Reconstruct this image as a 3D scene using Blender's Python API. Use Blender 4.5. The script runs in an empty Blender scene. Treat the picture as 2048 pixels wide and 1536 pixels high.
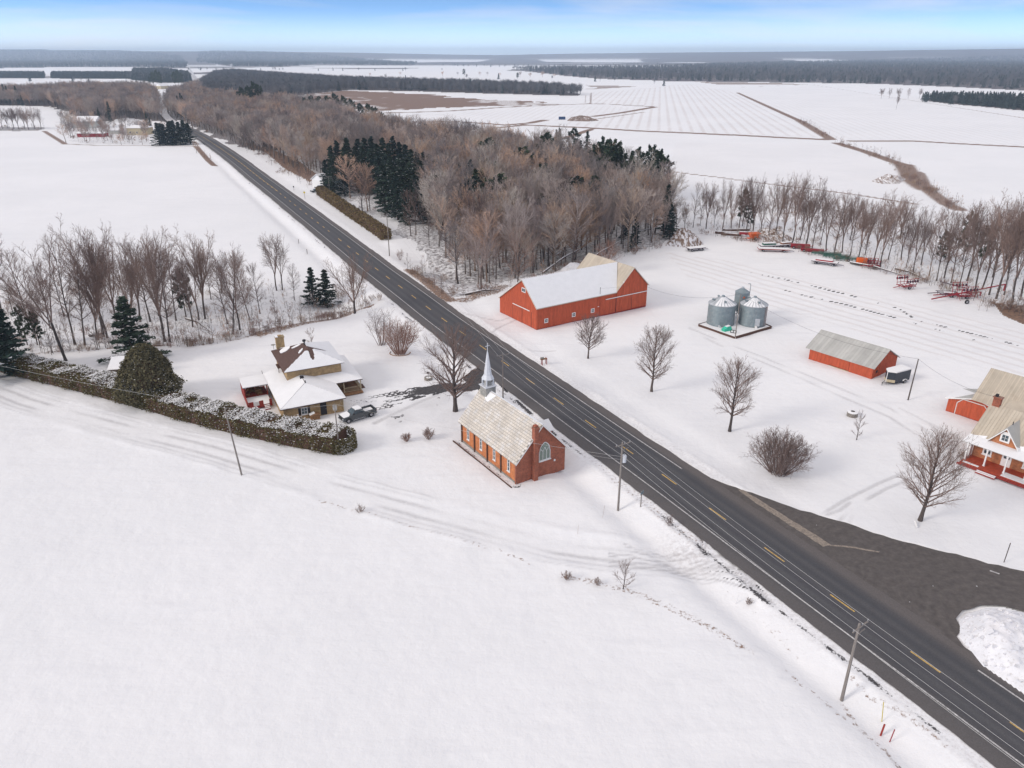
import bpy, math, random
import numpy as np
from mathutils import Vector, Matrix

SC = bpy.context.scene
COL = SC.collection
rnd = random.Random(11)
R = math.radians
# ---------------------------------------------------------------- camera
CAM_H = 54.0
FPX, CX, CY, HOR = 1500.0, 1024.0, 768.0, 110.0
TH = math.atan((CY - HOR) / FPX)
cd = bpy.data.cameras.new('camera')
cam = bpy.data.objects.new('camera', cd)
COL.objects.link(cam)
cd.sensor_width = 36.0
cd.lens = FPX / 2048.0 * 36.0
cd.clip_start = 0.5
cd.clip_end = 60000
cam.location = (0, 0, CAM_H)
cam.rotation_euler = (math.pi / 2 - TH, 0, 0)
SC.camera = cam
# ---------------------------------------------------------------- light
SUN_EL, SUN_AZ = R(27), math.atan2(-0.93, -0.42)      # azimuth measured from +Y towards +X
w = bpy.data.worlds.new('World')
SC.world = w
w.use_nodes = True
nt = w.node_tree
nt.nodes.clear()
out = nt.nodes.new('ShaderNodeOutputWorld')
bg = nt.nodes.new('ShaderNodeBackground')
sky = nt.nodes.new('ShaderNodeTexSky')
sky.sky_type = 'NISHITA'
sky.sun_disc = False
sky.sun_elevation = SUN_EL
sky.sun_rotation = SUN_AZ
sky.air_density = 1.0
sky.dust_density = 0.6
sky.ozone_density = 2.0
tc = nt.nodes.new('ShaderNodeTexCoord')
sep = nt.nodes.new('ShaderNodeSeparateXYZ')
nt.links.new(tc.outputs['Generated'], sep.inputs[0])
# the lowest few degrees already show the blue of higher air
vz = nt.nodes.new('ShaderNodeMath'); vz.operation = 'MULTIPLY_ADD'; vz.inputs[1].default_value = 8.0; vz.inputs[2].default_value = 0.12
nt.links.new(sep.outputs['Z'], vz.inputs[0])
vc = nt.nodes.new('ShaderNodeCombineXYZ')
nt.links.new(sep.outputs['X'], vc.inputs[0]); nt.links.new(sep.outputs['Y'], vc.inputs[1]); nt.links.new(vz.outputs[0], vc.inputs[2])
nt.links.new(vc.outputs[0], sky.inputs['Vector'])
# thin cirrus: noise stretched along the horizon, denser overhead
mp = nt.nodes.new('ShaderNodeMapping')
mp.inputs['Scale'].default_value = (1.4, 3.0, 16.0)
mp.inputs['Rotation'].default_value = (0.0, R(5), R(10))
nt.links.new(tc.outputs['Generated'], mp.inputs[0])
nz = nt.nodes.new('ShaderNodeTexNoise')
nz.inputs['Scale'].default_value = 1.5
nz.inputs['Detail'].default_value = 5
nz.inputs['Roughness'].default_value = 0.55
nz.inputs['Distortion'].default_value = 0.5
nt.links.new(mp.outputs[0], nz.inputs['Vector'])
cr = nt.nodes.new('ShaderNodeMapRange')
cr.inputs['From Min'].default_value = 0.44
cr.inputs['From Max'].default_value = 0.78
cr.inputs['To Min'].default_value = 0.0
cr.inputs['To Max'].default_value = 0.6
nt.links.new(nz.outputs['Fac'], cr.inputs['Value'])
up = nt.nodes.new('ShaderNodeMapRange')          # thin high overcast away from the horizon
up.inputs['From Min'].default_value = 0.12
up.inputs['From Max'].default_value = 0.55
up.inputs['To Min'].default_value = 0.0
up.inputs['To Max'].default_value = 0.75
nt.links.new(sep.outputs['Z'], up.inputs['Value'])
mxm = nt.nodes.new('ShaderNodeMath')
mxm.operation = 'MAXIMUM'
nt.links.new(cr.outputs[0], mxm.inputs[0])
nt.links.new(up.outputs[0], mxm.inputs[1])
hzn = nt.nodes.new('ShaderNodeMapRange'); hzn.interpolation_type = 'SMOOTHSTEP'   # pale air over the horizon
hzn.inputs['From Min'].default_value = -0.01; hzn.inputs['From Max'].default_value = 0.055
hzn.inputs['To Min'].default_value = 1.0; hzn.inputs['To Max'].default_value = 0.0
nt.links.new(sep.outputs['Z'], hzn.inputs['Value'])
pale = nt.nodes.new('ShaderNodeMix'); pale.data_type = 'RGBA'
nt.links.new(hzn.outputs[0], pale.inputs['Factor'])
gain = nt.nodes.new('ShaderNodeMix'); gain.data_type = 'RGBA'; gain.blend_type = 'MULTIPLY'
gain.inputs['Factor'].default_value = 1; gain.inputs['B'].default_value = (2.35, 2.95, 3.1, 1)
nt.links.new(sky.outputs[0], gain.inputs['A']); nt.links.new(gain.outputs['Result'], pale.inputs['A']); pale.inputs['B'].default_value = (8.2, 9.4, 10.4, 1)
mix = nt.nodes.new('ShaderNodeMix')
mix.data_type = 'RGBA'
nt.links.new(mxm.outputs[0], mix.inputs['Factor'])
nt.links.new(pale.outputs['Result'], mix.inputs['A'])
mix.inputs['B'].default_value = (8.9, 8.0, 7.3, 1)
nt.links.new(mix.outputs['Result'], bg.inputs['Color'])
bg.inputs['Strength'].default_value = 0.104
nt.links.new(bg.outputs[0], out.inputs[0])
sd = bpy.data.lights.new('sun', 'SUN')
sd.energy = 1.55
sd.angle = R(15)
sd.color = (1.0, 0.93, 0.84)
sun = bpy.data.objects.new('sun', sd)
COL.objects.link(sun)
sdir = Vector((math.sin(SUN_AZ) * math.cos(SUN_EL), math.cos(SUN_AZ) * math.cos(SUN_EL), math.sin(SUN_EL)))
sun.rotation_euler = sdir.to_track_quat('Z', 'Y').to_euler()
sun.location = (-200, -100, 300)
vs = SC.view_settings
vs.view_transform = 'Standard'
vs.look = 'None'
vs.exposure = 0.24
vs.gamma = 1
vs.use_curve_mapping = False
SC.render.engine = 'CYCLES'
SC.cycles.use_denoising = True
SC.cycles.max_bounces = 6
SC.cycles.volume_bounces = 1
SC.cycles.transparent_max_bounces = 8
SC.render.film_transparent = False

# ---------------------------------------------------------------- geometry of the place
_ct, _st = math.cos(TH), math.sin(TH)
def at(px, py, z=0.0):
    """ground point seen at a pixel of the 2048 px photograph, at height z"""
    u = (px - CX) / FPX
    v = (CY - py) / FPX
    dx, dy, dz = u, _ct + v * _st, -_st + v * _ct
    t = (z - CAM_H) / dz
    return np.array((dx * t, dy * t))
def P(lst, z=0.0):
    return np.array([at(a, b, z) for a, b in lst])
def seg_dist(X, Y, pl, side=False):
    """distance to a polyline, the run along it and the side offset"""
    best = np.full(X.shape, 1e9)
    al = np.zeros(X.shape)
    sg = np.zeros(X.shape)
    acc = 0.0
    for i in range(len(pl) - 1):
        ax, ay = pl[i]; bx, by = pl[i + 1]
        dx, dy = bx - ax, by - ay
        L2 = dx * dx + dy * dy
        L = math.sqrt(L2)
        t = np.clip(((X - ax) * dx + (Y - ay) * dy) / L2, 0, 1)
        ex, ey = X - (ax + t * dx), Y - (ay + t * dy)
        d = np.sqrt(ex * ex + ey * ey)
        m = d < best
        best = np.where(m, d, best)
        al = np.where(m, acc + t * L, al)
        sg = np.where(m, np.sign(-dy * ex + dx * ey) * d, sg)
        acc += L
    return best, al, sg
def in_poly(X, Y, pl):
    ins = np.zeros(X.shape, bool)
    n = len(pl)
    for i in range(n):
        ax, ay = pl[i]; bx, by = pl[(i + 1) % n]
        c = ((ay > Y) != (by > Y))
        with np.errstate(divide='ignore', invalid='ignore'):
            xx = (bx - ax) * (Y - ay) / (by - ay) + ax
        ins ^= c & (X < xx)
    return ins
def vnoise(X, Y, s, seed=0):
    """cheap smooth value noise in [0,1]"""
    x = X / s; y = Y / s
    xi = np.floor(x); yi = np.floor(y)
    fx = x - xi; fy = y - yi
    fx = fx * fx * (3 - 2 * fx); fy = fy * fy * (3 - 2 * fy)
    def h(a, b):
        q = np.sin(a * 127.1 + b * 311.7 + seed * 17.3) * 43758.5453
        return q - np.floor(q)
    return ((h(xi, yi) * (1 - fx) + h(xi + 1, yi) * fx) * (1 - fy) +
            (h(xi, yi + 1) * (1 - fx) + h(xi + 1, yi + 1) * fx) * fy)
def sm(x, a, b):
    t = np.clip((x - a) / (b - a), 0, 1)
    return t * t * (3 - 2 * t)

ROADC = P([(2160, 1545), (2035, 1456), (1888, 1351), (1826, 1306), (1666, 1195), (1534, 1099), (1443, 1035), (1340, 960),
           (1258, 903), (1189, 855), (1130, 812), (1072, 771), (1025, 739), (985, 709), (946, 682), (876, 632), (830, 596),
           (750, 537), (711, 505), (679, 480), (649, 456), (621, 435), (587, 409), (556, 384), (519, 357.6), (489.6, 333),
           (464, 314), (436, 294.5), (410, 277.5), (386, 264), (366, 255), (347, 246), (334, 236), (326, 226), (325, 214), (330, 202), (345, 190),
           (368, 178), (388, 166), (392, 158), (386, 149), (379, 138), (374, 127)])
d0 = ROADC[0] - ROADC[1]
ROADC = np.vstack([ROADC[0] + d0 / np.linalg.norm(d0) * 60, ROADC])
JUNC = P([(1362, 941), (1391, 947), (1456, 970), (1538, 998), (1582, 1014), (1640, 1033), (1709, 1052), (1786, 1078), (1849, 1094),
          (1954, 1120), (2048, 1145), (2700, 1318), (2700, 1396), (2048, 1224), (2006, 1212), (1960, 1212), (1926, 1222), (1914, 1238),
          (1921, 1258), (1912, 1272), (1928, 1290), (1942, 1306)])
CREEK = P([(-300, 645), (0, 640), (200, 628), (350, 618), (500, 612), (650, 600), (735, 560), (800, 520), (930, 540), (1100, 500)])
HILL_X = np.array([-900, 0, 95, 100, 400, 700, 900, 1000, 1150, 1348, 1700, 2048, 2900], float)
HILL_Y = np.array([99, 101, 101, 102.5, 102.5, 105, 109, 110, 107, 105, 102, 97, 94], float)
def tz(X, Y, fine=False):
    X = np.asarray(X, float); Y = np.asarray(Y, float)
    dr, al, sg = seg_dist(X, Y, ROADC)
    near = 1 - sm(Y, 300, 600)
    z = (vnoise(X, Y, 34, 3) - .5) * .5 + (vnoise(X, Y, 9, 5) - .5) * .14
    z = z * sm(dr, 7, 16) * near
    # roadside ditches
    z = z - .75 * np.exp(-((dr - 10.5) / 2.2) ** 2) * np.where(sg > 0, 1, .35) * near * sm(Y, 20, 30)
    # wooded ravine behind the brick house
    dc, _, _ = seg_dist(X, Y, CREEK)
    z = z - 3.6 * np.exp(-(dc / 11.0) ** 2) * sm(dr, 7, 20) * (1 - sm(X, 15, 40))
    # far hills
    d = np.sqrt(X * X + Y * Y)
    ipx = CX + FPX * X / np.maximum(Y * _ct, 1)
    hy = np.interp(ipx, HILL_X, HILL_Y)
    top = CAM_H + (HOR - hy) / (FPX * 1.193) * Y
    z = z + sm(Y, 6500, 11500) * np.minimum(top * .995, 142)
    return z
def tzp(p):
    return float(tz(np.array([p[0]]), np.array([p[1]]))[0])
def gat(px, py):
    """terrain point seen at a pixel"""
    z = 0.0
    for _ in range(4):
        p = at(px, py, z)
        z = tzp(p)
    return Vector((p[0], p[1], z))

def height_at(base, py):
    lo, hi = 0., 60.
    for _ in range(40):
        m_ = (lo + hi) / 2
        q = Vector(base) + Vector((0, 0, m_)) - Vector((0, 0, CAM_H))
        fw = q.y * _ct - q.z * _st; upv = q.y * _st + q.z * _ct
        if CY - FPX * upv / fw > py: lo = m_
        else: hi = m_
    return lo

# ---------------------------------------------------------------- materials
def new_mat(name):
    m = bpy.data.materials.new(name)
    m.use_nodes = True
    n = m.node_tree
    b = n.nodes['Principled BSDF']
    return m, n, b
def mat(name, col, rough=.8, var=.25, scale=3.0, metal=0.0, spec=.3, orand=0.0, bump=0.0, stretch=(1, 1, 1), col2=None, thr=(.45, .7)):
    """plain stuff: colour + noise + the face attribute 'shade' + per-object variation"""
    m, n, b = new_mat(name)
    L = n.links.new
    t = n.nodes.new('ShaderNodeTexCoord')
    mpn = n.nodes.new('ShaderNodeMapping')
    mpn.inputs['Scale'].default_value = stretch
    L(t.outputs['Object'], mpn.inputs[0])
    z = n.nodes.new('ShaderNodeTexNoise')
    z.inputs['Scale'].default_value = scale
    z.inputs['Detail'].default_value = 4
    L(mpn.outputs[0], z.inputs['Vector'])
    r = n.nodes.new('ShaderNodeMapRange')
    r.inputs['From Min'].default_value = .3
    r.inputs['From Max'].default_value = .7
    r.inputs['To Min'].default_value = 1 - var
    r.inputs['To Max'].default_value = 1 + var
    L(z.outputs['Fac'], r.inputs['Value'])
    a = n.nodes.new('ShaderNodeAttribute')
    a.attribute_name = 'shade'
    ad = n.nodes.new('ShaderNodeMath'); ad.operation = 'ADD'
    L(r.outputs[0], ad.inputs[0]); L(a.outputs['Fac'], ad.inputs[1])
    last = ad.outputs[0]
    if orand:
        oi = n.nodes.new('ShaderNodeObjectInfo')
        rr = n.nodes.new('ShaderNodeMapRange')
        rr.inputs['To Min'].default_value = 1 - orand
        rr.inputs['To Max'].default_value = 1 + orand
        L(oi.outputs['Random'], rr.inputs['Value'])
        mu = n.nodes.new('ShaderNodeMath'); mu.operation = 'MULTIPLY'
        L(last, mu.inputs[0]); L(rr.outputs[0], mu.inputs[1])
        last = mu.outputs[0]
    mx = n.nodes.new('ShaderNodeMix'); mx.data_type = 'RGBA'; mx.blend_type = 'MULTIPLY'
    mx.inputs['Factor'].default_value = 1
    mx.inputs['A'].default_value = (*col, 1)
    if col2:
        z2 = n.nodes.new('ShaderNodeTexNoise')
        z2.inputs['Scale'].default_value = scale * 2.3
        z2.inputs['Detail'].default_value = 6
        L(mpn.outputs[0], z2.inputs['Vector'])
        r2 = n.nodes.new('ShaderNodeMapRange')
        r2.inputs['From Min'].default_value = thr[0]
        r2.inputs['From Max'].default_value = thr[1]
        L(z2.outputs['Fac'], r2.inputs['Value'])
        m2 = n.nodes.new('ShaderNodeMix'); m2.data_type = 'RGBA'
        m2.inputs['A'].default_value = (*col, 1)
        m2.inputs['B'].default_value = (*col2, 1)
        L(r2.outputs[0], m2.inputs['Factor'])
        L(m2.outputs['Result'], mx.inputs['A'])
    cc = n.nodes.new('ShaderNodeCombineColor')
    for i in range(3):
        L(last, cc.inputs[i])
    L(cc.outputs[0], mx.inputs['B'])
    L(mx.outputs['Result'], b.inputs['Base Color'])
    b.inputs['Roughness'].default_value = rough
    b.inputs['Metallic'].default_value = metal
    b.inputs['Specular IOR Level'].default_value = spec
    if bump:
        bp = n.nodes.new('ShaderNodeBump')
        bp.inputs['Strength'].default_value = bump
        bp.inputs['Distance'].default_value = .05
        L(z.outputs['Fac'], bp.inputs['Height'])
        L(bp.outputs[0], b.inputs['Normal'])
    return m
def brick_mat(name, c1, c2, mort, bw=.22, bh=.075):
    m, n, b = new_mat(name)
    L = n.links.new
    t = n.nodes.new('ShaderNodeTexCoord')
    s = n.nodes.new('ShaderNodeSeparateXYZ'); L(t.outputs['Object'], s.inputs[0])
    ad = n.nodes.new('ShaderNodeMath'); ad.operation = 'ADD'
    L(s.outputs['X'], ad.inputs[0]); L(s.outputs['Y'], ad.inputs[1])
    c = n.nodes.new('ShaderNodeCombineXYZ')
    L(ad.outputs[0], c.inputs['X']); L(s.outputs['Z'], c.inputs['Y'])
    k = n.nodes.new('ShaderNodeTexBrick')
    k.inputs['Scale'].default_value = 1
    k.inputs['Brick Width'].default_value = bw
    k.inputs['Row Height'].default_value = bh
    k.inputs['Mortar Size'].default_value = .008
    k.inputs['Color1'].default_value = (*c1, 1)
    k.inputs['Color2'].default_value = (*c2, 1)
    k.inputs['Mortar'].default_value = (*mort, 1)
    L(c.outputs[0], k.inputs['Vector'])
    z = n.nodes.new('ShaderNodeTexNoise'); z.inputs['Scale'].default_value = 1.6; z.inputs['Detail'].default_value = 8
    z.inputs['Roughness'].default_value = .7
    L(t.outputs['Object'], z.inputs['Vector'])
    r = n.nodes.new('ShaderNodeMapRange')
    r.inputs['From Min'].default_value = .3; r.inputs['From Max'].default_value = .7
    r.inputs['To Min'].default_value = .62; r.inputs['To Max'].default_value = 1.3
    L(z.outputs['Fac'], r.inputs['Value'])
    cc = n.nodes.new('ShaderNodeCombineColor')
    for i in range(3): L(r.outputs[0], cc.inputs[i])
    mx = n.nodes.new('ShaderNodeMix'); mx.data_type = 'RGBA'; mx.blend_type = 'MULTIPLY'
    mx.inputs['Factor'].default_value = 1
    L(k.outputs['Color'], mx.inputs['A']); L(cc.outputs[0], mx.inputs['B'])
    L(mx.outputs['Result'], b.inputs['Base Color'])
    b.inputs['Roughness'].default_value = .9
    return m
SNOWC = (.83, .82, .82)
M = {}
M['snow'] = mat('snow', SNOWC, .7, .03, .8, bump=.25)
M['road_salt'] = mat('gritty_snow', (.55, .52, .50), .8, .3, 6)
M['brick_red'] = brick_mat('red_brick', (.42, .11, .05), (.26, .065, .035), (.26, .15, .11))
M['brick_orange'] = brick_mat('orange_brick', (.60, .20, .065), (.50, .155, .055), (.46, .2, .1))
M['brick_yellow'] = brick_mat('buff_brick', (.46, .30, .14), (.36, .22, .10), (.40, .32, .2))
M['brick_house'] = brick_mat('farmhouse_brick', (.50, .17, .06), (.40, .13, .05), (.35, .2, .12))
M['red_boards'] = mat('red_boards', (.50, .10, .046), .85, .12, 2.2, stretch=(1, 1, .25), col2=(.42, .085, .042))
M['red_dark'] = mat('dark_red_paint', (.30, .04, .03), .8, .2, 4)
M['tan_metal'] = mat('weathered_tan_metal', (.52, .45, .36), .6, .08, .5, col2=(.44, .36, .28), thr=(.5, .9), stretch=(1, 1, .3))
M['grey_metal'] = mat('weathered_grey_metal', (.46, .45, .42), .55, .08, .5, col2=(.40, .38, .36), thr=(.5, .9), stretch=(1, 1, .3))
M['shingle_pale'] = mat('pale_metal_shingle', (.62, .56, .49), .6, .10, .5, col2=(.72, .70, .69), thr=(.5, .75))
M['shingle_brown'] = mat('brown_shingle', (.11, .065, .055), .9, .25, 6)
M['dark'] = mat('dark_trim', (.03, .027, .03), .7, .2, 5)
M['trim_brown'] = mat('brown_trim', (.10, .05, .035), .8, .2, 5)
M['white'] = mat('white_paint', (.78, .76, .74), .6, .06, 4)
M['stone'] = mat('stone', (.28, .25, .22), .9, .3, 5)
M['concrete'] = mat('concrete', (.38, .36, .34), .9, .2, 3)
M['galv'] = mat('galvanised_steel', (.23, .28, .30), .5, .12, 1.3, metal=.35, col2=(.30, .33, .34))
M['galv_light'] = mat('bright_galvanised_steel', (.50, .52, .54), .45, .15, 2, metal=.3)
M['rust'] = mat('rust', (.22, .09, .05), .9, .4, 5)
M['zinc'] = mat('painted_tin', (.62, .63, .66), .5, .08, 3)
M['tin_grey'] = mat('grey_tin', (.30, .29, .27), .7, .25, 3)
M['pole_wood'] = mat('weathered_pole_wood', (.24, .21, .19), .9, .2, 2, stretch=(4, 4, .4))
M['pole_dark'] = mat('dark_pole_wood', (.12, .10, .09), .9, .2, 2, stretch=(4, 4, .4))
M['wire'] = mat('bare_wire', (.48, .47, .46), .5, .05, 3, metal=.2)
M['cable'] = mat('black_cable', (.06, .06, .065), .6, .05, 3)
M['tyre'] = mat('tyre_rubber', (.015, .015, .016), .9, .1, 5)
M['rim'] = mat('wheel_rim', (.35, .35, .37), .4, .1, 5, metal=.6)
M['orange_paint'] = mat('orange_paint', (.75, .13, .02), .6, .15, 4)
M['porch_red'] = mat('porch_red_paint', (.40, .065, .03), .7, .2, 2)
M['machine_red'] = mat('machine_red', (.30, .025, .035), .6, .2, 4)
M['machine_dark'] = mat('machine_dark', (.06, .03, .05), .7, .2, 4)
M['machine_green'] = mat('machine_green', (.05, .13, .10), .6, .2, 4)
M['teal'] = mat('mint_tarp', (.05, .50, .33), .6, .15, 4)
M['wood'] = mat('bare_wood', (.26, .14, .07), .85, .25, 3)
M['yellow'] = mat('yellow_plastic', (.55, .42, .04), .5, .1, 3)
M['cream'] = mat('cream_panel', (.50, .42, .28), .8, .1, 3)
def glass_mat():
    m, n, b = new_mat('window_glass')
    t = n.nodes.new('ShaderNodeTexCoord')
    z = n.nodes.new('ShaderNodeTexNoise'); z.inputs['Scale'].default_value = 2.5
    n.links.new(t.outputs['Object'], z.inputs['Vector'])
    r = n.nodes.new('ShaderNodeMix'); r.data_type = 'RGBA'
    r.inputs['A'].default_value = (.02, .03, .04, 1); r.inputs['B'].default_value = (.10, .14, .16, 1)
    n.links.new(z.outputs['Fac'], r.inputs['Factor'])
    n.links.new(r.outputs['Result'], b.inputs['Base Color'])
    b.inputs['Roughness'].default_value = .12
    return m
M['glass'] = glass_mat()
M['leaded'] = mat('leaded_glass', (.20, .24, .20), .3, .25, 6)

def ordinal(n):
    ones = ['', 'first', 'second', 'third', 'fourth', 'fifth', 'sixth', 'seventh', 'eighth', 'ninth', 'tenth', 'eleventh', 'twelfth', 'thirteenth', 'fourteenth', 'fifteenth', 'sixteenth', 'seventeenth', 'eighteenth', 'nineteenth']
    if n < 20: return ones[n]
    tens = {2: ('twenty', 'twentieth'), 3: ('thirty', 'thirtieth'), 4: ('forty', 'fortieth'), 5: ('fifty', 'fiftieth'), 6: ('sixty', 'sixtieth')}[n // 10]
    return tens[1] if n % 10 == 0 else tens[0] + '-' + ones[n % 10]
# ---------------------------------------------------------------- mesh builder
class MB:
    def __init__(s):
        s.v = []; s.f = []; s.sh = []; s.c = 0.0; s.mi = []; s.m = 0
    def poly(s, pts):
        k = len(s.v)
        s.v += [tuple(p) for p in pts]
        s.f.append(tuple(range(k, k + len(pts)))); s.sh.append(s.c); s.mi.append(s.m)
    def faces(s, vs, fs):
        k = len(s.v)
        s.v += [tuple(p) for p in vs]
        for f in fs:
            s.f.append(tuple(i + k for i in f)); s.sh.append(s.c); s.mi.append(s.m)
    def box(s, x0, x1, y0, y1, z0, z1, M4=None):
        vs = [(x, y, z) for z in (z0, z1) for y in (y0, y1) for x in (x0, x1)]
        if M4 is not None: vs = [tuple(M4 @ Vector(q)) for q in vs]
        s.faces(vs, [(0, 2, 3, 1), (4, 5, 7, 6), (0, 1, 5, 4), (2, 6, 7, 3), (0, 4, 6, 2), (1, 3, 7, 5)])
    def prism(s, pts, d):
        """solid between a planar polygon and its copy moved by d"""
        d = Vector(d); n = len(pts)
        a = [Vector(p) for p in pts]
        vs = a + [p + d for p in a]
        s.faces(vs, [tuple(range(n)), tuple(range(2 * n - 1, n - 1, -1))] + [(i, i + n, (i + 1) % n + n, (i + 1) % n) for i in range(n)])
    def tube(s, pts, rs, n=6, cap=True):
        pts = [Vector(p) for p in pts]
        if not hasattr(rs, '__len__'): rs = [rs] * len(pts)
        k = len(s.v)
        for i, p in enumerate(pts):
            d = (pts[min(i + 1, len(pts) - 1)] - pts[max(i - 1, 0)])
            if d.length < 1e-9: d = Vector((0, 0, 1))
            d.normalize()
            u = d.cross(Vector((0, 0, 1)) if abs(d.z) < .9 else Vector((1, 0, 0))).normalized()
            w_ = d.cross(u)
            for j in range(n):
                a = 2 * math.pi * j / n
                s.v.append(tuple(p + (u * math.cos(a) + w_ * math.sin(a)) * rs[i]))
        for i in range(len(pts) - 1):
            for j in range(n):
                j2 = (j + 1) % n
                s.f.append((k + i * n + j, k + i * n + j2, k + (i + 1) * n + j2, k + (i + 1) * n + j)); s.sh.append(s.c); s.mi.append(s.m)
        if cap:
            s.f.append(tuple(k + j for j in range(n))); s.sh.append(s.c); s.mi.append(s.m)
            e = k + (len(pts) - 1) * n
            s.f.append(tuple(e + j for j in reversed(range(n)))); s.sh.append(s.c); s.mi.append(s.m)
    def lathe(s, prof, n=24, c=(0, 0, 0)):
        k = len(s.v)
        for r, z in prof:
            for j in range(n):
                a = 2 * math.pi * j / n
                s.v.append((c[0] + r * math.cos(a), c[1] + r * math.sin(a), c[2] + z))
        for i in range(len(prof) - 1):
            for j in range(n):
                j2 = (j + 1) % n
                s.f.append((k + i * n + j, k + i * n + j2, k + (i + 1) * n + j2, k + (i + 1) * n + j)); s.sh.append(s.c); s.mi.append(s.m)
    def mesh(s, name, mats):
        me = bpy.data.meshes.new(name)
        me.from_pydata(s.v, [], s.f)
        if not isinstance(mats, (list, tuple)): mats = [mats]
        for m_ in mats: me.materials.append(m_)
        if any(s.sh):
            at_ = me.attributes.new('shade', 'FLOAT', 'FACE')
            at_.data.foreach_set('value', s.sh)
        if len(mats) > 1:
            me.polygons.foreach_set('material_index', s.mi)
        me.update()
        return me
def link(name, me, parent=None):
    o = bpy.data.objects.new(name, me)
    COL.objects.link(o)
    if parent is not None: o.parent = parent
    return o
def part(name, mb, mt, parent=None, label=None, kind=None, smooth=False):
    if not mb.f: return None
    me = mb.mesh(name, mt)
    o = link(name, me, parent)
    if label: o['label'] = label
    if kind: o['kind'] = kind
    if smooth: me.polygons.foreach_set('use_smooth', [True] * len(me.polygons))
    return o
def thing(name, label, cat, loc=(0, 0, 0), rz=0.0, group=None):
    o = link(name, None)
    o.location = loc; o.rotation_euler = (0, 0, rz)
    o['label'] = label; o['category'] = cat
    if group: o['group'] = group
    return o
def tag(o, label, cat, group=None, kind=None):
    o['label'] = label
    if cat: o['category'] = cat
    if group: o['group'] = group
    if kind: o['kind'] = kind
    return o
def copy_tree(o, parent=None):
    c = o.copy(); COL.objects.link(c)
    if parent is not None: c.parent = parent
    for ch in list(o.children): copy_tree(ch, c)
    return c
def structure(name, mb_or_me, mt=None):
    me = mb_or_me if mt is None else mb_or_me.mesh(name, mt)
    o = link(name, me); o['kind'] = 'structure'
    return o
# ================================================================= GROUND
def soft_line(X, Y, px, wid, seedv=0):
    """1 on a traced line, falling to 0 at its half width (metres)"""
    d, al, sg = seg_dist(X, Y, P(px))
    return np.clip(1.6 - d / wid * 1.2, 0, 1), al, sg
WOODS = {
 'right_far': [(1021, 139), (1130, 152), (1200, 158), (1277, 160), (1348, 163), (1560, 165), (1760, 168), (1902, 174), (2048, 181), (2500, 200),
               (2500, 121), (2048, 121), (1850, 122), (1640, 124), (1440, 129), (1348, 134), (1200, 137), (1080, 137)],
 'middle': [(400, 212), (480, 206), (581, 192), (640, 186), (700, 180), (837, 183), (1007, 188), (1156, 192), (1163, 188), (1120, 182), (1042, 178),
            (960, 174), (871, 171), (780, 168), (700, 165), (600, 158), (520, 151), (465, 146), (430, 150), (402, 172)],
 'left_far': [(-900, 140), (-100, 138), (30, 136), (150, 134), (270, 134), (372, 136), (376, 128), (366, 121), (200, 117), (-900, 117)],
 'mid_far': [(392, 124), (470, 133), (560, 134), (640, 128), (700, 130), (760, 131), (829, 130), (835, 127), (760, 123), (640, 120), (480, 118), (400, 119)],
 'left_mid': [(-900, 212), (-60, 211), (90, 212), (130, 222), (150, 236), (215, 244), (250, 236), (330, 243), (352, 240), (330, 226), (318, 205), (300, 190),
              (210, 186), (120, 190), (60, 194), (-60, 198), (-900, 198)],
 'road_far': [(345, 196), (330, 216), (338, 232), (356, 243), (376, 252), (388, 259), (398, 262), (420, 270), (450, 285), (505, 302), (600, 300), (700, 280), (720, 255), (640, 225), (560, 212), (480, 208), (410, 200), (398, 178), (375, 186)],
 'central': [(470, 287), (560, 325), (610, 350), (650, 352), (690, 400), (740, 430), (785, 440), (800, 478), (840, 500), (850, 545), (880, 580), (905, 588), (960, 590), (985, 575), (1010, 560),
             (1090, 548), (1165, 532), (1185, 512), (1260, 505), (1320, 490), (1343, 470), (1340, 405), (1240, 372), (1127, 340), (1007, 318), (900, 300), (775, 285), (700, 268), (600, 290)],
 'plantation': [(1843, 201), (1900, 208), (1990, 216), (2048, 222), (2400, 250), (2400, 205), (2048, 200), (1950, 197), (1860, 196)],
 'pine_row': [(-600, 153), (-60, 155), (88, 157), (90, 150), (-60, 149), (-600, 147)],
 'pine_row_b': [(103, 157), (262, 158), (264, 150), (104, 150)],
 'pine_block': [(262, 160), (330, 166), (384, 166), (378, 152), (330, 144), (268, 143)],
 'treeline_right': [(1345, 474), (1400, 458), (1452, 463), (1520, 476), (1600, 490), (1700, 520), (1800, 548), (1880, 585), (2048, 618), (2300, 690),
                    (2300, 590), (2048, 540), (1900, 500), (1760, 455), (1640, 437), (1500, 420), (1400, 412), (1342, 408)],
 'treeline_left': [(-400, 760), (20, 712), (60, 705), (140, 695), (250, 690), (330, 685), (400, 684), (470, 674), (560, 652), (650, 628), (712, 612), (740, 600), (735, 575), (690, 566),
                   (640, 572), (560, 575), (470, 580), (350, 575), (200, 578), (60, 570), (-400, 560)],
 'yard_left': [(120, 240), (130, 270), (165, 288), (215, 290), (300, 288), (310, 262), (240, 250), (215, 246), (150, 240)],
 'field_row': [(-300, 262), (90, 262), (92, 254), (-300, 252)],
}
WOODS_W = {k: P(v) for k, v in WOODS.items()}

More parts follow.
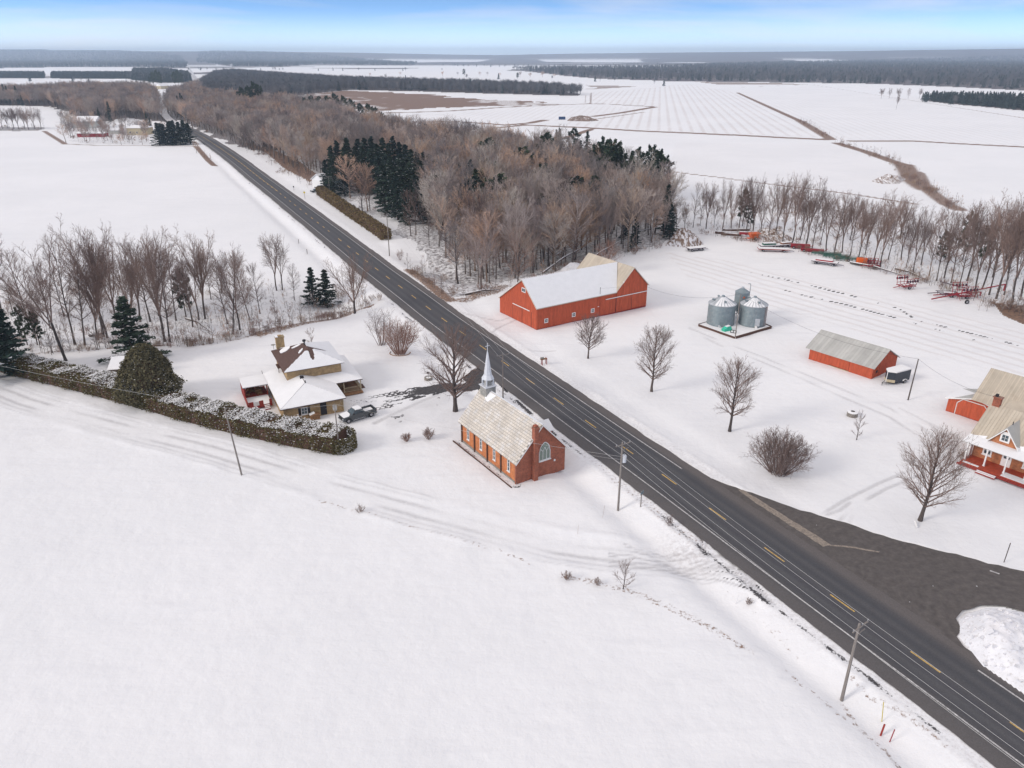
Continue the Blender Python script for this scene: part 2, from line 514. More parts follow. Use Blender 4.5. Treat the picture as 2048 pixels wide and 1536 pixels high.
def build_ground():
    rows = np.concatenate([np.array([2600, 2200, 1950, 1780, 1660, 1600]), np.arange(1562, 1000, -3.0), np.arange(1000, 330, -2.2),
                           np.arange(330, 130, -1.3), np.arange(130, 115.3, -.7), [114.9]])
    cols = np.concatenate([[-6000, -3500, -2200, -1500, -1000, -700, -500, -350, -250, -180, -120, -70, -40], np.arange(-20, 2069, 3.0),
                           [2090, 2120, 2170, 2230, 2300, 2400, 2550, 2750, 3050, 3550, 4300, 5600, 8000]])
    PX, PY = np.meshgrid(cols, rows)
    u = (PX - CX) / FPX; v = (CY - PY) / FPX
    t = (0 - CAM_H) / (-_st + v * _ct)
    X = u * t; Y = (_ct + v * _st) * t
    nr, nc = X.shape
    X[0] = X[1] * 6; Y[0] = -380
    X = np.clip(X, -19500, 19500)
    Z = tz(X, Y)
    Yf = np.clip(Y, 1, 1e9)
    dr, al, sg = seg_dist(X, Y, ROADC)
    n1 = vnoise(X, Y, 3.1, 1); n2 = vnoise(X, Y, .9, 2); n3 = vnoise(X, Y, 17, 4); n4 = vnoise(X, Y, 90, 6); n5 = vnoise(X, Y, .35, 8)
    fade = 1 - sm(Y, 900, 1500)
    weed = np.zeros_like(X); asph = np.zeros_like(X); trk = np.zeros_like(X); rowm = np.zeros_like(X); rowc = np.zeros_like(X)
    wood = np.zeros_like(X); grit = np.zeros_like(X); dz = np.zeros_like(X)
    def addmax(a, b): return np.maximum(a, b)
    # woodland floors
    for k, pl in WOODS_W.items():
        x0, y0 = pl.min(0) - 30; x1, y1 = pl.max(0) + 30
        sel = (X > x0) & (X < x1) & (Y > y0) & (Y < y1)
        if not sel.any(): continue
        ins = np.zeros(X.shape); xs, ys = X[sel], Y[sel]
        wob = (vnoise(xs, ys, 8, 3) - .5) * np.minimum(8, ys * .02)
        I = in_poly(xs + wob, ys + wob, pl).astype(float)
        lev = {'treeline_left': .42, 'treeline_right': .40, 'central': .62, 'road_far': .8, 'field_row': .7, 'yard_left': .5}.get(k, 1.0)
        ins[sel] = I * lev
        wood = addmax(wood, ins)
    # hills become wooded far out with pale strips of fields
    far = sm(Y, 3300, 5600)
    strip = vnoise(X, Y * .35, 900, 11) * .6 + vnoise(X, Y * .5, 350, 12) * .4
    wood = addmax(wood, far * sm(strip, .40, .50) * (PX > 430) + far * (PX <= 430) * .95)
    wood = addmax(wood, sm(Y, 6500, 9000) * .92)
    midf = sm(Y, 1700, 2300) * (1 - far)
    wood = addmax(wood, midf * sm(vnoise(X, Y * .5, 260, 13), .70, .74) * .9)
    # brown marsh and crop edges
    marsh = P([(600, 188), (640, 183), (700, 181), (760, 184), (880, 190), (960, 195), (1100, 204), (1140, 209), (1040, 212), (960, 213), (850, 220), (790, 221), (760, 225), (700, 224), (640, 206)])
    wx_ = (vnoise(X, Y, 26, 61) - .5) * 30 + (vnoise(X, Y, 9, 62) - .5) * 12; wy_ = (vnoise(X, Y, 30, 63) - .5) * 34 + (vnoise(X, Y, 10, 64) - .5) * 14
    I = in_poly(X + wx_, Y + wy_, marsh)
    white1 = in_poly(X + wx_, Y + wy_, P([(880, 186), (1156, 194), (1156, 206), (1040, 202), (940, 197), (880, 193)]))
    weed = addmax(weed, I * (.52 + .38 * sm(vnoise(X, Y * .4, 34, 21) * .6 + vnoise(X, Y * .5, 11, 22) * .4, .3, .6)) * (1 - .8 * white1))
    weed = addmax(weed, in_poly(X, Y, P([(1385, 163), (1560, 166), (1622, 169), (1560, 170), (1440, 170)])) * .62)
    weed = addmax(weed, in_poly(X, Y, P([(1170, 170), (1270, 172), (1230, 176), (1180, 175)])) * .6)
    brown = [([(1049, 250), (1165, 255), (1281, 262), (1400, 267), (1460, 270)], 6, .85), ([(1470, 270), (1560, 275), (1649, 279)], 6, .85), ([(1127, 277), (1182, 259)], 4, .8),
             ([(1474, 185), (1560, 224), (1600, 242)], 4, .8), ([(1600, 242), (1656, 275), (1662, 279)], 5.5, .7),
             ([(1673, 286), (1730, 303), (1785, 323), (1809, 330)], 5, .72), ([(1809, 330), (1826, 361), (1854, 378)], 7, .7), ([(1838, 345), (1850, 370)], 4, .66),
             ([(1854, 378), (1895, 409), (1918, 420)], 4.5, .68), ([(1703, 282), (1826, 282), (1930, 288), (2048, 294), (2400, 310)], 5, .85),
             ([(1348, 344), (1440, 355), (1546, 369), (1640, 381), (1724, 392), (1830, 408)], 2.0, .75), ([(1460, 175), (1621, 169), (1741, 188), (1861, 207), (2048, 236), (2300, 275)], 4, .6),
             ([(1185, 233), (1240, 226), (1310, 214)], 5, .9), ([(1186, 239), (1235, 232), (1290, 224)], 4, .6), ([(1178, 207), (1230, 209), (1300, 213)], 6, .85), ([(1182, 185), (1181, 207)], 2, .6),
             ([(1172, 190), (1170, 206)], 2, .55), ([(1180, 178), (1250, 174), (1270, 173)], 12, .7), ([(780, 226), (900, 222), (1000, 215), (1130, 209), (1178, 208)], 8, .7),
             ([(820, 244), (900, 243), (960, 246), (1010, 250), (1060, 246), (1090, 240)], 6, .75), ([(1000, 255), (1049, 250)], 6, .7), ([(700, 226), (860, 224)], 5, .6),
             ([(650, 187), (800, 193), (1000, 209)], 6, .4), ([(1130, 150), (1300, 155), (1600, 160)], 10, .5),
             ([(95, 152), (263, 154)], 10, .5), ([(0, 159), (120, 162), (260, 165), (270, 168)], 10, .5), ([(88, 262), (130, 288), (200, 291), (300, 291), (390, 292)], 2.5, .7),
             ([(392, 292), (404, 306), (418, 322), (430, 332)], 2.2, .8), ([(1060, 412), (1120, 420)], 6, .5)]
    for px, wd, st in brown:
        s_, a_, g_ = soft_line(X, Y, px, wd)
        weed = addmax(weed, s_ * st)
    for px, wd, st in [([(1180, 211), (1260, 212)], 3, 1), ]:
        pass
    # brush patches at the right tree line and the mound of grass
    weed = addmax(weed, in_poly(X, Y, P([(1985, 606), (2048, 612), (2300, 650), (2300, 720), (2048, 650), (2005, 632)])) * .9)
    weed = addmax(weed, in_poly(X, Y, P([(1330, 478), (1345, 462), (1380, 468), (1400, 492), (1360, 495)])) * .35)
    # brush along the road north of the hedge
    weed = addmax(weed, in_poly(X, Y, P([(480, 283), (530, 305), (572, 340), (620, 365), (640, 352), (600, 322), (540, 296)])) * .75)
    weed = addmax(weed, soft_line(X, Y, [(820, 540), (850, 560), (885, 590), (900, 600)], 2.4)[0] * .7)
    weed = addmax(weed, soft_line(X, Y, [(895, 600), (930, 598), (985, 585), (1005, 572)], 2.6)[0] * .6)
    # hem of grass at the top of the ravine
    weed = addmax(weed, soft_line(X, Y, [(60, 707), (140, 697), (250, 692), (330, 688), (400, 687), (480, 675), (570, 650), (650, 628), (712, 612), (745, 602)], 1.0)[0] * (.28 + .42 * vnoise(X, Y, 2.6, 77)))
    weed = addmax(weed, soft_line(X, Y, [(520, 664), (600, 640), (690, 612)], 3.0)[0] * .62)
    # ragged weeds in the foreground field edges
    for px, wd, st in [([(640, 1000), (700, 1018), (760, 1032), (820, 1050), (900, 1072), (1000, 1100), (1060, 1125)], .55, .42),
                       ([(1130, 1150), (1200, 1165), (1260, 1180), (1330, 1210), (1420, 1255), (1500, 1300)], .8, .46),
                       ([(1560, 1330), (1640, 1390), (1690, 1430)], .6, .42),
                       ([(1700, 1350), (1740, 1390), (1800, 1420), (1890, 1490)], .45, .46),
                       ([(1690, 1400), (1720, 1450), (1770, 1490), (1800, 1530)], .45, .48),
                       ([(1230, 960), (1300, 1010), (1360, 1065), (1400, 1085)], 1.2, .40), ([(1450, 1180), (1520, 1230), (1600, 1300)], 1.0, .35),
                       ([(1180, 905), (1220, 950)], .8, .34)]:
        s_, a_, g_ = soft_line(X, Y, px, wd)
        weed = addmax(weed, s_ * st)
    # dark gravel showing along the road shoulders
    edge = np.exp(-((dr - 6.6 - (n3 - .5) * 1.0 - (n1 - .5) * .5) / (.25 + .5 * n1)) ** 2) * (sg > 0) * sm(n1 * .4 + n3 * .6, .22, .5) * (Y < 420)
    edge2 = np.exp(-((dr - 6.1) / .3) ** 2) * (sg < 0) * sm(n1 * .5 + n3 * .5, .56, .66) * (Y < 420)
    asph = addmax(asph, edge * (.38 + .34 * n2)); asph = addmax(asph, edge2 * .5)
    grit = addmax(grit, np.exp(-((dr - 6.4) / 1.3) ** 2) * .5 * (Y < 500))
    grit = addmax(grit, np.exp(-((dr - 5.6) / .7) ** 2) * .6 * (Y < 500))
    # the drive of the brick house: wet asphalt showing through
    s_, a_, g_ = soft_line(X, Y, [(955, 765), (900, 773), (850, 782), (800, 792)], 1.9)
    asph = addmax(asph, np.clip(s_, 0, 1) * sm(n1, -.4, .25) * np.clip(1.6 - a_ / 12, .45, 1))
    for k in range(9):
        o = (k - 4) * 1.05
        line = [(955, 766 + o * 1.0), (900, 775 + o * 1.3), (850, 784 + o * 2.6), (800, 796 + o * 3.4), (750, 806 + o * 3.4), (700, 812 + o * 3.0), (680, 814 + o * 2.4)]
        s_, a_, g_ = soft_line(X, Y, line, .36)
        asph = addmax(asph, s_ * sm(vnoise(X, Y, 1.6, 30 + k), .24, .5) * np.clip(1.2 - a_ / 30, .34, 1) * .95)
    s_, a_, g_ = soft_line(X, Y, [(750, 845), (800, 822), (850, 800), (900, 782)], .5)
    trk = addmax(trk, s_ * .7)
    s_, a_, g_ = soft_line(X, Y, [(690, 870), (760, 850), (860, 800), (950, 772)], 3.6)
    trk = addmax(trk, s_ * .35 * sm(n1, .2, .7))
    asph = addmax(asph, in_poly(X, Y, P([(660, 848), (740, 838), (800, 815), (830, 800), (880, 795), (890, 806), (800, 845), (730, 868), (690, 872)])) * sm(n2 * .5 + n1 * .5, .55, .8) * .55)
    # apron between drive and road
    asph = addmax(asph, in_poly(X, Y, P([(925, 752), (955, 735), (975, 745), (990, 765), (985, 790), (955, 772)])) * 1.0)
    asph = addmax(asph, np.clip(soft_line(X, Y, [(1000, 768), (1020, 790), (1050, 815), (1072, 835)], .35)[0] * sm(n1, .2, .5), 0, 1) * .8)
    # snow covered lane below the hedge
    lane = [(-300, 700), (0, 782), (150, 828), (300, 868), (420, 898), (560, 938), (700, 985), (850, 1025), (1000, 1062), (1120, 1090), (1250, 1108), (1360, 1118), (1450, 1122)]
    dl, all_, sl = seg_dist(X, Y, P(lane))
    for off, wd in [(-1.1, .34), (1.1, .34), (-2.3, .22), (2.6, .25), (3.4, .2), (-3.3, .15)]:
        trk = addmax(trk, np.exp(-((sl - off - (vnoise(all_, sl * 0, 14, 41) - .5) * .7) / wd) ** 2) * (.75 if abs(off) < 2 else .4) * sm(vnoise(X, Y, 7, 42), .1, .5) * (Y < 160))
    # bare strip under the eaves of the chapel
    cpt = P([(1033, 969), (922, 882)]); s_, a_, g_ = seg_dist(X, Y, cpt)
    asph = addmax(asph, np.exp(-((s_ - .55) / .35) ** 2) * (.30 + .35 * n2)); grit = addmax(grit, np.exp(-(s_ / 1.0) ** 2) * .6)
    dz -= .10 * np.exp(-(dl / 2.4) ** 4)
    dz += .16 * np.exp(-((dl - 3.4) / .7) ** 2) * n1
    # fan of wheel marks where the lane meets the road
    for k in range(11):
        q = k / 10
        line = [(1250 + 20 * q, 1085 + 45 * q), (1330 + 30 * q, 1100 + 32 * q), (1400 + 20 * q, 1088 + 62 * q), (1385 + 95 * q, 1050 + 118 * q)] if k < 4 else \
               [(1220, 1086 + 44 * q), (1330, 1098 + 38 * q), (1420 + 10 * q, 1100 + 52 * q), (1440 + 70 * q, 1092 + 92 * q), (1470 + 80 * q, 1118 + 90 * q)]
        s_, a_, g_ = soft_line(X, Y, line, .16)
        trk = addmax(trk, s_ * .8 * sm(vnoise(X, Y, 2.2, 50 + k), .2, .6))
        asph = addmax(asph, s_ * .62 * sm(a_, 6, 14) * sm(vnoise(X, Y, 2.0, 60 + k), .42, .7))
    for line in [[(1388, 1062), (1392, 1085), (1405, 1105), (1430, 1125)], [(1400, 1075), (1412, 1100), (1445, 1125), (1480, 1140)], [(1380, 1060), (1378, 1090), (1360, 1110)]]:
        s_, a_, g_ = soft_line(X, Y, line, .2)
        asph = addmax(asph, s_ * .55 * sm(vnoise(X, Y, 1.2, 73), .3, .7))
    grit = addmax(grit, np.exp(-(np.hypot(X - at(1400, 1095)[0], Y - at(1400, 1095)[1]) / 4.5) ** 2) * .8)
    # tracks on the right-hand yard
    yard = [[(1380, 655), (1450, 685), (1520, 712), (1600, 745), (1700, 785), (1780, 815), (1850, 855), (1900, 900)],
            [(1385, 662), (1450, 694), (1520, 722), (1600, 757), (1700, 800), (1780, 832), (1840, 870), (1880, 905)],
            [(1900, 905), (1840, 930), (1760, 965), (1690, 1000), (1640, 1030)], [(1910, 915), (1850, 945), (1770, 978), (1710, 1012), (1680, 1040)],
            [(1700, 1005), (1680, 1020), (1655, 1028)], [(1720, 1010), (1705, 1030), (1700, 1045)],
            [(905, 620), (950, 632), (1000, 640), (1030, 634)], [(985, 665), (1005, 650), (1035, 640)], [(975, 662), (990, 668), (1005, 690)], [(1035, 690), (1060, 702), (1110, 700)]]
    for k, line in enumerate(yard):
        s_, a_, g_ = soft_line(X, Y, line, .30)
        trk = addmax(trk, s_ * .62 * sm(vnoise(X, Y, 5, 80 + k), .15, .55))
    for k in range(7):      # arcs in front of the farmhouse
        line = [(1800 + k * 12, 815 + k * 6), (1860 + k * 9, 845 + k * 4), (1885 + k * 8, 880), (1880 + k * 8, 915)]
        trk = addmax(trk, soft_line(X, Y, line, .22)[0] * .45)
    # crop rows: stubble lines with bare soil showing, right field
    ra, rb = at(1350, 510), at(2048, 700)
    rd = (rb - ra) / np.linalg.norm(rb - ra); rn = np.array([-rd[1], rd[0]])
    c_near = (X - ra[0]) * rn[0] + (Y - ra[1]) * rn[1]
    al_near = (X - ra[0]) * rd[0] + (Y - ra[1]) * rd[1]
    regn = in_poly(X, Y, P([(1330, 505), (1450, 520), (1700, 580), (1960, 640), (2300, 720), (2300, 860), (2048, 760), (1830, 700), (1640, 640), (1500, 600), (1380, 560)]))
    rowm = np.where(regn, .22, rowm); rowc = np.where(regn, c_near / 3.4, rowc)
    for line in ([(1375, 520), (1440, 533), (1505, 545), (1560, 556), (1700, 590), (1800, 618), (1830, 640), (1920, 662), (2048, 695), (2300, 760)],
                 [(1435, 543), (1510, 562), (1600, 588), (1700, 610), (1800, 638), (1890, 665), (1980, 690), (2048, 708), (2300, 775)]):
        s_, a_, g_ = soft_line(X, Y, line, .42)
        asph = addmax(asph, s_ * sm(vnoise(X, Y, 2.6, 91) * .4 + vnoise(X, Y, .7, 92) * .35 + vnoise(X, Y, 9, 93) * .25, .34, .52) * 1.0 * sm(a_, 5, 30))
    # far fields
    A_, B_ = at(1474, 185), at(1656, 275)
    fd = (B_ - A_) / np.linalg.norm(B_ - A_); fn = np.array([-fd[1], fd[0]])
    c_far = (X - A_[0]) * fn[0] + (Y - A_[1]) * fn[1]
    f1 = in_poly(X, Y, P([(1184, 184), (1280, 178), (1350, 170), (1385, 170), (1470, 184), (1655, 276), (1400, 266), (1165, 254), (1120, 246), (1180, 232), (1312, 216), (1300, 212), (1186, 208)]))
    f2 = in_poly(X, Y, P([(1480, 184), (1620, 171), (1741, 190), (1861, 209), (2048, 238), (2500, 300), (2500, 310), (2048, 292), (1826, 281), (1670, 280)]))
    f3 = in_poly(X, Y, P([(780, 242), (790, 230), (900, 226), (1100, 211), (1300, 214), (1180, 234), (1090, 244), (960, 240)]))
    for F, stg, per in ((f1, .30, 8.5), (f2, .15, 7.0), (f3, .18, 7.0)):
        rowm = np.where(F, stg, rowm); rowc = np.where(F, c_far / per, rowc)
    A2, B2 = at(0, 440), at(240, 330)
    f4 = in_poly(X, Y, P([(-600, 262), (90, 262), (130, 290), (380, 294), (600, 500), (0, 480), (-600, 560)]))
    c4 = (X * .8 - Y * .6)
    rowm = np.where(f4, .0, rowm); rowc = np.where(f4, c4 / 4.0, rowc)
    f5 = in_poly(X, Y, P([(1350, 285), (1670, 290), (1810, 335), (1850, 382), (1900, 412), (1724, 390), (1546, 367), (1340, 342)]))
    rowm = np.where(f5, .16, rowm); rowc = np.where(f5, (X * .25 + Y) / 2.6, rowc)
    fg = (Y < 150) & (PY > 800) & (sl < -5)
    rowm = np.where(fg, .0, rowm); rowc = np.where(fg, sl / 2.6, rowc)
    # keep the road bed free, lowered beneath the asphalt
    bed = dr < 5.2
    Z = np.where(bed, Z - .12 - np.clip(Yf, 0, 900) * .0012, Z)
    jn = in_poly(X, Y, JUNC)
    Z = np.where(jn & (Y < 100), -.16, Z)
    # ploughed ridges beside road and junction
    Z = Z + (.22 * np.exp(-((dr - 7.3) / .5) ** 2) * n1 * (Y < 300) + dz * (~bed)) * (~(jn & (Y < 100)))
    ZZ = Z + ((n2 - .5) * .035 * (Y < 140) + (n1 - .5) * .10 * (Y < 220) * (dr > 7)) * (~(jn & (Y < 100)))
    rut = trk * (Y < 200)
    ZZ -= rut * .05
    # woodland floor is rough
    ZZ += wood * (n2 - .4) * .4 * (Y < 250) * (Y > 1)
    verts = np.stack([X, Y, ZZ], -1).reshape(-1, 3)
    idx = np.arange(nr * nc).reshape(nr, nc)
    q = np.stack([idx[:-1, :-1], idx[:-1, 1:], idx[1:, 1:], idx[1:, :-1]], -1).reshape(-1, 4)
    me = bpy.data.meshes.new('ground')
    me.vertices.add(len(verts)); me.vertices.foreach_set('co', verts.ravel().astype(np.float32))
    me.loops.add(q.size); me.loops.foreach_set('vertex_index', q.ravel().astype(np.int32))
    me.polygons.add(len(q)); me.polygons.foreach_set('loop_start', np.arange(0, q.size, 4, dtype=np.int32))
    me.polygons.foreach_set('use_smooth', np.ones(len(q), bool))
    me.update(calc_edges=True)
    for nm, arr in (('weed', weed), ('asph', asph), ('trk', trk), ('wood', wood), ('grit', grit), ('rowm', rowm), ('rowc', rowc)):
        a = me.attributes.new(nm, 'FLOAT', 'POINT')
        a.data.foreach_set('value', arr.ravel().astype(np.float32))
    return me

def ground_mat():
    m, n, b = new_mat('snow_ground')
    L = n.links.new
    def attr(k):
        a = n.nodes.new('ShaderNodeAttribute'); a.attribute_name = k; return a.outputs['Fac']
    def noise(scale, det=4, vec=None, rough=.6):
        z = n.nodes.new('ShaderNodeTexNoise'); z.inputs['Scale'].default_value = scale; z.inputs['Detail'].default_value = det
        z.inputs['Roughness'].default_value = rough
        L(vec if vec else g.outputs['Position'], z.inputs['Vector']); return z.outputs['Fac']
    def math_(op, a, bb, c=None, cl=False):
        q = n.nodes.new('ShaderNodeMath'); q.operation = op; q.use_clamp = cl
        for i, x in enumerate((a, bb, c)):
            if x is None: continue
            if isinstance(x, (int, float)): q.inputs[i].default_value = x
            else: L(x, q.inputs[i])
        return q.outputs[0]
    def rng(v, a, bb, c=0.0, d=1.0):
        q = n.nodes.new('ShaderNodeMapRange'); q.interpolation_type = 'SMOOTHSTEP'
        q.inputs['From Min'].default_value = a; q.inputs['From Max'].default_value = bb
        q.inputs['To Min'].default_value = c; q.inputs['To Max'].default_value = d
        L(v, q.inputs['Value']); return q.outputs[0]
    def mixc(f, A, B):
        q = n.nodes.new('ShaderNodeMix'); q.data_type = 'RGBA'
        L(f, q.inputs['Factor'])
        for k, x in (('A', A), ('B', B)):
            if isinstance(x, tuple): q.inputs[k].default_value = (*x, 1)
            else: L(x, q.inputs[k])
        return q.outputs['Result']
    g = n.nodes.new('ShaderNodeNewGeometry')
    nf = noise(2.2, 6, rough=.7); nm = noise(.25, 4); nl = noise(.018, 3); nff = noise(9, 3)
    snow = mixc(rng(nl, .35, .65), (.80, .792, .795), (.84, .828, .83))
    snow = mixc(rng(nm, .3, .75, 0, .35), snow, (.76, .758, .77))
    # rows
    rc = attr('rowc')
    wv = math_('SINE', math_('MULTIPLY', math_('ADD', rc, math_('MULTIPLY', nm, .55)), 6.2832), 0)
    rm = math_('MULTIPLY', attr('rowm'), math_('MULTIPLY', rng(wv, .1, .95), rng(noise(.02, 4), .28, .58, .35, 1)), cl=True)
    rm = math_('MULTIPLY', rm, rng(nf, .3, .6, .75, 1))
    snow = mixc(rm, snow, (.46, .36, .31))
    # faint tonal drifts and crusts of the wind packed snow
    mpg = n.nodes.new('ShaderNodeMapping'); lp0, lp1 = at(0, 782), at(1120, 1090)
    mpg.inputs['Rotation'].default_value = (0, 0, -math.atan2(lp1[1] - lp0[1], lp1[0] - lp0[0])); mpg.inputs['Scale'].default_value = (.16, 1, 1)
    mpg.vector_type = 'TEXTURE' if False else 'POINT'
    L(g.outputs['Position'], mpg.inputs[0])
    drift = noise(.42, 7, mpg.outputs[0], .62)
    snow = mixc(math_('MULTIPLY', rng(drift, .50, .74), rng(noise(.02, 3), .35, .65, .12, .5)), snow, (.69, .685, .705))
    speck = math_('MULTIPLY', rng(noise(4.2, 3, rough=.6), .70, .76), rng(noise(.12, 4, rough=.7), .50, .62, 0, .55))
    snow = mixc(speck, snow, (.42, .38, .37))
    # thin stubble pricking through everywhere, in drifts
    st = math_('MULTIPLY', rng(nff, .60, .72), rng(noise(.05, 5, rough=.7), .50, .68, 0, .30))
    snow = mixc(st, snow, (.50, .44, .40))
    # packed wheel tracks
    snow = mixc(math_('MULTIPLY', attr('trk'), rng(nf, .3, .6, .6, 1.0)), snow, (.47, .455, .46))
    snow = mixc(math_('MULTIPLY', attr('grit'), rng(nf, .42, .66, .05, .8)), snow, (.47, .43, .42))
    # woodland floor: leaf litter and twigs through snow
    wd = attr('wood')
    wmask = rng(math_('ADD', wd, math_('MULTIPLY', math_('SUBTRACT', noise(.9, 6, rough=.75), .5), 1.5)), .42, .86)
    wcol = mixc(rng(noise(.004, 4), .3, .7), (.115, .085, .085), (.15, .135, .13))
    wmask = math_('MULTIPLY', wmask, rng(wd, .0, .1))
    snow = mixc(wmask, snow, wcol)
    # weeds / dry grass
    we = attr('weed')
    wf = rng(math_('ADD', we, math_('MULTIPLY', math_('SUBTRACT', nf, .5), 1.3)), .42, .66)
    wf = math_('MULTIPLY', wf, rng(we, .0, .12))
    wc = mixc(rng(noise(1.1, 5), .3, .7), (.15, .095, .07), (.27, .165, .11))
    snow = mixc(wf, snow, wc)
    # bare asphalt / soil
    as_ = attr('asph')
    af = rng(math_('ADD', as_, math_('MULTIPLY', math_('SUBTRACT', noise(3.5, 5, rough=.7), .5), .9)), .44, .58)
    af = math_('MULTIPLY', af, rng(as_, .0, .1))
    ac = mixc(rng(nf, .3, .7), (.045, .042, .045), (.085, .078, .078))
    col = mixc(af, snow, ac)
    L(col, b.inputs['Base Color'])
    b.inputs['Roughness'].default_value = .75
    b.inputs['Specular IOR Level'].default_value = .25
    hgt = math_('ADD', math_('ADD', math_('MULTIPLY', noise(.7, 6, rough=.6), .15), math_('MULTIPLY', drift, .13)), math_('MULTIPLY', nf, .035))
    hgt = math_('SUBTRACT', hgt, math_('MULTIPLY', rm, .06))
    hgt = math_('SUBTRACT', hgt, math_('MULTIPLY', attr('trk'), .05))
    bp = n.nodes.new('ShaderNodeBump'); bp.inputs['Strength'].default_value = .8; bp.inputs['Distance'].default_value = 1.0
    L(hgt, bp.inputs['Height'])
    L(bp.outputs[0], b.inputs['Normal'])
    return m
GM = build_ground()
GM.materials.append(ground_mat())
structure('ground', GM)

# ---------------------------------------------------------------- road
def road_mat():
    m, n, b = new_mat('asphalt')
    L = n.links.new
    g = n.nodes.new('ShaderNodeNewGeometry')
    off = n.nodes.new('ShaderNodeAttribute'); off.attribute_name = 'off'
    al = n.nodes.new('ShaderNodeAttribute'); al.attribute_name = 'along'
    cmb = n.nodes.new('ShaderNodeCombineXYZ')
    s1 = n.nodes.new('ShaderNodeMath'); s1.operation = 'MULTIPLY'; s1.inputs[1].default_value = .06; L(al.outputs['Fac'], s1.inputs[0])
    L(s1.outputs[0], cmb.inputs[0]); L(off.outputs['Fac'], cmb.inputs[1])
    z = n.nodes.new('ShaderNodeTexNoise'); z.inputs['Scale'].default_value = 1.3; z.inputs['Detail'].default_value = 6; L(cmb.outputs[0], z.inputs['Vector'])
    z2 = n.nodes.new('ShaderNodeTexNoise'); z2.inputs['Scale'].default_value = 9; z2.inputs['Detail'].default_value = 5; z2.inputs['Roughness'].default_value = .75; L(g.outputs['Position'], z2.inputs['Vector'])
    rp = n.nodes.new('ShaderNodeValToRGB')
    mr = n.nodes.new('ShaderNodeMapRange'); mr.inputs['From Min'].default_value = -6.5; mr.inputs['From Max'].default_value = 6.5
    ws = n.nodes.new('ShaderNodeMath'); ws.operation = 'MULTIPLY_ADD'; ws.inputs[1].default_value = .5; L(z.outputs['Fac'], ws.inputs[0]); L(off.outputs['Fac'], ws.inputs[2])
    L(ws.outputs[0], mr.inputs['Value']); L(mr.outputs[0], rp.inputs[0])
    def p(o): return (o + 6.5) / 13
    E = rp.color_ramp.elements
    stops = [(-6.5, (0.115, 0.101, 0.097)), (-4.0, (0.119, 0.105, 0.101)), (-3.2, (0.078, 0.074, 0.077)), (-2.4, (0.062, 0.062, 0.068)), (-1.75, (0.084, 0.081, 0.085)), (-1.0, (0.062, 0.062, 0.068)), (0, (0.081, 0.078, 0.082)),
             (1.2, (0.065, 0.063, 0.070)), (1.95, (0.086, 0.084, 0.088)), (2.8, (0.065, 0.063, 0.069)), (3.6, (0.081, 0.077, 0.078)), (4.4, (0.105, 0.096, 0.095)), (6.5, (0.115, 0.104, 0.101))]
    E[0].position = 0; E[0].color = (*stops[0][1], 1); E[1].position = 1; E[1].color = (*stops[-1][1], 1)
    for o, c in stops[1:-1]:
        e = E.new(p(o)); e.color = (*c, 1)
    r = n.nodes.new('ShaderNodeMapRange'); r.inputs['From Min'].default_value = .25; r.inputs['From Max'].default_value = .75
    r.inputs['To Min'].default_value = .72; r.inputs['To Max'].default_value = 1.3
    L(z2.outputs['Fac'], r.inputs['Value'])
    cc = n.nodes.new('ShaderNodeCombineColor')
    for i in range(3): L(r.outputs[0], cc.inputs[i])
    mx = n.nodes.new('ShaderNodeMix'); mx.data_type = 'RGBA'; mx.blend_type = 'MULTIPLY'; mx.inputs['Factor'].default_value = 1
    L(rp.outputs[0], mx.inputs['A']); L(cc.outputs[0], mx.inputs['B'])
    # lumps of snow fallen on the carriageway
    z3 = n.nodes.new('ShaderNodeTexNoise'); z3.inputs['Scale'].default_value = 1.7; z3.inputs['Detail'].default_value = 3; L(g.outputs['Position'], z3.inputs['Vector'])
    r3 = n.nodes.new('ShaderNodeMapRange'); r3.inputs['From Min'].default_value = .775; r3.inputs['From Max'].default_value = .80; L(z3.outputs['Fac'], r3.inputs['Value'])
    m3 = n.nodes.new('ShaderNodeMix'); m3.data_type = 'RGBA'; L(r3.outputs[0], m3.inputs['Factor']); L(mx.outputs['Result'], m3.inputs['A']); m3.inputs['B'].default_value = (.7, .7, .72, 1)
    L(m3.outputs['Result'], b.inputs['Base Color'])
    b.inputs['Roughness'].default_value = .8
    b.inputs['Specular IOR Level'].default_value = .3
    return m
def resample(pl, step_fn):
    pts = [pl[0]]; out_ = [pl[0]]; acc = 0; s = 0
    L_ = np.concatenate([[0], np.cumsum(np.linalg.norm(np.diff(pl, axis=0), axis=1))])
    s = 0; res = []
    while s < L_[-1]:
        res.append(s)
        x = np.interp(s, L_, pl[:, 0]); y = np.interp(s, L_, pl[:, 1])
        s += step_fn(math.hypot(x, y))
    res = np.array(res)
    return np.stack([np.interp(res, L_, pl[:, 0]), np.interp(res, L_, pl[:, 1])], -1), res
def smooth_line(pl, k=9):
    o = pl.copy()
    for _ in range(k):
        o[1:-1] = (o[:-2] + 2 * o[1:-1] + o[2:]) / 4
    return o
RC, RA = resample(ROADC, lambda d: 1.2 if d < 250 else 4)
RC = smooth_line(RC, 60)
RT = np.gradient(RC, axis=0); RT /= np.linalg.norm(RT, axis=1)[:, None]
RN = np.stack([-RT[:, 1], RT[:, 0]], -1)             # left of travel = towards the camera side
def rz(i): return .02 + min(max(RC[i][1], 0), 900) * .0006
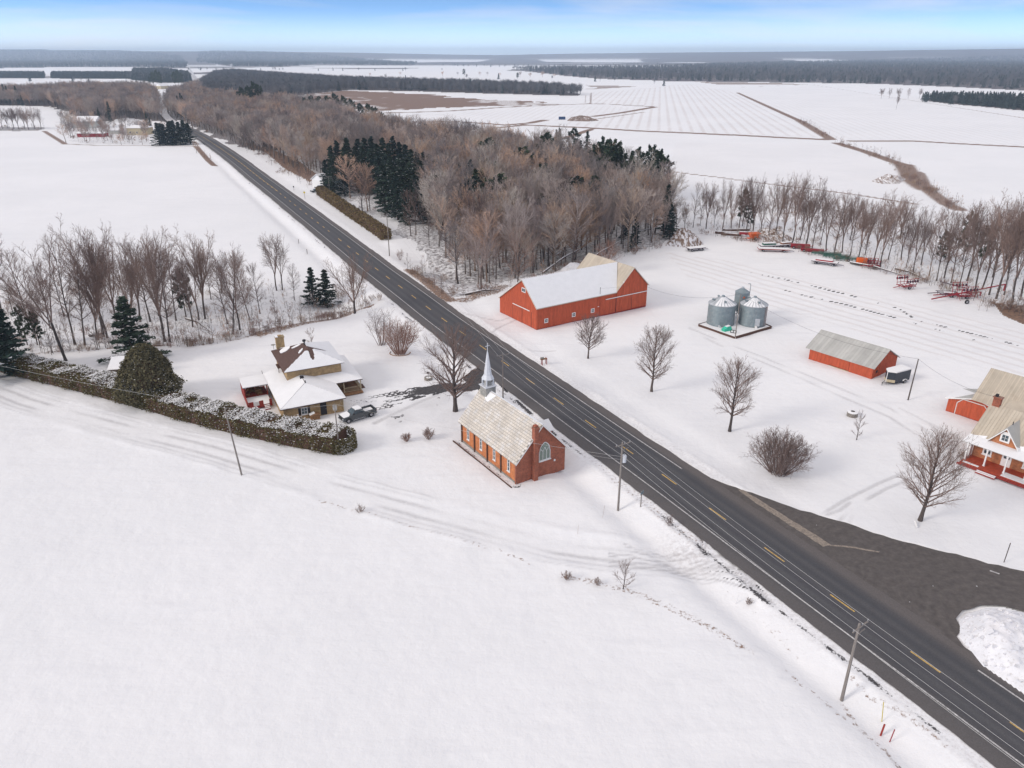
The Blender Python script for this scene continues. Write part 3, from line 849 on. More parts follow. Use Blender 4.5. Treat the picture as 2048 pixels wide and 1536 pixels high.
def strip(name, o0, o1, i0, i1, zoff, mt, jit=0.0, cols=None, seed=0):
    rr = random.Random(seed)
    offs = cols or [o0, o1]
    vs = []; fs = []; offv = []; alv = []
    w0 = w1 = 0
    for i in range(i0, i1):
        if jit:
            w0 = w0 * .75 + rr.uniform(-1, 1) * jit * .5; w1 = w1 * .75 + rr.uniform(-1, 1) * jit * .5
        for j, o in enumerate(offs):
            oo = o + (w0 if j == 0 else w1 if j == len(offs) - 1 else 0)
            p_ = RC[i] + RN[i] * oo
            vs.append((p_[0], p_[1], rz(i) + zoff)); offv.append(oo); alv.append(RA[i])
    k = len(offs)
    for i in range(i1 - i0 - 1):
        for j in range(k - 1):
            a = i * k + j
            fs.append((a, a + 1, a + 1 + k, a + k))
    me = bpy.data.meshes.new(name); me.from_pydata(vs, [], fs); me.materials.append(mt)
    for nm, arr in (('off', offv), ('along', alv)):
        q = me.attributes.new(nm, 'FLOAT', 'POINT'); q.data.foreach_set('value', arr)
    me.update()
    return me
def road_index(px, py):
    p_ = at(px, py); return int(np.argmin(np.linalg.norm(RC - p_, axis=1)))
ASPH = road_mat()
iBend = road_index(362, 253)
structure('road', strip('road', -5.3, 5.6, 0, iBend, 0, ASPH, jit=.22, cols=[-5.3, -4, -2, 0, 2, 4, 5.6], seed=3))
M['snowy_road'] = mat('snow_covered_road', (.62, .61, .62), .8, .15, .3, col2=(.30, .29, .30), thr=(.5, .7))
structure('snowy_road', strip('snowy_road', -3.6, 3.6, iBend - 1, len(RC), 0, M['snowy_road'], jit=.3, cols=[-3.6, 0, 3.6], seed=4))
M['line_white'] = mat('worn_white_line', (.50, .48, .47), .7, .3, 3, col2=(.16, .155, .155), thr=(.45, .75))
M['line_yellow'] = mat('worn_yellow_line', (.60, .38, .10), .7, .2, 3, col2=(.26, .20, .13), thr=(.42, .75))
M['line_yellow_far'] = M['line_yellow']
iA, iB = road_index(1362, 939), road_index(1936, 1327)
structure('edge_line', strip('edge_line', 3.36, 3.54, 0, iBend, .006, M['line_white']))
structure('edge_line', strip('edge_line', -3.54, -3.36, iA, iBend, .006, M['line_white']))
structure('edge_line', strip('edge_line', -3.54, -3.36, 0, iB, .006, M['line_white']))
iD = road_index(1826, 1306)
iS = road_index(556, 384)
per = 9.7
a0 = RA[iD] - 0.2
k = -7
n_d = 0
while True:
    s0 = a0 + k * per - 3.1; s1 = s0 + 3.15
    k += 1
    i0, i1 = int(np.searchsorted(RA, s0)), int(np.searchsorted(RA, s1))
    if i0 < 1: continue
    if i0 >= len(RA) - 10 or RC[i0][1] > 560: break
    pa, pb = [], []
    vs = []
    for s in (s0, s1):
        x = np.interp(s, RA, RC[:, 0]); y = np.interp(s, RA, RC[:, 1])
        i = min(int(np.searchsorted(RA, s)), len(RA) - 1)
        wl = .075 + min(RC[i][1], 500) * .0002
        for o in (-wl, wl):
            vs.append((x + RN[i][0] * o, y + RN[i][1] * o, rz(i) + .006))
    me = bpy.data.meshes.new('centre_dash'); me.from_pydata(vs, [], [(0, 1, 3, 2)]); me.materials.append(M['line_yellow'])
    structure('centre_dash', me)
structure('centre_line', strip('centre_line', -.38, -.22, iS, road_index(386, 264), .006, M['line_yellow']))
# junction apron of the side road
def junction_mat():
    m, n, b = new_mat('gravelly_asphalt')
    L = n.links.new
    g = n.nodes.new('ShaderNodeNewGeometry')
    c = at(2040, 1262)
    v = n.nodes.new('ShaderNodeVectorMath'); v.operation = 'SUBTRACT'; v.inputs[1].default_value = (c[0], c[1], 0); L(g.outputs['Position'], v.inputs[0])
    ln = n.nodes.new('ShaderNodeVectorMath'); ln.operation = 'LENGTH'; L(v.outputs[0], ln.inputs[0])
    z = n.nodes.new('ShaderNodeTexNoise'); z.inputs['Scale'].default_value = .35; z.inputs['Detail'].default_value = 4; L(g.outputs['Position'], z.inputs['Vector'])
    a = n.nodes.new('ShaderNodeMath'); a.operation = 'MULTIPLY_ADD'; a.inputs[1].default_value = 3.4; L(z.outputs['Fac'], a.inputs[0]); L(ln.outputs['Value'], a.inputs[2])
    z4 = n.nodes.new('ShaderNodeTexNoise'); z4.noise_dimensions = '1D'; z4.inputs['Scale'].default_value = 1.5; z4.inputs['Detail'].default_value = 3; L(a.outputs[0], z4.inputs['W'])
    z2 = n.nodes.new('ShaderNodeTexNoise'); z2.inputs['Scale'].default_value = 1.2; z2.inputs['Detail'].default_value = 8; z2.inputs['Roughness'].default_value = .7; L(g.outputs['Position'], z2.inputs['Vector'])
    r1 = n.nodes.new('ShaderNodeMapRange'); r1.inputs['From Min'].default_value = .2; r1.inputs['From Max'].default_value = .8; L(z4.outputs['Fac'], r1.inputs['Value'])
    m1 = n.nodes.new('ShaderNodeMix'); m1.data_type = 'RGBA'; L(r1.outputs[0], m1.inputs['Factor']); m1.inputs['A'].default_value = (.078, .067, .063, 1); m1.inputs['B'].default_value = (.102, .088, .081, 1)
    r2 = n.nodes.new('ShaderNodeMapRange'); r2.inputs['From Min'].default_value = .3; r2.inputs['From Max'].default_value = .7; r2.inputs['To Min'].default_value = .75; r2.inputs['To Max'].default_value = 1.3; L(z2.outputs['Fac'], r2.inputs['Value'])
    cc = n.nodes.new('ShaderNodeCombineColor')
    for i in range(3): L(r2.outputs[0], cc.inputs[i])
    m2 = n.nodes.new('ShaderNodeMix'); m2.data_type = 'RGBA'; m2.blend_type = 'MULTIPLY'; m2.inputs['Factor'].default_value = 1
    L(m1.outputs['Result'], m2.inputs['A']); L(cc.outputs[0], m2.inputs['B'])
    z3 = n.nodes.new('ShaderNodeTexNoise'); z3.inputs['Scale'].default_value = 2.3; z3.inputs['Detail'].default_value = 5; L(g.outputs['Position'], z3.inputs['Vector'])
    r3 = n.nodes.new('ShaderNodeMapRange'); r3.inputs['From Min'].default_value = .745; r3.inputs['From Max'].default_value = .77; L(z3.outputs['Fac'], r3.inputs['Value'])
    m3 = n.nodes.new('ShaderNodeMix'); m3.data_type = 'RGBA'; L(r3.outputs[0], m3.inputs['Factor']); L(m2.outputs['Result'], m3.inputs['A']); m3.inputs['B'].default_value = (.7, .7, .72, 1)
    L(m3.outputs['Result'], b.inputs['Base Color'])
    b.inputs['Roughness'].default_value = .85
    return m
def jitter_poly(pl, step=1.0, amp=.18, seed=5):
    rr = random.Random(seed); o = []
    for i in range(len(pl)):
        a, b_ = pl[i], pl[(i + 1) % len(pl)]
        L_ = np.linalg.norm(b_ - a); k_ = max(1, int(L_ / step))
        for j in range(k_):
            p_ = a + (b_ - a) * j / k_
            o.append((p_[0] + rr.uniform(-amp, amp), p_[1] + rr.uniform(-amp, amp)))
    return o
def flat_sheet(name, pl, z, mt, kind='structure'):
    import mathutils.geometry as mg
    pts = [Vector((a, b_, 0)) for a, b_ in pl]
    tris = mg.tessellate_polygon([pts])
    me = bpy.data.meshes.new(name); me.from_pydata([(p_.x, p_.y, z) for p_ in pts], [], [tuple(t) for t in tris]); me.materials.append(mt)
    me.update()
    return structure(name, me)
inner = [tuple(RC[i] - RN[i] * 3.75) for i in range(road_index(1950, 1330), road_index(1362, 938) + 1)]
JP = jitter_poly(JUNC) + [] 
JP = [q for q in JP if min((q[0] - a[0]) ** 2 + (q[1] - a[1]) ** 2 for a in RC[:120]) > 3.9 ** 2]
JP = JP + inner
flat_sheet('side_road', JP, .0545, junction_mat())
M['pale_band'] = mat('pale_grit_band', (.27, .225, .185), .9, .25, 3, col2=(.15, .13, .12), thr=(.5, .75))
flat_sheet('patched_joint', jitter_poly(P([(1476, 980), (1486, 981), (1520, 1001), (1588, 1044), (1664, 1091), (1646, 1094), (1572, 1046), (1506, 1003)]), .6, .07), .0625, M['pale_band'])
flat_sheet('patched_joint', jitter_poly(P([(1660, 1090.5), (1700, 1093), (1760, 1104), (1758, 1106), (1700, 1096), (1660, 1093)]), .6, .05), .0625, M['pale_band'])
flat_sheet('edge_line', [tuple(q) for q in P([(1980, 1141), (1999, 1147.5), (1998, 1149.5), (1979, 1143)])], .0625, M['line_white'])
# ================================================================= BUILDINGS
def V(*a): return Vector(a)
def wall_poly(mb, p0, p1, tops, thick, z0=-.25):
    """upright wall slab from p0 to p1 (2D); tops = [(t, z), ...]; thickness to the inside (left of p0->p1)"""
    a = V(p0[0], p0[1], 0); b_ = V(p1[0], p1[1], 0); d = b_ - a
    n_ = V(-d.y, d.x, 0).normalized() * thick
    pts = [a + V(0, 0, z0), b_ + V(0, 0, z0)] + [a + d * t + V(0, 0, z) for t, z in reversed(tops)]
    mb.prism(pts, n_)
def boards(mb, p0, p1, tops, bw, z0=0.0, th=.03, rr=None, var=.07):
    """upright boards against the outside (right of p0->p1) of a wall"""
    rr = rr or random.Random(3)
    a = V(p0[0], p0[1], 0); b_ = V(p1[0], p1[1], 0); d = b_ - a; L_ = d.length; d.normalize()
    n_ = V(d.y, -d.x, 0)
    ts = [t * L_ for t, _ in tops]; zz = [z for _, z in tops]
    n = max(1, int(round(L_ / bw))); w_ = L_ / n
    for i in range(n):
        u0, u1 = i * w_ + .008, (i + 1) * w_ - .008
        mids = [t for t in ts if u0 < t < u1]
        t_ = th + rr.uniform(-.008, .01)
        mb.c = rr.uniform(-var, var)
        pts = [a + d * u0 + V(0, 0, z0), a + d * u1 + V(0, 0, z0)] + [a + d * u + V(0, 0, float(np.interp(u, ts, zz))) for u in [u1] + mids[::-1] + [u0]]
        mb.prism([q + n_ * .003 for q in pts], n_ * t_)
    mb.c = 0
def slab(mb, pts, th):
    """roof slab: polygon pts, thickness downwards"""
    mb.prism([Vector(p) for p in pts], (0, 0, -th))
def on_wall(p0, p1, u, z, out_=0.0):
    """point on a wall: u metres from p0 towards p1, height z, moved outwards"""
    a = V(p0[0], p0[1], 0); b_ = V(p1[0], p1[1], 0); d = (b_ - a).normalized()
    return a + d * u + V(d.y, -d.x, 0) * out_ + V(0, 0, z)
def wall_mat4(p0, p1, u, z, out_=0.0):
    """matrix: local x along the wall, local y outwards... z up, origin at the wall point"""
    a = V(p0[0], p0[1], 0); b_ = V(p1[0], p1[1], 0); d = (b_ - a).normalized()
    n_ = V(d.y, -d.x, 0); o = on_wall(p0, p1, u, z, out_)
    m_ = Matrix(((d.x, n_.x, 0, o.x), (d.y, n_.y, 0, o.y), (0, 0, 1, o.z), (0, 0, 0, 1)))
    return m_
def window(root, p0, p1, u, z, w_, h, frame=.09, fm='white', cross=(1, 1), sill=True, gm='glass', deep=.02, label=None):
    """window centred at u, sill height z: frame (> pane, sill)"""
    m4 = wall_mat4(p0, p1, u, z)
    f = MB()
    for x0, x1, z0, z1 in [(-w_ / 2, -w_ / 2 + frame, 0, h), (w_ / 2 - frame, w_ / 2, 0, h), (-w_ / 2 + frame, w_ / 2 - frame, 0, frame), (-w_ / 2 + frame, w_ / 2 - frame, h - frame, h)]:
        f.box(x0, x1, .004, .07, z0, z1, m4)
    for k in range(1, cross[0] + 1):
        x = -w_ / 2 + w_ * k / (cross[0] + 1); f.box(x - .022, x + .022, .012, .055, frame + .001, h - frame - .001, m4)
    for k in range(1, cross[1] + 1):
        zz = h * k / (cross[1] + 1); f.box(-w_ / 2 + frame + .001, w_ / 2 - frame - .001, .013, .054, zz - .022, zz + .022, m4)
    fo = part('window', f, M[fm], root, label)
    xs = [-w_ / 2 + frame] + [-w_ / 2 + w_ * k / (cross[0] + 1) for k in range(1, cross[0] + 1)] + [w_ / 2 - frame]
    zs_ = [frame] + [h * k / (cross[1] + 1) for k in range(1, cross[1] + 1)] + [h - frame]
    for i in range(len(xs) - 1):
        for j in range(len(zs_) - 1):
            g = MB(); g.box(xs[i], xs[i + 1], .008, .03, zs_[j], zs_[j + 1], m4)
            part('pane', g, M[gm], fo)
    if sill:
        s = MB(); s.box(-w_ / 2 - .08, w_ / 2 + .08, .003, .14, -.10, -.002, m4)
        part('sill', s, M[fm if fm != 'dark' else 'stone'], fo)
    return fo
def snow_slab(mb, poly, th=.07, cell=.5, seed=0, hole=None, edge=.0):
    """snow lying on a sloping polygon: small cells with a softly uneven top; hole(p)->True leaves the roof bare"""
    P_ = [Vector(p) for p in poly]
    n_ = (P_[1] - P_[0]).cross(P_[2] - P_[0]).normalized()
    if n_.z < 0: n_ = -n_
    e1 = V(n_.y, -n_.x, 0)
    e1 = e1.normalized() if e1.length > 1e-4 else V(1, 0, 0)
    e2 = n_.cross(e1)
    o = P_[0]
    uv = np.array([[(p - o).dot(e1), (p - o).dot(e2)] for p in P_])
    if hole is None:
        c = sum(P_, V(0, 0, 0)) / len(P_)
        Q = [p + (c - p).normalized() * edge for p in P_]
        # fan of quads towards the centre with a crowned top
        k = len(mb.v); n = len(Q)
        up = n_ * th
        vs = [p + n_ * .004 for p in Q] + [p + up * .9 for p in Q]
        mb.faces(vs, [(i, (i + 1) % n, (i + 1) % n + n, i + n) for i in range(n)] + [tuple(range(n, 2 * n))])
        return
    u0, v0 = uv.min(0); u1, v1 = uv.max(0)
    nu = int((u1 - u0) / cell) + 1; nv = int((v1 - v0) / cell) + 1
    gu, gv = np.meshgrid(u0 + (np.arange(nu) + .5) * cell, v0 + (np.arange(nv) + .5) * cell, indexing='ij')
    I = in_poly(gu, gv, uv)
    K = np.zeros_like(I)
    for i in range(nu):
        for j in range(nv):
            if I[i, j]:
                p = o + e1 * gu[i, j] + e2 * gv[i, j]
                K[i, j] = not hole(p)
    for i in range(nu):
        for j in range(nv):
            if not K[i, j]: continue
            a0, a1 = u0 + i * cell, u0 + (i + 1) * cell; b0, b1 = v0 + j * cell, v0 + (j + 1) * cell
            c4 = [o + e1 * a + e2 * b_ + n_ * th for a, b_ in ((a0, b0), (a1, b0), (a1, b1), (a0, b1))]
            mb.poly(c4)
            for (di, dj, q0, q1) in ((-1, 0, 3, 0), (1, 0, 1, 2), (0, -1, 0, 1), (0, 1, 2, 3)):
                ii, jj = i + di, j + dj
                if not (0 <= ii < nu and 0 <= jj < nv and K[ii, jj]):
                    mb.poly([c4[q0], c4[q0] - n_ * th, c4[q1] - n_ * th, c4[q1]])
def ribs(mb, e0, e1, r1, r0, sp, w_=.035, h=.03, n_over=None):
    """standing ribs up a slope whose eave runs e0->e1 and ridge r0->r1"""
    e0, e1, r0, r1 = map(Vector, (e0, e1, r0, r1))
    n_ = (e1 - e0).cross(r0 - e0).normalized()
    if n_.z < 0: n_ = -n_
    L_ = (e1 - e0).length; n = max(2, int(L_ / sp)); rr = random.Random(int(L_ * 10))
    for i in range(n):
        mb.c = rr.uniform(-.11, .08); g_ = .035 / L_
        mb.poly([e0.lerp(e1, i / n + g_) + n_ * .012, e0.lerp(e1, (i + 1) / n - g_) + n_ * .012, r0.lerp(r1, (i + 1) / n - g_) + n_ * .012, r0.lerp(r1, i / n + g_) + n_ * .012])
    mb.c = -.12
    for i in range(n + 1):
        t = i / n; a = e0.lerp(e1, t); b_ = r0.lerp(r1, t)
        d = (e1 - e0).normalized() * w_ / 2
        mb.prism([a - d + n_ * .002, a + d + n_ * .002, b_ + d + n_ * .002, b_ - d + n_ * .002], n_ * h)

# ---------------------------------------------------------------- the chapel
def frame_of(o_px, x_px, z=0.0):
    o = at(*o_px, z); v = at(*x_px, z) - o
    return o, math.atan2(v[1], v[0])
CO, CA = at(1033.5, 967.5), R(33.3)
W_, L_ = 8.2, 15.3
EZ, RZ = 3.65, 8.1
ch = thing('brick_chapel', 'small orange brick chapel with pale shingled roof, white spire and cross beside the road', 'chapel', (CO[0], CO[1], tzp(CO) + .02), CA)
A, B, C_, D = (0, 0), (W_, 0), (W_, L_), (0, L_)
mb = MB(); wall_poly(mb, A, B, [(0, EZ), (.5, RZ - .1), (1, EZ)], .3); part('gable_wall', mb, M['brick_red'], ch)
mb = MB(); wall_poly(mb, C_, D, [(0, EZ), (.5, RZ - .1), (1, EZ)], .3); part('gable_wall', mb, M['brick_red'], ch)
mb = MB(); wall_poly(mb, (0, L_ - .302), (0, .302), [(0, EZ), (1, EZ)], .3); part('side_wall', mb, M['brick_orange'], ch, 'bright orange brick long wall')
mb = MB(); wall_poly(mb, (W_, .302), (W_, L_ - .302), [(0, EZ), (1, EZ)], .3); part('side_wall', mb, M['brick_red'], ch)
for u in (.14, 3.95, 7.6, 11.2, 14.95):
    mb = MB(); m4 = wall_mat4((0, L_), (0, 0), L_ - u, 0)
    mb.box(-.13, .13, .003, .16, -.2, EZ - .35, m4)
    part('buttress', mb, M['trim_brown' if u > 1 else 'brick_red'], ch)
for u in (13.1, 9.4, 5.75, 2.0):
    window(ch, (0, L_), (0, 0), L_ - u, 1.15, .62, 2.0, frame=.1, cross=(0, 2), gm='glass')
# plinth strip and the kerb in the snow along the long wall
mb = MB(); mb.box(-.06, -.004, -.05, L_, -.2, .3); part('plinth', mb, M['stone'], ch)
kb = MB(); kb.box(-1.2, -1.05, -.4, L_ + .6, -.1, .12)
kbo = part('kerb', kb, M['trim_brown']); tag(kbo, 'low dark edging in the snow along the long wall of the chapel', 'kerb'); kbo.location = ch.location; kbo.rotation_euler = ch.rotation_euler
kb = MB(); kb.box(W_ * .2, W_ * .2 + .5, -.8, -.35, -.1, .03)
ov = .35; sl = (RZ - EZ) / (W_ / 2)
def cz(x): return RZ - abs(x - W_ / 2) * sl
y0, y1 = -.3, L_ + .35
for s in (0, 1):
    xe = -ov if s == 0 else W_ + ov
    rb = MB(); slab(rb, [(xe, y0, cz(xe)), (W_ / 2, y0, RZ), (W_ / 2, y1, RZ), (xe, y1, cz(xe))], .12)
    ro = part('roof', rb, M['stone'], ch)
    # courses of pressed metal shingles, each a tilted plate
    sh = MB(); rr = random.Random(8 + s); nC = 16; nK = 30
    Ls = math.hypot(W_ / 2 + ov, RZ - cz(xe))
    ex = V(1, 0, (RZ - cz(xe)) / (W_ / 2 + ov)).normalized() if s == 0 else V(-1, 0, (RZ - cz(xe)) / (W_ / 2 + ov)).normalized()
    nn = V(-ex.z, 0, abs(ex.x)) if s == 0 else V(ex.z, 0, abs(ex.x))
    for i in range(nC):
        for k in range(nK):
            sh.c = rr.uniform(-.08, .08)
            a0, a1 = i / nC * Ls, (i + 1) / nC * Ls - .035
            b0, b1 = y0 + (y1 - y0) * (k + .5 * (i % 2)) / nK + .014, min(y1, y0 + (y1 - y0) * (k + 1 + .5 * (i % 2)) / nK - .014)
            p0 = V(xe, b0, cz(xe)) + ex * a0 + nn * .055; p1 = V(xe, b1, cz(xe)) + ex * a0 + nn * .055
            p2 = V(xe, b1, cz(xe)) + ex * (a1 - .015) + nn * .006; p3 = V(xe, b0, cz(xe)) + ex * (a1 - .015) + nn * .006
            sh.poly([p0, p1, p2, p3]); sh.poly([p0, p0 - nn * .05, p1 - nn * .05, p1])
    part('shingles', sh, M['shingle_pale'], ro, kind='stuff')
rc = MB(); rc.tube([(W_ / 2, y0, RZ + .05), (W_ / 2, y1, RZ + .05)], .09, 6); part('ridge_cap', rc, M['zinc'], ch)
for s in (0, 1):          # barge boards
    xe = -ov if s == 0 else W_ + ov
    bb = MB(); bb.prism([V(xe, y0 - .03, cz(xe) - .16), V(W_ / 2, y0 - .03, RZ - .16), V(W_ / 2, y0 - .03, RZ + .02), V(xe, y0 - .03, cz(xe) + .02)], (0, .028, 0))
    part('barge_board', bb, M['white'], ch)
sn = MB(); snow_slab(sn, [(W_ / 2 - .1, 11.4, cz(W_ / 2 - .1)), (W_ / 2 - 1.1, 12.3, cz(W_ / 2 - 1.1)), (W_ / 2 - .9, 13.4, cz(W_ / 2 - .9)), (W_ / 2 - .1, 13.5, cz(W_ / 2 - .1))], .12)
part('snow_patch', sn, M['snow'], ch)
# chimney on the gable
mb = MB(); mb.box(2.45, 3.1, -.72, -.004, -.2, 7.9); mb.box(2.37, 3.18, -.8, .02, 7.92, 8.25); mb.box(2.52, 3.03, -.66, -.08, 8.26, 8.5)
part('chimney', mb, M['brick_red'], ch)
# pointed arch window with three lights
wx, wz, ww, wh = 4.62, 2.5, 1.85, 1.25
m4 = wall_mat4(A, B, wx, wz)
def arch(x, r):            # pointed arch height over springing
    return math.sqrt(max(0, (2 * r * .92) ** 2 - (abs(x) + r * .84) ** 2)) if abs(x) < r else 0
def arch_pts(r, n=9): return [(r - 2 * r * i / n, arch(r - 2 * r * i / n, r)) for i in range(n + 1)]
outer = [(-ww / 2, 0), (ww / 2, 0)] + [(x, wh + h) for x, h in arch_pts(ww / 2)]
gl = MB(); gl.prism([m4 @ V(x * .93, .005, z * .97 + .03) for x, z in outer], (m4.to_3x3() @ V(0, .03, 0)))
fr = MB()
for i in range(len(outer)):
    a, b_ = outer[i], outer[(i + 1) % len(outer)]
    fr.tube([m4 @ V(a[0], .05, a[1]), m4 @ V(b_[0], .05, b_[1])], .062, 4)
for x in (-.31, .31):
    fr.tube([m4 @ V(x, .05, 0), m4 @ V(x, .05, wh + .1)], .04, 4)
    fr.tube([m4 @ V(x, .05, wh + .1), m4 @ V(0, .05, wh + .72)], .035, 4)
    fr.tube([m4 @ V(x, .05, wh + .1), m4 @ V(x * 2.2, .05, wh + .55)], .035, 4)
fr.box(-ww / 2 - .1, ww / 2 + .1, .003, .2, -.14, -.01, m4)
fo = part('arched_window', fr, M['white'], ch, 'pointed window with white tracery'); part('pane', gl, M['leaded'], fo)
mb = MB(); mb.box(-.12, .12, .003, .12, 0, .28, wall_mat4(A, B, 6.35, 1.75)); part('meter_box', mb, M['white'], ch)
# vent hatch high in the gable
# bell tower and spire
sx, sy = W_ / 2, 14.0
mb = MB(); mb.box(sx - .85, sx + .85, sy - .85, sy + .85, 5.6, 8.75); tw = part('tower', mb, M['tin_grey'], ch, 'grey tin clad square tower base')
mb = MB(); mb.box(sx - 1.0, sx + 1.0, sy - 1.0, sy + 1.0, 8.753, 8.86); part('cornice', mb, M['zinc'], tw)
mb = MB()
for dx in (-1, 1):
    for dy in (-1, 1): q_ = MB(); q_.box(sx + dx * .58 - .09, sx + dx * .58 + .09, sy + dy * .58 - .09, sy + dy * .58 + .09, 8.862, 9.9); part('belfry_post', q_, M['zinc'], tw)
mb = MB(); mb.box(sx - .40, sx + .40, sy - .40, sy + .40, 8.861, 9.85); part('louvres', mb, M['tin_grey'], tw)
mb = MB(); mb.lathe([(.0, 9.9), (.98, 9.9), (.95, 10.0), (.62, 10.5), (.10, 14.1), (.05, 14.2), (0, 14.22)], 8, (sx, sy, 0)); part('spire', mb, M['zinc'], ch, 'slender white eight sided spire')
mb = MB(); mb.tube([(sx, sy, 14.1), (sx, sy, 15.5)], .045, 6); mb.tube([(sx - .32, sy - .32 * 0, 15.05), (sx + .32, sy, 15.05)], .045, 6); part('cross', mb, M['zinc'], ch)
# small vestry roof on the far side
mb = MB(); mb.box(W_ + .01, W_ + 2.6, 6.6, 9.4, -.2, 2.6); part('vestry_wall', mb, M['brick_red'], ch)
mb = MB()
mb.prism([V(W_ + .01, 6.35, 2.55), V(W_ + .01, 8.0, 3.7), V(W_ + 2.85, 8.0, 3.7), V(W_ + 2.85, 6.35, 2.55)], (0, 0, .1)); mb.prism([V(W_ + .01, 9.65, 2.55), V(W_ + .01, 8.0, 3.7), V(W_ + 2.85, 8.0, 3.7), V(W_ + 2.85, 9.65, 2.55)], (0, 0, .1))
part('vestry_roof', mb, M['snow'], ch)

# ---------------------------------------------------------------- the big red barn
BO, BA = at(1073, 661), R(33.2)
BL, BW = 31.3, 14.6
YR, ZR, ZE, ZB = 5.4, 9.75, 5.0, 3.5        # ridge offset, ridge, front eave, back eave
bn = thing('red_barn', 'large L shaped red barn with snow covered roof and cross gable beside the road', 'barn', (BO[0], BO[1], tzp(BO)), BA)
mb = MB(); wall_poly(mb, (0, BW), (0, 0), [(0, ZB), (1 - YR / BW, ZR - .1), (1, ZE)], .2); part('end_wall', mb, M['red_dark'], bn)
sd_ = MB(); boards(sd_, (0, BW), (0, 0), [(0, ZB), (1 - YR / BW, ZR - .12), (1, ZE)], .3, z0=.1, rr=random.Random(1)); part('siding', sd_, M['red_boards'], bn, kind='stuff')
mb = MB(); wall_poly(mb, (.202, 0), (22.0, 0), [(0, ZE), (1, ZE)], .2); part('long_wall', mb, M['red_dark'], bn)
sd_ = MB(); boards(sd_, (0, 0), (22.0, 0), [(0, ZE), (1, ZE)], .3, z0=.1, rr=random.Random(2)); part('siding', sd_, M['red_boards'], bn, kind='stuff')
wxa, wxb, wxm = 22.0, 31.3, 26.7
mb = MB(); wall_poly(mb, (wxa + .002, 0), (wxb, 0), [(0, ZE), (.5, ZR - .1), (1, 5.2)], .2); part('cross_gable_wall', mb, M['red_dark'], bn)
sd_ = MB(); boards(sd_, (wxa, -.02), (wxb, -.02), [(0, ZE), (.5, ZR - .12), (1, 5.2)], .3, z0=3.68, rr=random.Random(4)); boards(sd_, (wxa, -.02), (wxb, -.02), [(0, 3.5), (1, 3.5)], .3, z0=.1, rr=random.Random(5)); part('siding', sd_, M['red_boards'], bn, kind='stuff')
mb = MB(); wall_poly(mb, (wxb, .202), (wxb, 15.8), [(0, 5.2), (1, 5.2)], .2); wall_poly(mb, (wxb, 16), (wxa, 16), [(0, 5.2), (.5, ZR - .1), (1, ZE)], .2); wall_poly(mb, (wxa, BW), (0.2, BW), [(0, ZB), (1, ZB)], .2); wall_poly(mb, (wxa, 15.8), (wxa, BW + .01), [(0, 5), (1, 5)], .2)
part('back_walls', mb, M['red_dark'], bn)
def zf(y): return ZR - (YR - y) * (ZR - ZE) / YR
def zb(y): return ZR - (y - YR) * (ZR - ZB) / (BW - YR)
o_ = -.3
mb = MB(); slab(mb, [(o_, -.35, zf(-.35) + .1), (wxa - .1, -.35, zf(-.35) + .1), (wxm, YR, ZR + .1), (o_, YR, ZR + .1)], .14); part('roof', mb, M['tan_metal'], bn)
mb = MB(); slab(mb, [(o_, BW + .3, zb(BW + .3) + .1), (o_, YR, ZR + .1), (wxm, YR, ZR + .1), (wxa, BW + .3, zb(BW + .3) + .1)], .14); part('roof', mb, M['tan_metal'], bn)
sn = MB(); snow_slab(sn, [(o_ + .1, -.33, zf(-.33) + .1), (wxa - .35, -.33, zf(-.33) + .1), (wxm - .3, YR, ZR + .1), (o_ + .1, YR, ZR + .1)], .12)
part('snow_cover', sn, M['snow'], bn)
sn = MB(); snow_slab(sn, [(o_ + .1, BW + .2, zb(BW + .2) + .1), (o_ + .1, YR, ZR + .1), (wxm - .2, YR, ZR + .1), (wxa, BW + .2, zb(BW + .2) + .1)], .12); part('snow_cover', sn, M['snow'], bn)
# wing roofs
wl = [(wxa - .3, -.35, ZE - .05), (wxm, -.35, ZR + .12), (wxm, 16.3, ZR + .12), (wxa - .3, 16.3, ZE - .05)]
wr = [(wxb + .3, -.35, 5.0), (wxm, -.35, ZR + .12), (wxm, 16.3, ZR + .12), (wxb + .3, 16.3, 5.0)]
for q, nm in ((wl, 'left'), (wr, 'right')):
    mb = MB(); slab(mb, q, .12); ro = part('roof', mb, M['tan_metal'], bn)
    rb = MB(); ribs(rb, q[0], q[3], q[2], q[1], .76); part('rib', rb, M['tan_metal'], ro, kind='stuff')
mb = MB(); wall_poly(mb, (wxa - 1.6, YR + 3.4), (wxa - 1.6, YR + 3.3), [(0, 1), (1, 1)], .1)
for q0, q1 in (((wxa - .3, ZE - .2), (wxm, ZR)), ((wxb + .3, 4.85), (wxm, ZR))):
    mb = MB(); mb.prism([V(q0[0], -.38, q0[1]), V(q1[0], -.38, q1[1]), V(q1[0], -.38, q1[1] + .16), V(q0[0], -.38, q0[1] + .16)], (0, .028, 0)); part('barge_board', mb, M['shingle_pale'], bn)
for (ya, za), (yb, zb_) in ((((-.35, zf(-.35) - .06)), (YR, ZR - .06)), ((BW + .3, zb(BW + .3) - .06), (YR, ZR - .06))):
    mb = MB(); mb.prism([V(o_ - .03, ya, za), V(o_ - .03, yb, zb_), V(o_ - .03, yb, zb_ + .16), V(o_ - .03, ya, za + .16)], (.028, 0, 0)); part('barge_board', mb, M['shingle_pale'], bn)
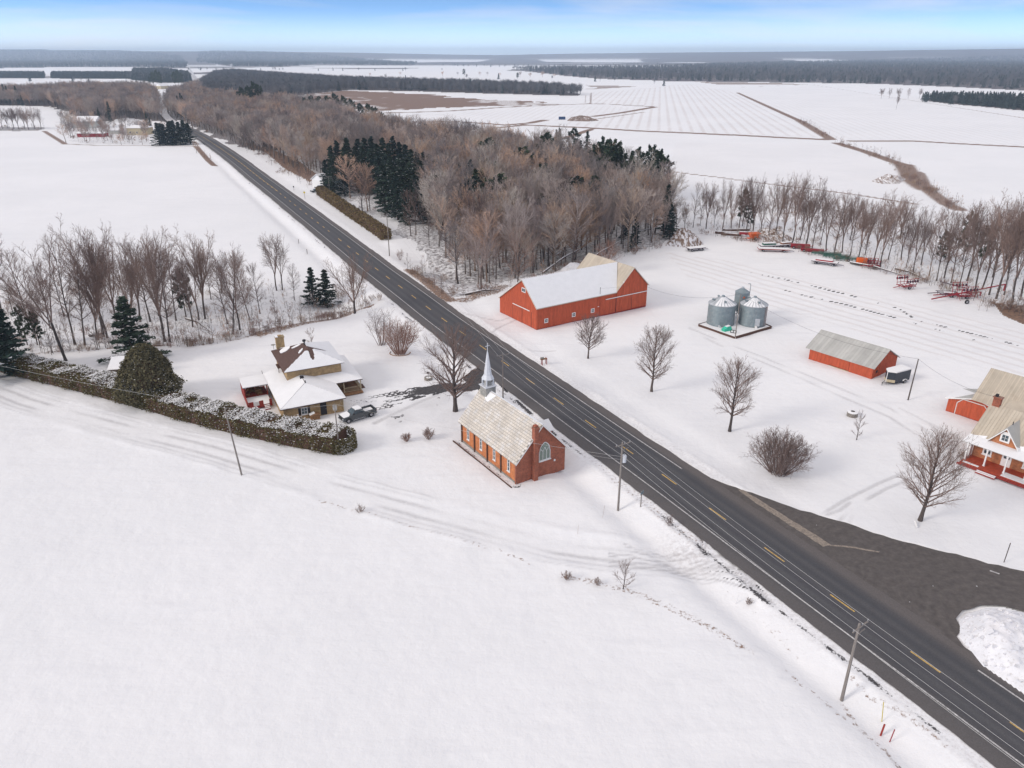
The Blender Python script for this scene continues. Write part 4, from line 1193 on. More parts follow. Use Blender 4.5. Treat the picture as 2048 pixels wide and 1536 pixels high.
# sliding doors and rails
mb = MB(); boards(mb, (-.045, 9.1), (-.045, 5.5), [(0, 3.45), (1, 3.45)], .28, z0=.05, th=.05, rr=random.Random(7)); part('sliding_door', mb, M['red_boards'], bn)
for yy in (5.42, 9.14, 1.9):
    mb = MB(); mb.box(-.075, -.04, yy, yy + .07, .05, 3.42 if yy < 9 else 3.3); part('door_gap', mb, M['dark'], bn)
mb = MB(); mb.box(-.16, -.10, 2.5, 9.1, 3.48, 3.66); part('door_rail', mb, M['white'], bn)
mb = MB(); mb.box(18.8, 31.4, -.16, -.10, 3.5, 3.67); part('door_rail', mb, M['white'], bn)
mb = MB(); boards(mb, (22.05, -.055), (26.6, -.055), [(0, 3.48), (1, 3.48)], .28, z0=.05, th=.05, rr=random.Random(9)); part('sliding_door', mb, M['red_boards'], bn)
mb = MB(); mb.box(21.93, 22.0, -.12, -.045, .0, 4.9); part('corner_board', mb, M['red_dark'], bn)
mb = MB(); mb.box(17.1, 17.17, -.08, -.045, .0, 4.9); part('corner_board', mb, M['red_dark'], bn)
mb = MB(); mb.box(-.06, .02, -.06, .02, 0, ZE); part('corner_board', mb, M['red_boards'], bn)
window(bn, (-.04, BW), (-.04, 0), BW - 4.9, 7.1, 1.45, 1.0, frame=.17, cross=(1, 0), sill=False)
for u in (2.47, 9.88, 15.2):
    window(bn, (0, -.04), (22, -.04), u, 1.15, .98, .98, frame=.15, cross=(1, 1), sill=False)
for xx in (21.88, 26.62):
    mb = MB(); mb.box(xx, xx + .06, -.135, -.1, .05, 3.4); part('door_gap', mb, M['dark'], bn)
mb = MB(); mb.box(16.6, 17.0, -.1, -.045, 2.2, 2.34); part('white_bracket', mb, M['white'], bn)
mb = MB(); mb.tube([(17.1, -.1, ZE - .2), (17.1, -.1, 6.7)], .05, 5); mb.tube([(17.1, -.1, 6.6), (17.3, -.1, 6.6)], .03, 4); part('service_mast', mb, M['cable'], bn)
mb = MB(); mb.tube([(23.5, -.42, 7.0), (23.5, -.7, 7.0)], .1, 6); part('yard_lamp', mb, M['white'], bn)

# ---------------------------------------------------------------- red shed with the grey roof
SO, SA = at(1617, 719), R(-52.0)
SL, SW = 12.6, 8.6
SE, SR = 2.3, 4.75
sh_ = thing('red_shed', 'long low red shed with grey metal roof beside the enclosed trailer', 'shed', (SO[0], SO[1], tzp(SO)), SA)
mb = MB(); wall_poly(mb, (0, 0), (SL, 0), [(0, SE), (1, SE)], .15); wall_poly(mb, (SL, .152), (SL, SW - .152), [(0, SE + .1), (.5, SR - .08), (1, SE + .1)], .15); wall_poly(mb, (SL, SW), (0, SW), [(0, SE), (1, SE)], .15); wall_poly(mb, (0, SW - .152), (0, .152), [(0, SE + .1), (.5, SR - .08), (1, SE + .1)], .15)
part('walls', mb, M['red_dark'], sh_)
rr = random.Random(4)
sd_ = MB(); boards(sd_, (0, 0), (4.2, 0), [(0, SE), (1, SE)], .27, .03, rr=rr); boards(sd_, (8.2, 0), (SL, 0), [(0, SE), (1, SE)], .27, .03, rr=rr); boards(sd_, (SL, 0), (SL, SW), [(0, SE), (.5, SR - .1), (1, SE)], .27, .05, rr=rr); boards(sd_, (0, SW), (0, 0), [(0, SE), (.5, SR - .1), (1, SE)], .27, .05, rr=rr)
part('siding', sd_, M['red_boards'], sh_, kind='stuff')
mb = MB(); boards(mb, (4.25, -.05), (8.15, -.05), [(0, SE - .08), (1, SE - .08)], .27, .25, rr=rr); part('sliding_door', mb, M['red_boards'], sh_)
mb = MB(); mb.box(4.2, 8.2, -.14, -.04, .0, .12); part('door_sill', mb, M['cream'], sh_)
for s in (0, 1):
    ye = -.35 if s == 0 else SW + .35
    q = [(-.8, ye, SE - .12), (SL + .4, ye, SE - .12), (SL + .4, SW / 2, SR + .05), (-.8, SW / 2, SR + .05)]
    mb = MB(); slab(mb, q, .08); ro = part('roof', mb, M['grey_metal'], sh_)
    rb = MB(); ribs(rb, q[0], q[1], q[2], q[3], .62, .04, .02); part('rib', rb, M['grey_metal'], ro, kind='stuff')
mb = MB(); mb.tube([(-.8, SW / 2, SR + .08), (SL + .4, SW / 2, SR + .08)], .08, 5); part('ridge_cap', mb, M['grey_metal'], sh_)
mb = MB(); mb.box(SL + .03, SL + .1, 1.2, 1.7, .9, 1.35); part('fixture', mb, M['dark'], sh_)

# ---------------------------------------------------------------- the buff brick house
HO = np.array((-36.69, 107.11)); HA = R(26.32)
hs_ = thing('brick_house', 'buff brick house with brown hipped roofs under snow, wide porch and chimney', 'house', (HO[0], HO[1], 0), HA)
E1, W1 = 2.45, 10.57
x0, x1 = .5, W1 - .5
def brick_box(mb, xa, xb, ya, yb, z0, z1, t=.25):
    wall_poly(mb, (xa, ya), (xb, ya), [(0, z1), (1, z1)], t, z0); wall_poly(mb, (xb, ya + t + .002), (xb, yb - t - .002), [(0, z1), (1, z1)], t, z0)
    wall_poly(mb, (xb, yb), (xa, yb), [(0, z1), (1, z1)], t, z0); wall_poly(mb, (xa, yb - t - .002), (xa, ya + t + .002), [(0, z1), (1, z1)], t, z0)
mb = MB(); brick_box(mb, x0, x1, .5, 16.0, -.3, E1 - .04); part('ground_floor_wall', mb, M['brick_yellow'], hs_)
mb = MB(); brick_box(mb, 3.05, 12.3, 9.25, 19.6, -.3, 5.15); part('upper_wall', mb, M['brick_yellow'], hs_)
# hipped front roof
def hip(poly, name='roof', mt='shingle_brown', snow=True, hole=None, th=.1, cell=.5):
    mb = MB(); slab(mb, poly, th); r_ = part(name, mb, M[mt], hs_)
    if snow:
        sn = MB(); snow_slab(sn, poly, .09, cell, hole=hole, edge=.06)
        part('snow_cover', sn, M['snow'], r_, kind='stuff' if hole else None)
    return r_
AP = (5.28, 5.6, 4.0)
hip([(0, 0, E1), (W1, 0, E1), AP])
hip([(0, 0, E1), AP, (5.28, 9.25, 4.0), (3.04, 9.25, 3.35), (3.04, 16.5, 3.35), (0, 16.5, E1)])
hip([(W1, 0, E1), (W1, 6.5, E1), (8.0, 9.25, 3.2), (5.28, 9.25, 4.0), AP])
# porch roof wrapping right
hip([(9.6, 6.5, E1), (15.2, 6.5, E1), (12.35, 9.6, 3.35), (12.31, 9.24, 3.35), (7.6, 9.24, 3.32)])
hip([(15.2, 6.5, E1), (15.2, 19.0, E1), (12.31, 18.0, 3.35), (12.31, 9.4, 3.35)])
# upper hipped roof: brown to the left, snow on the other slopes with melted patches
EU = 5.2; RU = 7.45
r0_, r1_ = (7.45, 15.4, RU), (7.75, 12.6, RU)
FL, FR, BR, BL_ = (2.5, 8.7, EU), (12.85, 8.7, EU), (12.85, 20.15, EU), (2.4, 20.15, EU)
def ell(p, cx, cy, a, b_, rot):
    dx, dy = p.x - cx, p.y - cy; c, s = math.cos(rot), math.sin(rot)
    u, v_ = (dx * c + dy * s) / a, (-dx * s + dy * c) / b_
    return u * u + v_ * v_ < 1 + .35 * (vnoise(np.array([p.x]), np.array([p.y]), .5, 2)[0] - .5)
def hole_f(p): return ell(p, 7.85, 11.4, .42, 1.35, 0) or ell(p, 7.6, 12.6, .9, .7, 0) or (abs((p.x - 2.5) - (p.y - 8.7) * 1.33) < .01)
def hole_r(p): return ell(p, 9.2, 13.2, 1.7, .38, .05) or ell(p, 7.9, 12.9, .7, .7, 0) or abs((12.85 - p.x) * (12.6 - 8.7) / (12.85 - 7.75) - (p.y - 8.7)) < .16
def hole_l(p): return not ((ell(p, 4.4, 17.2, 1.0, .9, .6)) or ell(p, 6.2, 15.9, .9, .35, -.3) or ell(p, 6.4, 13.0, .75, .25, .9))
hip([FL, FR, r1_], hole=hole_f, cell=.13)
hip([FR, BR, r0_, r1_], hole=hole_r, cell=.15)
hip([BL_, FL, r1_, r0_], hole=hole_l, cell=.13)
hip([BR, BL_, r0_])
for z, (xa, xb, ya, yb) in ((E1 - .13, (.06, W1 - .06, .06, 6.4)), (EU - .13, (2.6, 12.75, 8.8, 20.05))):
    mb = MB(); mb.box(xa, xb, ya, yb, z, z + .02); part('soffit', mb, M['trim_brown'], hs_)
mb = MB()
mb.tube([(7.45, 14.6, RU - .05), (7.45, 14.6, RU + .55)], .12, 8); mb.tube([(7.45, 14.6, RU + .55), (7.45, 14.6, RU + .85)], [.3, .3], 8); part('roof_vent', mb, M['dark'], hs_)
mb = MB(); mb.box(4.9, 5.5, 7.6, 8.1, 3.9, 4.35); part('roof_vent', mb, M['dark'], hs_)
mb = MB(); mb.tube([(5.28, 5.5, 4.0), (5.28, 5.5, 4.45)], .1, 6); part('vent_pipe', mb, M['dark'], hs_)
mb = MB(); mb.box(3.35, 4.75, 18.9, 19.9, 3.0, 7.75); mb.box(3.25, 4.85, 18.8, 20.0, 7.752, 7.95); mb.box(3.8, 4.4, 19.1, 19.7, 7.952, 8.12); chm = part('chimney', mb, M['brick_yellow'], hs_)
mb = MB(); snow_slab(mb, [(3.25, 18.8, 7.96), (3.75, 18.8, 7.96), (3.75, 20, 7.96), (3.25, 20, 7.96)], .1); part('snow_cap', mb, M['snow'], chm)
mb = MB(); mb.lathe([(0, 0), (.25, .03), (.42, .12)], 12, (2.9, 19.9, 6.2)); mb.tube([(2.9, 19.9, 5.2), (2.9, 19.9, 6.2)], .035, 5); part('satellite_dish', mb, M['tin_grey'], hs_)
mb = MB(); mb.box(2.3, 2.95, 13.6, 15.6, 4.1, 4.25); mb.tube([(2.45, 13.8, 2.6), (2.45, 13.8, 4.1)], .05, 4); part('side_balcony', mb, M['trim_brown'], hs_)
mb = MB(); mb.tube([(-.02, 16.5, 2.5), (-.05, 16.55, 3.1)], .04, 4); part('finial', mb, M['dark'], hs_)
# front wall: window with shutters, dark door
fw0, fw1 = (x0, .5), (x1, .5)
wfo = window(hs_, fw0, fw1, 3.25, .75, 1.0, 1.2, frame=.08, cross=(1, 1), fm='white')
for s in (-1, 1):
    mb = MB(); mb.box(-.2, .2, .004, .05, 0, 1.25, wall_mat4(fw0, fw1, 3.25 + s * .74, .72)); part('shutter', mb, M['dark'], hs_)
mb = MB(); mb.box(-.5, .5, .004, .06, 0, 2.05, wall_mat4(fw0, fw1, 6.35, .05)); dr = part('door', mb, M['dark'], hs_)
mb = MB(); mb.box(.34, .42, .062, .12, .95, 1.05, wall_mat4(fw0, fw1, 6.35, .05)); part('handle', mb, M['rim'], dr)
mb = MB(); mb.box(x1 - .02, x1 + .09, .38, .48, 0, 2.35); part('downspout', mb, M['cream'], hs_)
# porch: posts, rail, deck, dark glazed back
mb = MB(); mb.box(x1 + .05, 15.0, 5.9, 9.2, .12, .32); mb.box(12.35, 15.0, 9.202, 18, .12, .32); part('porch_floor', mb, M['wood'], hs_)
for px_, py_ in ((11.9, 6.75), (14.85, 6.75), (14.85, 10.5), (14.85, 14.5)):
    mb = MB(); mb.box(px_ - .07, px_ + .07, py_ - .07, py_ + .07, .322, 2.38); part('post', mb, M['cream'], hs_)
for (xa, ya), (xb, yb) in (((11.9, 6.75), (14.85, 6.75)), ((14.85, 6.75), (14.85, 10.5)), ((14.85, 10.5), (14.85, 14.5))):
    mb = MB(); mb.tube([(xa, ya, 1.2), (xb, yb, 1.2)], .045, 4); mb.tube([(xa, ya, .45), (xb, yb, .45)], .035, 4)
    n = int(math.hypot(xb - xa, yb - ya) / .16)
    for i in range(1, n): mb.tube([(xa + (xb - xa) * i / n, ya + (yb - ya) * i / n, .45), (xa + (xb - xa) * i / n, ya + (yb - ya) * i / n, 1.2)], .02, 4, cap=False)
    part('railing', mb, M['cream'], hs_)
for i in range(3):
    mb = MB(); mb.box(15.05 + i * .3, 15.33 + i * .3, 8.0, 10.0, -.1, .28 - i * .1); part('step', mb, M['trim_brown'], hs_)
window(hs_, (12.3, 9.25), (12.3, 19.6), 2.5, 1.0, 1.2, 1.3)
# red pergola deck on the left side
dk = thing('covered_deck', 'dark red covered wooden deck against the left side of the brick house', 'deck', (HO[0], HO[1], 0), HA)
mb = MB(); mb.box(-3.95, -.1, 7.7, 15.8, .1, .5); part('deck_floor', mb, M['red_dark'], dk)
mb = MB(); snow_slab(mb, [(-3.85, 7.8, .5), (-.2, 7.8, .5), (-.2, 11.6, .5), (-3.85, 11.6, .5)], .08); part('snow_cover', mb, M['snow'], dk)
for px_, py_ in ((-3.85, 11.5), (-3.85, 15.7), (-.2, 11.5)):
    mb = MB(); mb.box(px_ - .08, px_ + .08, py_ - .08, py_ + .08, .502, 2.4); part('post', mb, M['red_dark'], dk)
mb = MB(); mb.box(-4.0, -3.93, 7.7, 15.8, .1, 1.35); mb.box(-4.0, -3.93, 11.0, 15.8, 1.352, 2.35); part('side_screen', mb, M['red_dark'], dk)
mb = MB(); mb.prism([V(-4.05, 7.75, .5), V(-4.05, 7.75, 1.4), V(-4.05, 11, 1.4), V(-4.05, 11, .5)], (.04, 0, 0)); part('railing', mb, M['red_dark'], dk)
mb = MB(); mb.box(-3.9, -3.1, 7.7, 7.78, .5, 1.3); mb.box(-2.2, -1.5, 7.7, 7.78, .5, 1.3); part('railing', mb, M['red_dark'], dk)
mb = MB(); mb.box(-3.1, -2.2, 7.69, 7.76, .55, 1.25); part('white_panel', mb, M['white'], dk)
mb = MB(); mb.box(-.55, -.1, 7.7, 7.78, .5, 1.35); part('gate', mb, M['red_dark'], dk)
for i in range(3):
    mb = MB(); mb.box(-1.45, -.6, 7.3 - i * .32, 7.6 - i * .32, -.1, .42 - i * .14); part('step', mb, M['red_dark'], dk)
    s_ = MB(); s_.box(-1.44, -.61, 7.31 - i * .32, 7.59 - i * .32, .422 - i * .14, .47 - i * .14); part('snow_strip', s_, M['snow'], dk)
mb = MB(); mb.box(-4.1, .0, 11.35, 16.1, 2.4, 2.5); rf = part('roof', mb, M['trim_brown'], dk)
mb = MB(); snow_slab(mb, [(-4.1, 11.35, 2.5), (0, 11.35, 2.5), (0, 16.1, 2.5), (-4.1, 16.1, 2.5)], .12); part('snow_cover', mb, M['snow'], rf)
mb = MB(); mb.tube([(-3.85, 11.5, 1.5), (-3.1, 11.5, 2.35)], .05, 4); part('brace', mb, M['wood'], dk)
rr = random.Random(6); mb = MB()
for k in range(22):
    xx, yy = rr.uniform(-3.4, -.5), rr.uniform(12.3, 15.4); s_ = rr.uniform(.15, .5)
    mb.c = rr.uniform(-.3, .5)
    mb.box(xx - s_, xx + s_, yy - .12, yy + .12, .52, .52 + rr.uniform(.15, .9))
o = part('firewood', mb, M['wood']); tag(o, 'dark stacked clutter and firewood under the deck roof', 'firewood', kind='stuff'); o.location = (HO[0], HO[1], 0); o.rotation_euler = (0, 0, HA)
# wooden bin by the wall
t = thing('wooden_bin', 'orange-brown wooden box with snowy lid against the brick wall', 'box', (HO[0], HO[1], 0), HA)
mb = MB(); mb.box(4.45, 6.15 - .25, -.75, .15, 0, .75); part('body', mb, M['wood'], t)
mb = MB(); mb.prism([V(4.35, -.85, .76), V(5.18, -.85, 1.02), V(6.0, -.85, .76)], (0, 1.1, 0)); part('lid', mb, M['wood'], t)
mb = MB(); mb.prism([V(4.35, -.6, .8), V(5.18, -.6, 1.06), V(5.18, .2, 1.06), V(4.35, .2, .8)], (0, 0, .07)); part('snow_cap', mb, M['snow'], t)
# pale garden shed behind the juniper
g0 = gat(226, 764)
t = thing('garden_shed', 'small cream shed with snowy roof half hidden behind the round juniper', 'shed', g0, R(14))
mb = MB(); mb.box(0, 4.2, 0, 3.4, -.2, 2.3); part('walls', mb, M['cream'], t)
mb = MB(); mb.prism([V(-.4, -.5, 2.35), V(4.6, -.5, 2.35), V(4.6, 3.9, 3.25), V(-.4, 3.9, 3.25)], (0, 0, .12)); rf = part('roof', mb, M['trim_brown'], t)
mb = MB(); mb.prism([V(-.38, -.48, 2.475), V(4.58, -.48, 2.475), V(4.58, 3.88, 3.375), V(-.38, 3.88, 3.375)], (0, 0, .12)); part('snow_cover', mb, M['snow'], rf)

# ---------------------------------------------------------------- farmhouse on the right
FO, FA = at(1923, 921, .4), R(-51.5)
fh = thing('farmhouse', 'orange brick farmhouse with white trimmed porch, steep front gable and tan metal roof', 'house', (FO[0], FO[1], 0), FA)
HWX = 16.0
mb = MB(); brick_box(mb, .1, HWX, 3.0, 12.2, -.3, 3.55); part('brick_wall', mb, M['brick_house'], fh)
mb = MB(); wall_poly(mb, (.101, 11.9), (.101, 3.3), [(0, 3.56), (.5, 6.95), (1, 3.56)], .25, 3.552); wall_poly(mb, (HWX, 3.3), (HWX, 11.9), [(0, 3.56), (.5, 6.95), (1, 3.56)], .25, 3.552); part('gable_wall', mb, M['brick_house'], fh)
for s in (0, 1):
    ye = 2.55 if s == 0 else 12.65
    q = [(-.6, ye, 3.62), (HWX + .6, ye, 3.62), (HWX + .6, 7.6, 7.15), (-.6, 7.6, 7.15)]
    mb = MB(); slab(mb, q, .1); ro = part('roof', mb, M['tan_metal'], fh)
    rb = MB(); ribs(rb, q[0], q[1], q[2], q[3], .42, .05, .035); part('rib', rb, M['tan_metal'], ro, kind='stuff')
sn = MB(); snow_slab(sn, [(3.6, 2.58, 3.64), (6.9, 2.58, 3.64), (6.9, 4.4, 4.92), (6.0, 3.2, 4.08)], .08)
sn.m = 0; snow_slab(sn, [(-.1, 2.58, 3.64), (1.4, 2.58, 3.64), (1.5, 3.0, 3.95), (1.0, 2.9, 3.86)], .08); part('snow_patch', sn, M['snow'], fh)
# steep front gable
gx0, gx1, gxm, gz0, gz1 = 1.75, 5.9, 3.8, 3.65, 6.35
gy = 2.35
mb = MB(); mb.prism([V(gx0 + .1, gy + .1, gz0), V(gx1 - .1, gy + .1, gz0), V(gxm, gy + .1, gz1 - .12)], (0, .25, 0)); part('front_gable_wall', mb, M['brick_house'], fh)
for s in (-1, 1):
    xe = gx0 - .2 if s < 0 else gx1 + .2
    q = [(xe, gy - .25, gz0 - .2), (gxm, gy - .25, gz1 + .1), (gxm, 6.4, gz1 + .1), (xe, 2.6 + .2, gz0 - .2)]
    mb = MB(); slab(mb, q, .1); ro = part('gable_roof', mb, M['grey_metal'], fh)
    mb = MB(); mb.prism([V(xe, gy - .28, gz0 - .42), V(gxm, gy - .28, gz1 - .12), V(gxm, gy - .28, gz1 + .1), V(xe, gy - .28, gz0 - .2)], (0, .028, 0)); part('barge_board', mb, M['white'], fh)
    if s > 0:
        sn = MB(); snow_slab(sn, [(xe, gy - .2, gz0 - .2), (xe - .55, gy - .2, gz0 + .5), (xe - .25, 3.1, gz0 + .12), (xe, 2.7, gz0 - .2)], .07); part('snow_patch', sn, M['snow'], ro)
mb = MB(); mb.box(gx0 - .1, gx1 + .1, gy - .1, gy + .09, gz0 - .18, gz0 - .02); part('trim_beam', mb, M['white'], fh)
m4 = wall_mat4((gx0, gy + .1), (gx1, gy + .1), gxm - gx0, 4.15)
fr = MB(); fr.prism([m4 @ V(x, .003, z) for x, z in [(-.62, 0), (.62, 0), (.62, 1.05), (.45, 1.4), (.15, 1.58), (-.15, 1.58), (-.45, 1.4), (-.62, 1.05)]], m4.to_3x3() @ V(0, .06, 0)); fo = part('window', fr, M['white'], fh, 'white arched gable window')
for x in (-.21, .21):
    for z in (.25, .7):
        g = MB(); g.box(x - .18, x + .18, .064, .085, z, z + .4, m4); part('pane', g, M['glass'], fo)
mb = MB(); mb.tube([(gxm, 4.0, gz1), (gxm, 4.0, gz1 + .55)], .06, 5); part('vent_pipe', mb, M['dark'], fh)
# porch
mb = MB(); mb.box(-.1, HWX, -.3, 2.98, .05, .4); part('porch_floor', mb, M['porch_red'], fh)
mb = MB(); mb.box(-.35, 9, -.62, -.32, .0, .22); part('step', mb, M['red_dark'], fh)
for k in range(2):
    mb = MB(); mb.box(2.4, 4.9, -.95 - k * .3, -.64 - k * .3, -.05, .2 - k * .08); part('step', mb, M['red_dark'], fh)
    mb = MB(); mb.box(2.42, 4.88, -.93 - k * .3, -.66 - k * .3, .202 - k * .08, .25 - k * .08); part('snow_strip', mb, M['snow'], fh)
mb = MB(); mb.box(.2, 2.3, -.25, .15, .402, .46); mb.box(5.2, 9, -.25, 1.2, .402, .46); part('snow_cover', mb, M['snow'], fh)
for k in range(6):
    xx = .05 + k * 2.58
    mb = MB(); mb.box(xx - .09, xx + .09, .75, .93, .402, 3.05); mb.box(xx - .14, xx + .14, .70, .98, .402, .6); mb.box(xx - .14, xx + .14, .70, .98, 2.85, 3.05)
    part('post', mb, M['white'], fh)
mb = MB(); mb.box(-.1, .08, 2.0, 2.9, .402, 3.05); part('post', mb, M['white'], fh)
mb = MB(); mb.box(-.25, HWX, .68, .98, 3.052, 3.2); part('fascia', mb, M['white'], fh)
q = [(-.65, .45, 3.22), (HWX + .3, .45, 3.22), (HWX + .3, 2.6, 3.62), (-.65, 2.6, 3.62)]
mb = MB(); slab(mb, q, .08); ro = part('porch_roof', mb, M['grey_metal'], fh)
sn = MB(); snow_slab(sn, q, .12); part('snow_cover', sn, M['snow'], ro)
for u in (1.9, 7.1):
    window(fh, (.1, 3.0), (HWX, 3.0), u, 1.15, 1.2, 1.5, frame=.2, cross=(1, 1))
m4 = wall_mat4((.1, 3.0), (HWX, 3.0), 4.45, .42)
mb = MB(); mb.box(-.62, .62, .004, .06, 0, 2.4, m4); dr = part('door', mb, M['white'], fh, 'white front door with glazed upper half')
for x in (-.2, .2):
    for z in (1.2, 1.7): g = MB(); g.box(x - .17, x + .17, .064, .08, z, z + .42, m4); part('pane', g, M['glass'], dr)
mb = MB(); mb.box(-.65, .35, 7.25, 7.95, 6.2, 8.25); mb.box(-.75, .45, 7.15, 8.05, 8.252, 8.4)
c_ = part('chimney', mb, M['brick_red'], fh); c_.location = (.3, 0, 0)
mb = MB(); mb.box(-.55, -.2, 7.35, 7.8, 8.402, 8.75); q_ = part('flue', mb, M['dark'], c_)
# garage and the tall rear wing
gx0, gx1, gy0 = -9.3, 1.8, 16.4
mb = MB(); wall_poly(mb, (gx0, gy0), (gx1, gy0), [(0, 2.3), (.36, 3.55), (1, 2.3)], .2); part('garage_wall', mb, M['red_dark'], fh)
sd_ = MB(); boards(sd_, (gx0, gy0), (gx1, gy0), [(0, 2.3), (.36, 3.5), (1, 2.3)], .3, .05, rr=random.Random(3)); part('siding', sd_, M['red_boards'], fh, kind='stuff')
mb = MB(); wall_poly(mb, (gx0, 22), (gx0, gy0 + .202), [(0, 2.3), (1, 2.3)], .2); part('garage_wall', mb, M['red_dark'], fh)
for q in ([(gx0 - .4, gy0 - .35, 2.3), (-5.3, gy0 - .35, 3.68), (-5.3, 22, 3.68), (gx0 - .4, 22, 2.3)], [(gx1 + .3, gy0 - .35, 2.3), (-5.3, gy0 - .35, 3.68), (-5.3, 22, 3.68), (gx1 + .3, 22, 2.3)]):
    mb = MB(); slab(mb, q, .08); ro = part('garage_roof', mb, M['grey_metal'], fh)
    q2 = [q[0], (q[0][0] * .7 + q[1][0] * .3, q[0][1], q[0][2] * .7 + q[1][2] * .3), (q[1][0] * .75 + q[0][0] * .25, 19, q[1][2] * .75 + q[0][2] * .25), (q[0][0], 22, q[0][2])]
    sn = MB(); snow_slab(sn, q2, .08); part('snow_cover', sn, M['snow'], ro)
    mb = MB(); mb.prism([V(q[0][0], gy0 - .38, 2.12), V(q[1][0], gy0 - .38, 3.5), V(q[1][0], gy0 - .38, 3.7), V(q[0][0], gy0 - .38, 2.32)], (0, .028, 0)); part('barge_board', mb, M['white'], fh)
dx0, dx1 = -7.8, -3.2
mb = MB(); boards(mb, (dx0, gy0 - .05), (dx1, gy0 - .05), [(0, 2.0), (.16, 2.75), (.84, 2.75), (1, 2.0)], .42, .05, rr=random.Random(8)); part('garage_door', mb, M['red_boards'], fh)
mb = MB(); pts = [(dx0 - .06, .0), (dx0 - .06, 2.03), (dx0 + .7, 2.84), (dx1 - .7, 2.84), (dx1 + .06, 2.03), (dx1 + .06, 0)]
for a, b_ in zip(pts[:-1], pts[1:]): mb.tube([(a[0], gy0 - .12, a[1]), (b_[0], gy0 - .12, b_[1])], .07, 4)
part('door_trim', mb, M['white'], fh)
mb = MB(); mb.box(-5.2, 9.0, 17.2, 24.2, -.2, 4.6); part('rear_wing_wall', mb, M['red_dark'], fh)
for s in (0, 1):
    ye = 15.5 if s == 0 else 25.7
    ze = 3.62
    q = [(-5.7, ye, ze), (9.4, ye, ze), (9.4, 20.6, 7.7), (-5.7, 20.6, 7.7)]
    mb = MB(); slab(mb, q, .1); ro = part('rear_roof', mb, M['tan_metal'], fh)
    rb = MB(); ribs(rb, q[0], q[1], q[2], q[3], .3, .05, .03); part('rib', rb, M['tan_metal'], ro, kind='stuff')
mb = MB(); mb.box(.101, 6, 12.25, 16.3, -.2, 4.2); part('link_wall', mb, M['red_dark'], fh)
q = [(-.8, 12.6, 3.7), (7, 12.6, 3.7), (7, 17.5, 5.0), (-.8, 17.5, 5.0)]
mb = MB(); slab(mb, q, .1); part('link_roof', mb, M['tan_metal'], fh)

# ---------------------------------------------------------------- grain bins on their pad
def grain_bin(px, py, r_, h, ha, name, label, seed, doors=True):
    base = gat(px, py)
    t = thing(name, label, 'grain bin', base + V(0, 0, .38), R(seed * 40))
    n = 32; prof = [(0, 0), (r_ + .06, 0), (r_ + .06, .12)]
    body = MB(); z = .121
    nr = int(h / .11)
    for i in range(nr + 1): prof.append((r_ + (.025 if i % 2 else 0), .12 + (h - .12) * i / nr))
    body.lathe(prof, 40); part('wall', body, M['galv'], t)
    for k in range(1, 4):
        mb = MB(); mb.lathe([(r_ + .03, h * k / 4 - .03), (r_ + .045, h * k / 4), (r_ + .03, h * k / 4 + .03)], 40); part('band', mb, M['galv'], t)
    rf = MB(); nseg = 24
    for k in range(nseg):
        a0, a1 = 2 * math.pi * k / nseg, 2 * math.pi * (k + 1) / nseg; am = (a0 + a1) / 2
        rf.c = random.Random(seed * 50 + k).uniform(-.12, .12)
        e0 = V((r_ + .12) * math.cos(a0), (r_ + .12) * math.sin(a0), h - .06); e1 = V((r_ + .12) * math.cos(a1), (r_ + .12) * math.sin(a1), h - .06); tp = V(.32 * math.cos(am), .32 * math.sin(am), h + ha)
        t0 = V(.32 * math.cos(a0), .32 * math.sin(a0), h + ha); t1 = V(.32 * math.cos(a1), .32 * math.sin(a1), h + ha)
        rf.poly([e0, e1, t1, t0])
        rf.c = 0
        rf.tube([e0 + V(0, 0, .03), t0 + V(0, 0, .03)], .04, 3, cap=False)
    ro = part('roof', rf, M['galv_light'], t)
    mb = MB(); mb.lathe([(0, h + ha + .3), (.3, h + ha + .25), (.36, h + ha), (.34, h + ha - .12)], 12); part('roof_cap', mb, M['galv'], t)
    sn = MB(); k0 = 14
    for k in range(k0, k0 + 7):
        a0, a1 = 2 * math.pi * k / nseg + .03, 2 * math.pi * (k + 1) / nseg - .03
        sn.prism([V((r_) * math.cos(a0), r_ * math.sin(a0), h + .04), V(r_ * math.cos(a1), r_ * math.sin(a1), h + .04), V(.5 * math.cos(a1), .5 * math.sin(a1), h + ha * .93), V(.5 * math.cos(a0), .5 * math.sin(a0), h + ha * .93)], (0, 0, .04))
    part('snow_patch', sn, M['snow'], ro, kind='stuff')
    for k in range(3):
        a = R(60 + 85 * k + seed * 30); c = V(math.cos(a), math.sin(a), 0)
        mb = MB(); mb.tube([c * r_ * .62 + V(0, 0, h + ha * .36), c * r_ * .62 + V(0, 0, h + ha * .36 + .35), c * (r_ * .8) + V(0, 0, h + ha * .36 + .38)], [.2, .22, .24], 8); part('roof_vent', mb, M['galv'], t)
    return t
b1 = grain_bin(1440, 649, 2.9, 4.55, 1.5, 'grain_bin', 'left galvanised grain bin with curved roof vents and green tarp at foot', 1); b1.rotation_euler = (0, 0, R(10))
b2 = grain_bin(1503, 650, 2.85, 4.5, 1.45, 'grain_bin', 'right galvanised grain bin with ladder, door and snow streaked roof', 2); b2.rotation_euler = (0, 0, R(-10))
mb = MB()
for k in range(2): mb.tube([(2.2 + k * .3, -2.05 - 0 * k, .3), (2.2 + k * .3, -2.05, 4.6)], .03, 4)
for k in range(12): mb.tube([(2.2, -2.05, .5 + k * .35), (2.5, -2.05, .5 + k * .35)], .02, 4)
part('ladder', mb, M['rust'], b2)
mb = MB(); mb.box(-.5, .5, -2.97, -2.9, .3, 2.0); o = part('hatch_door', mb, M['galv_light'], b2); o.location = (.7, .09, 0)
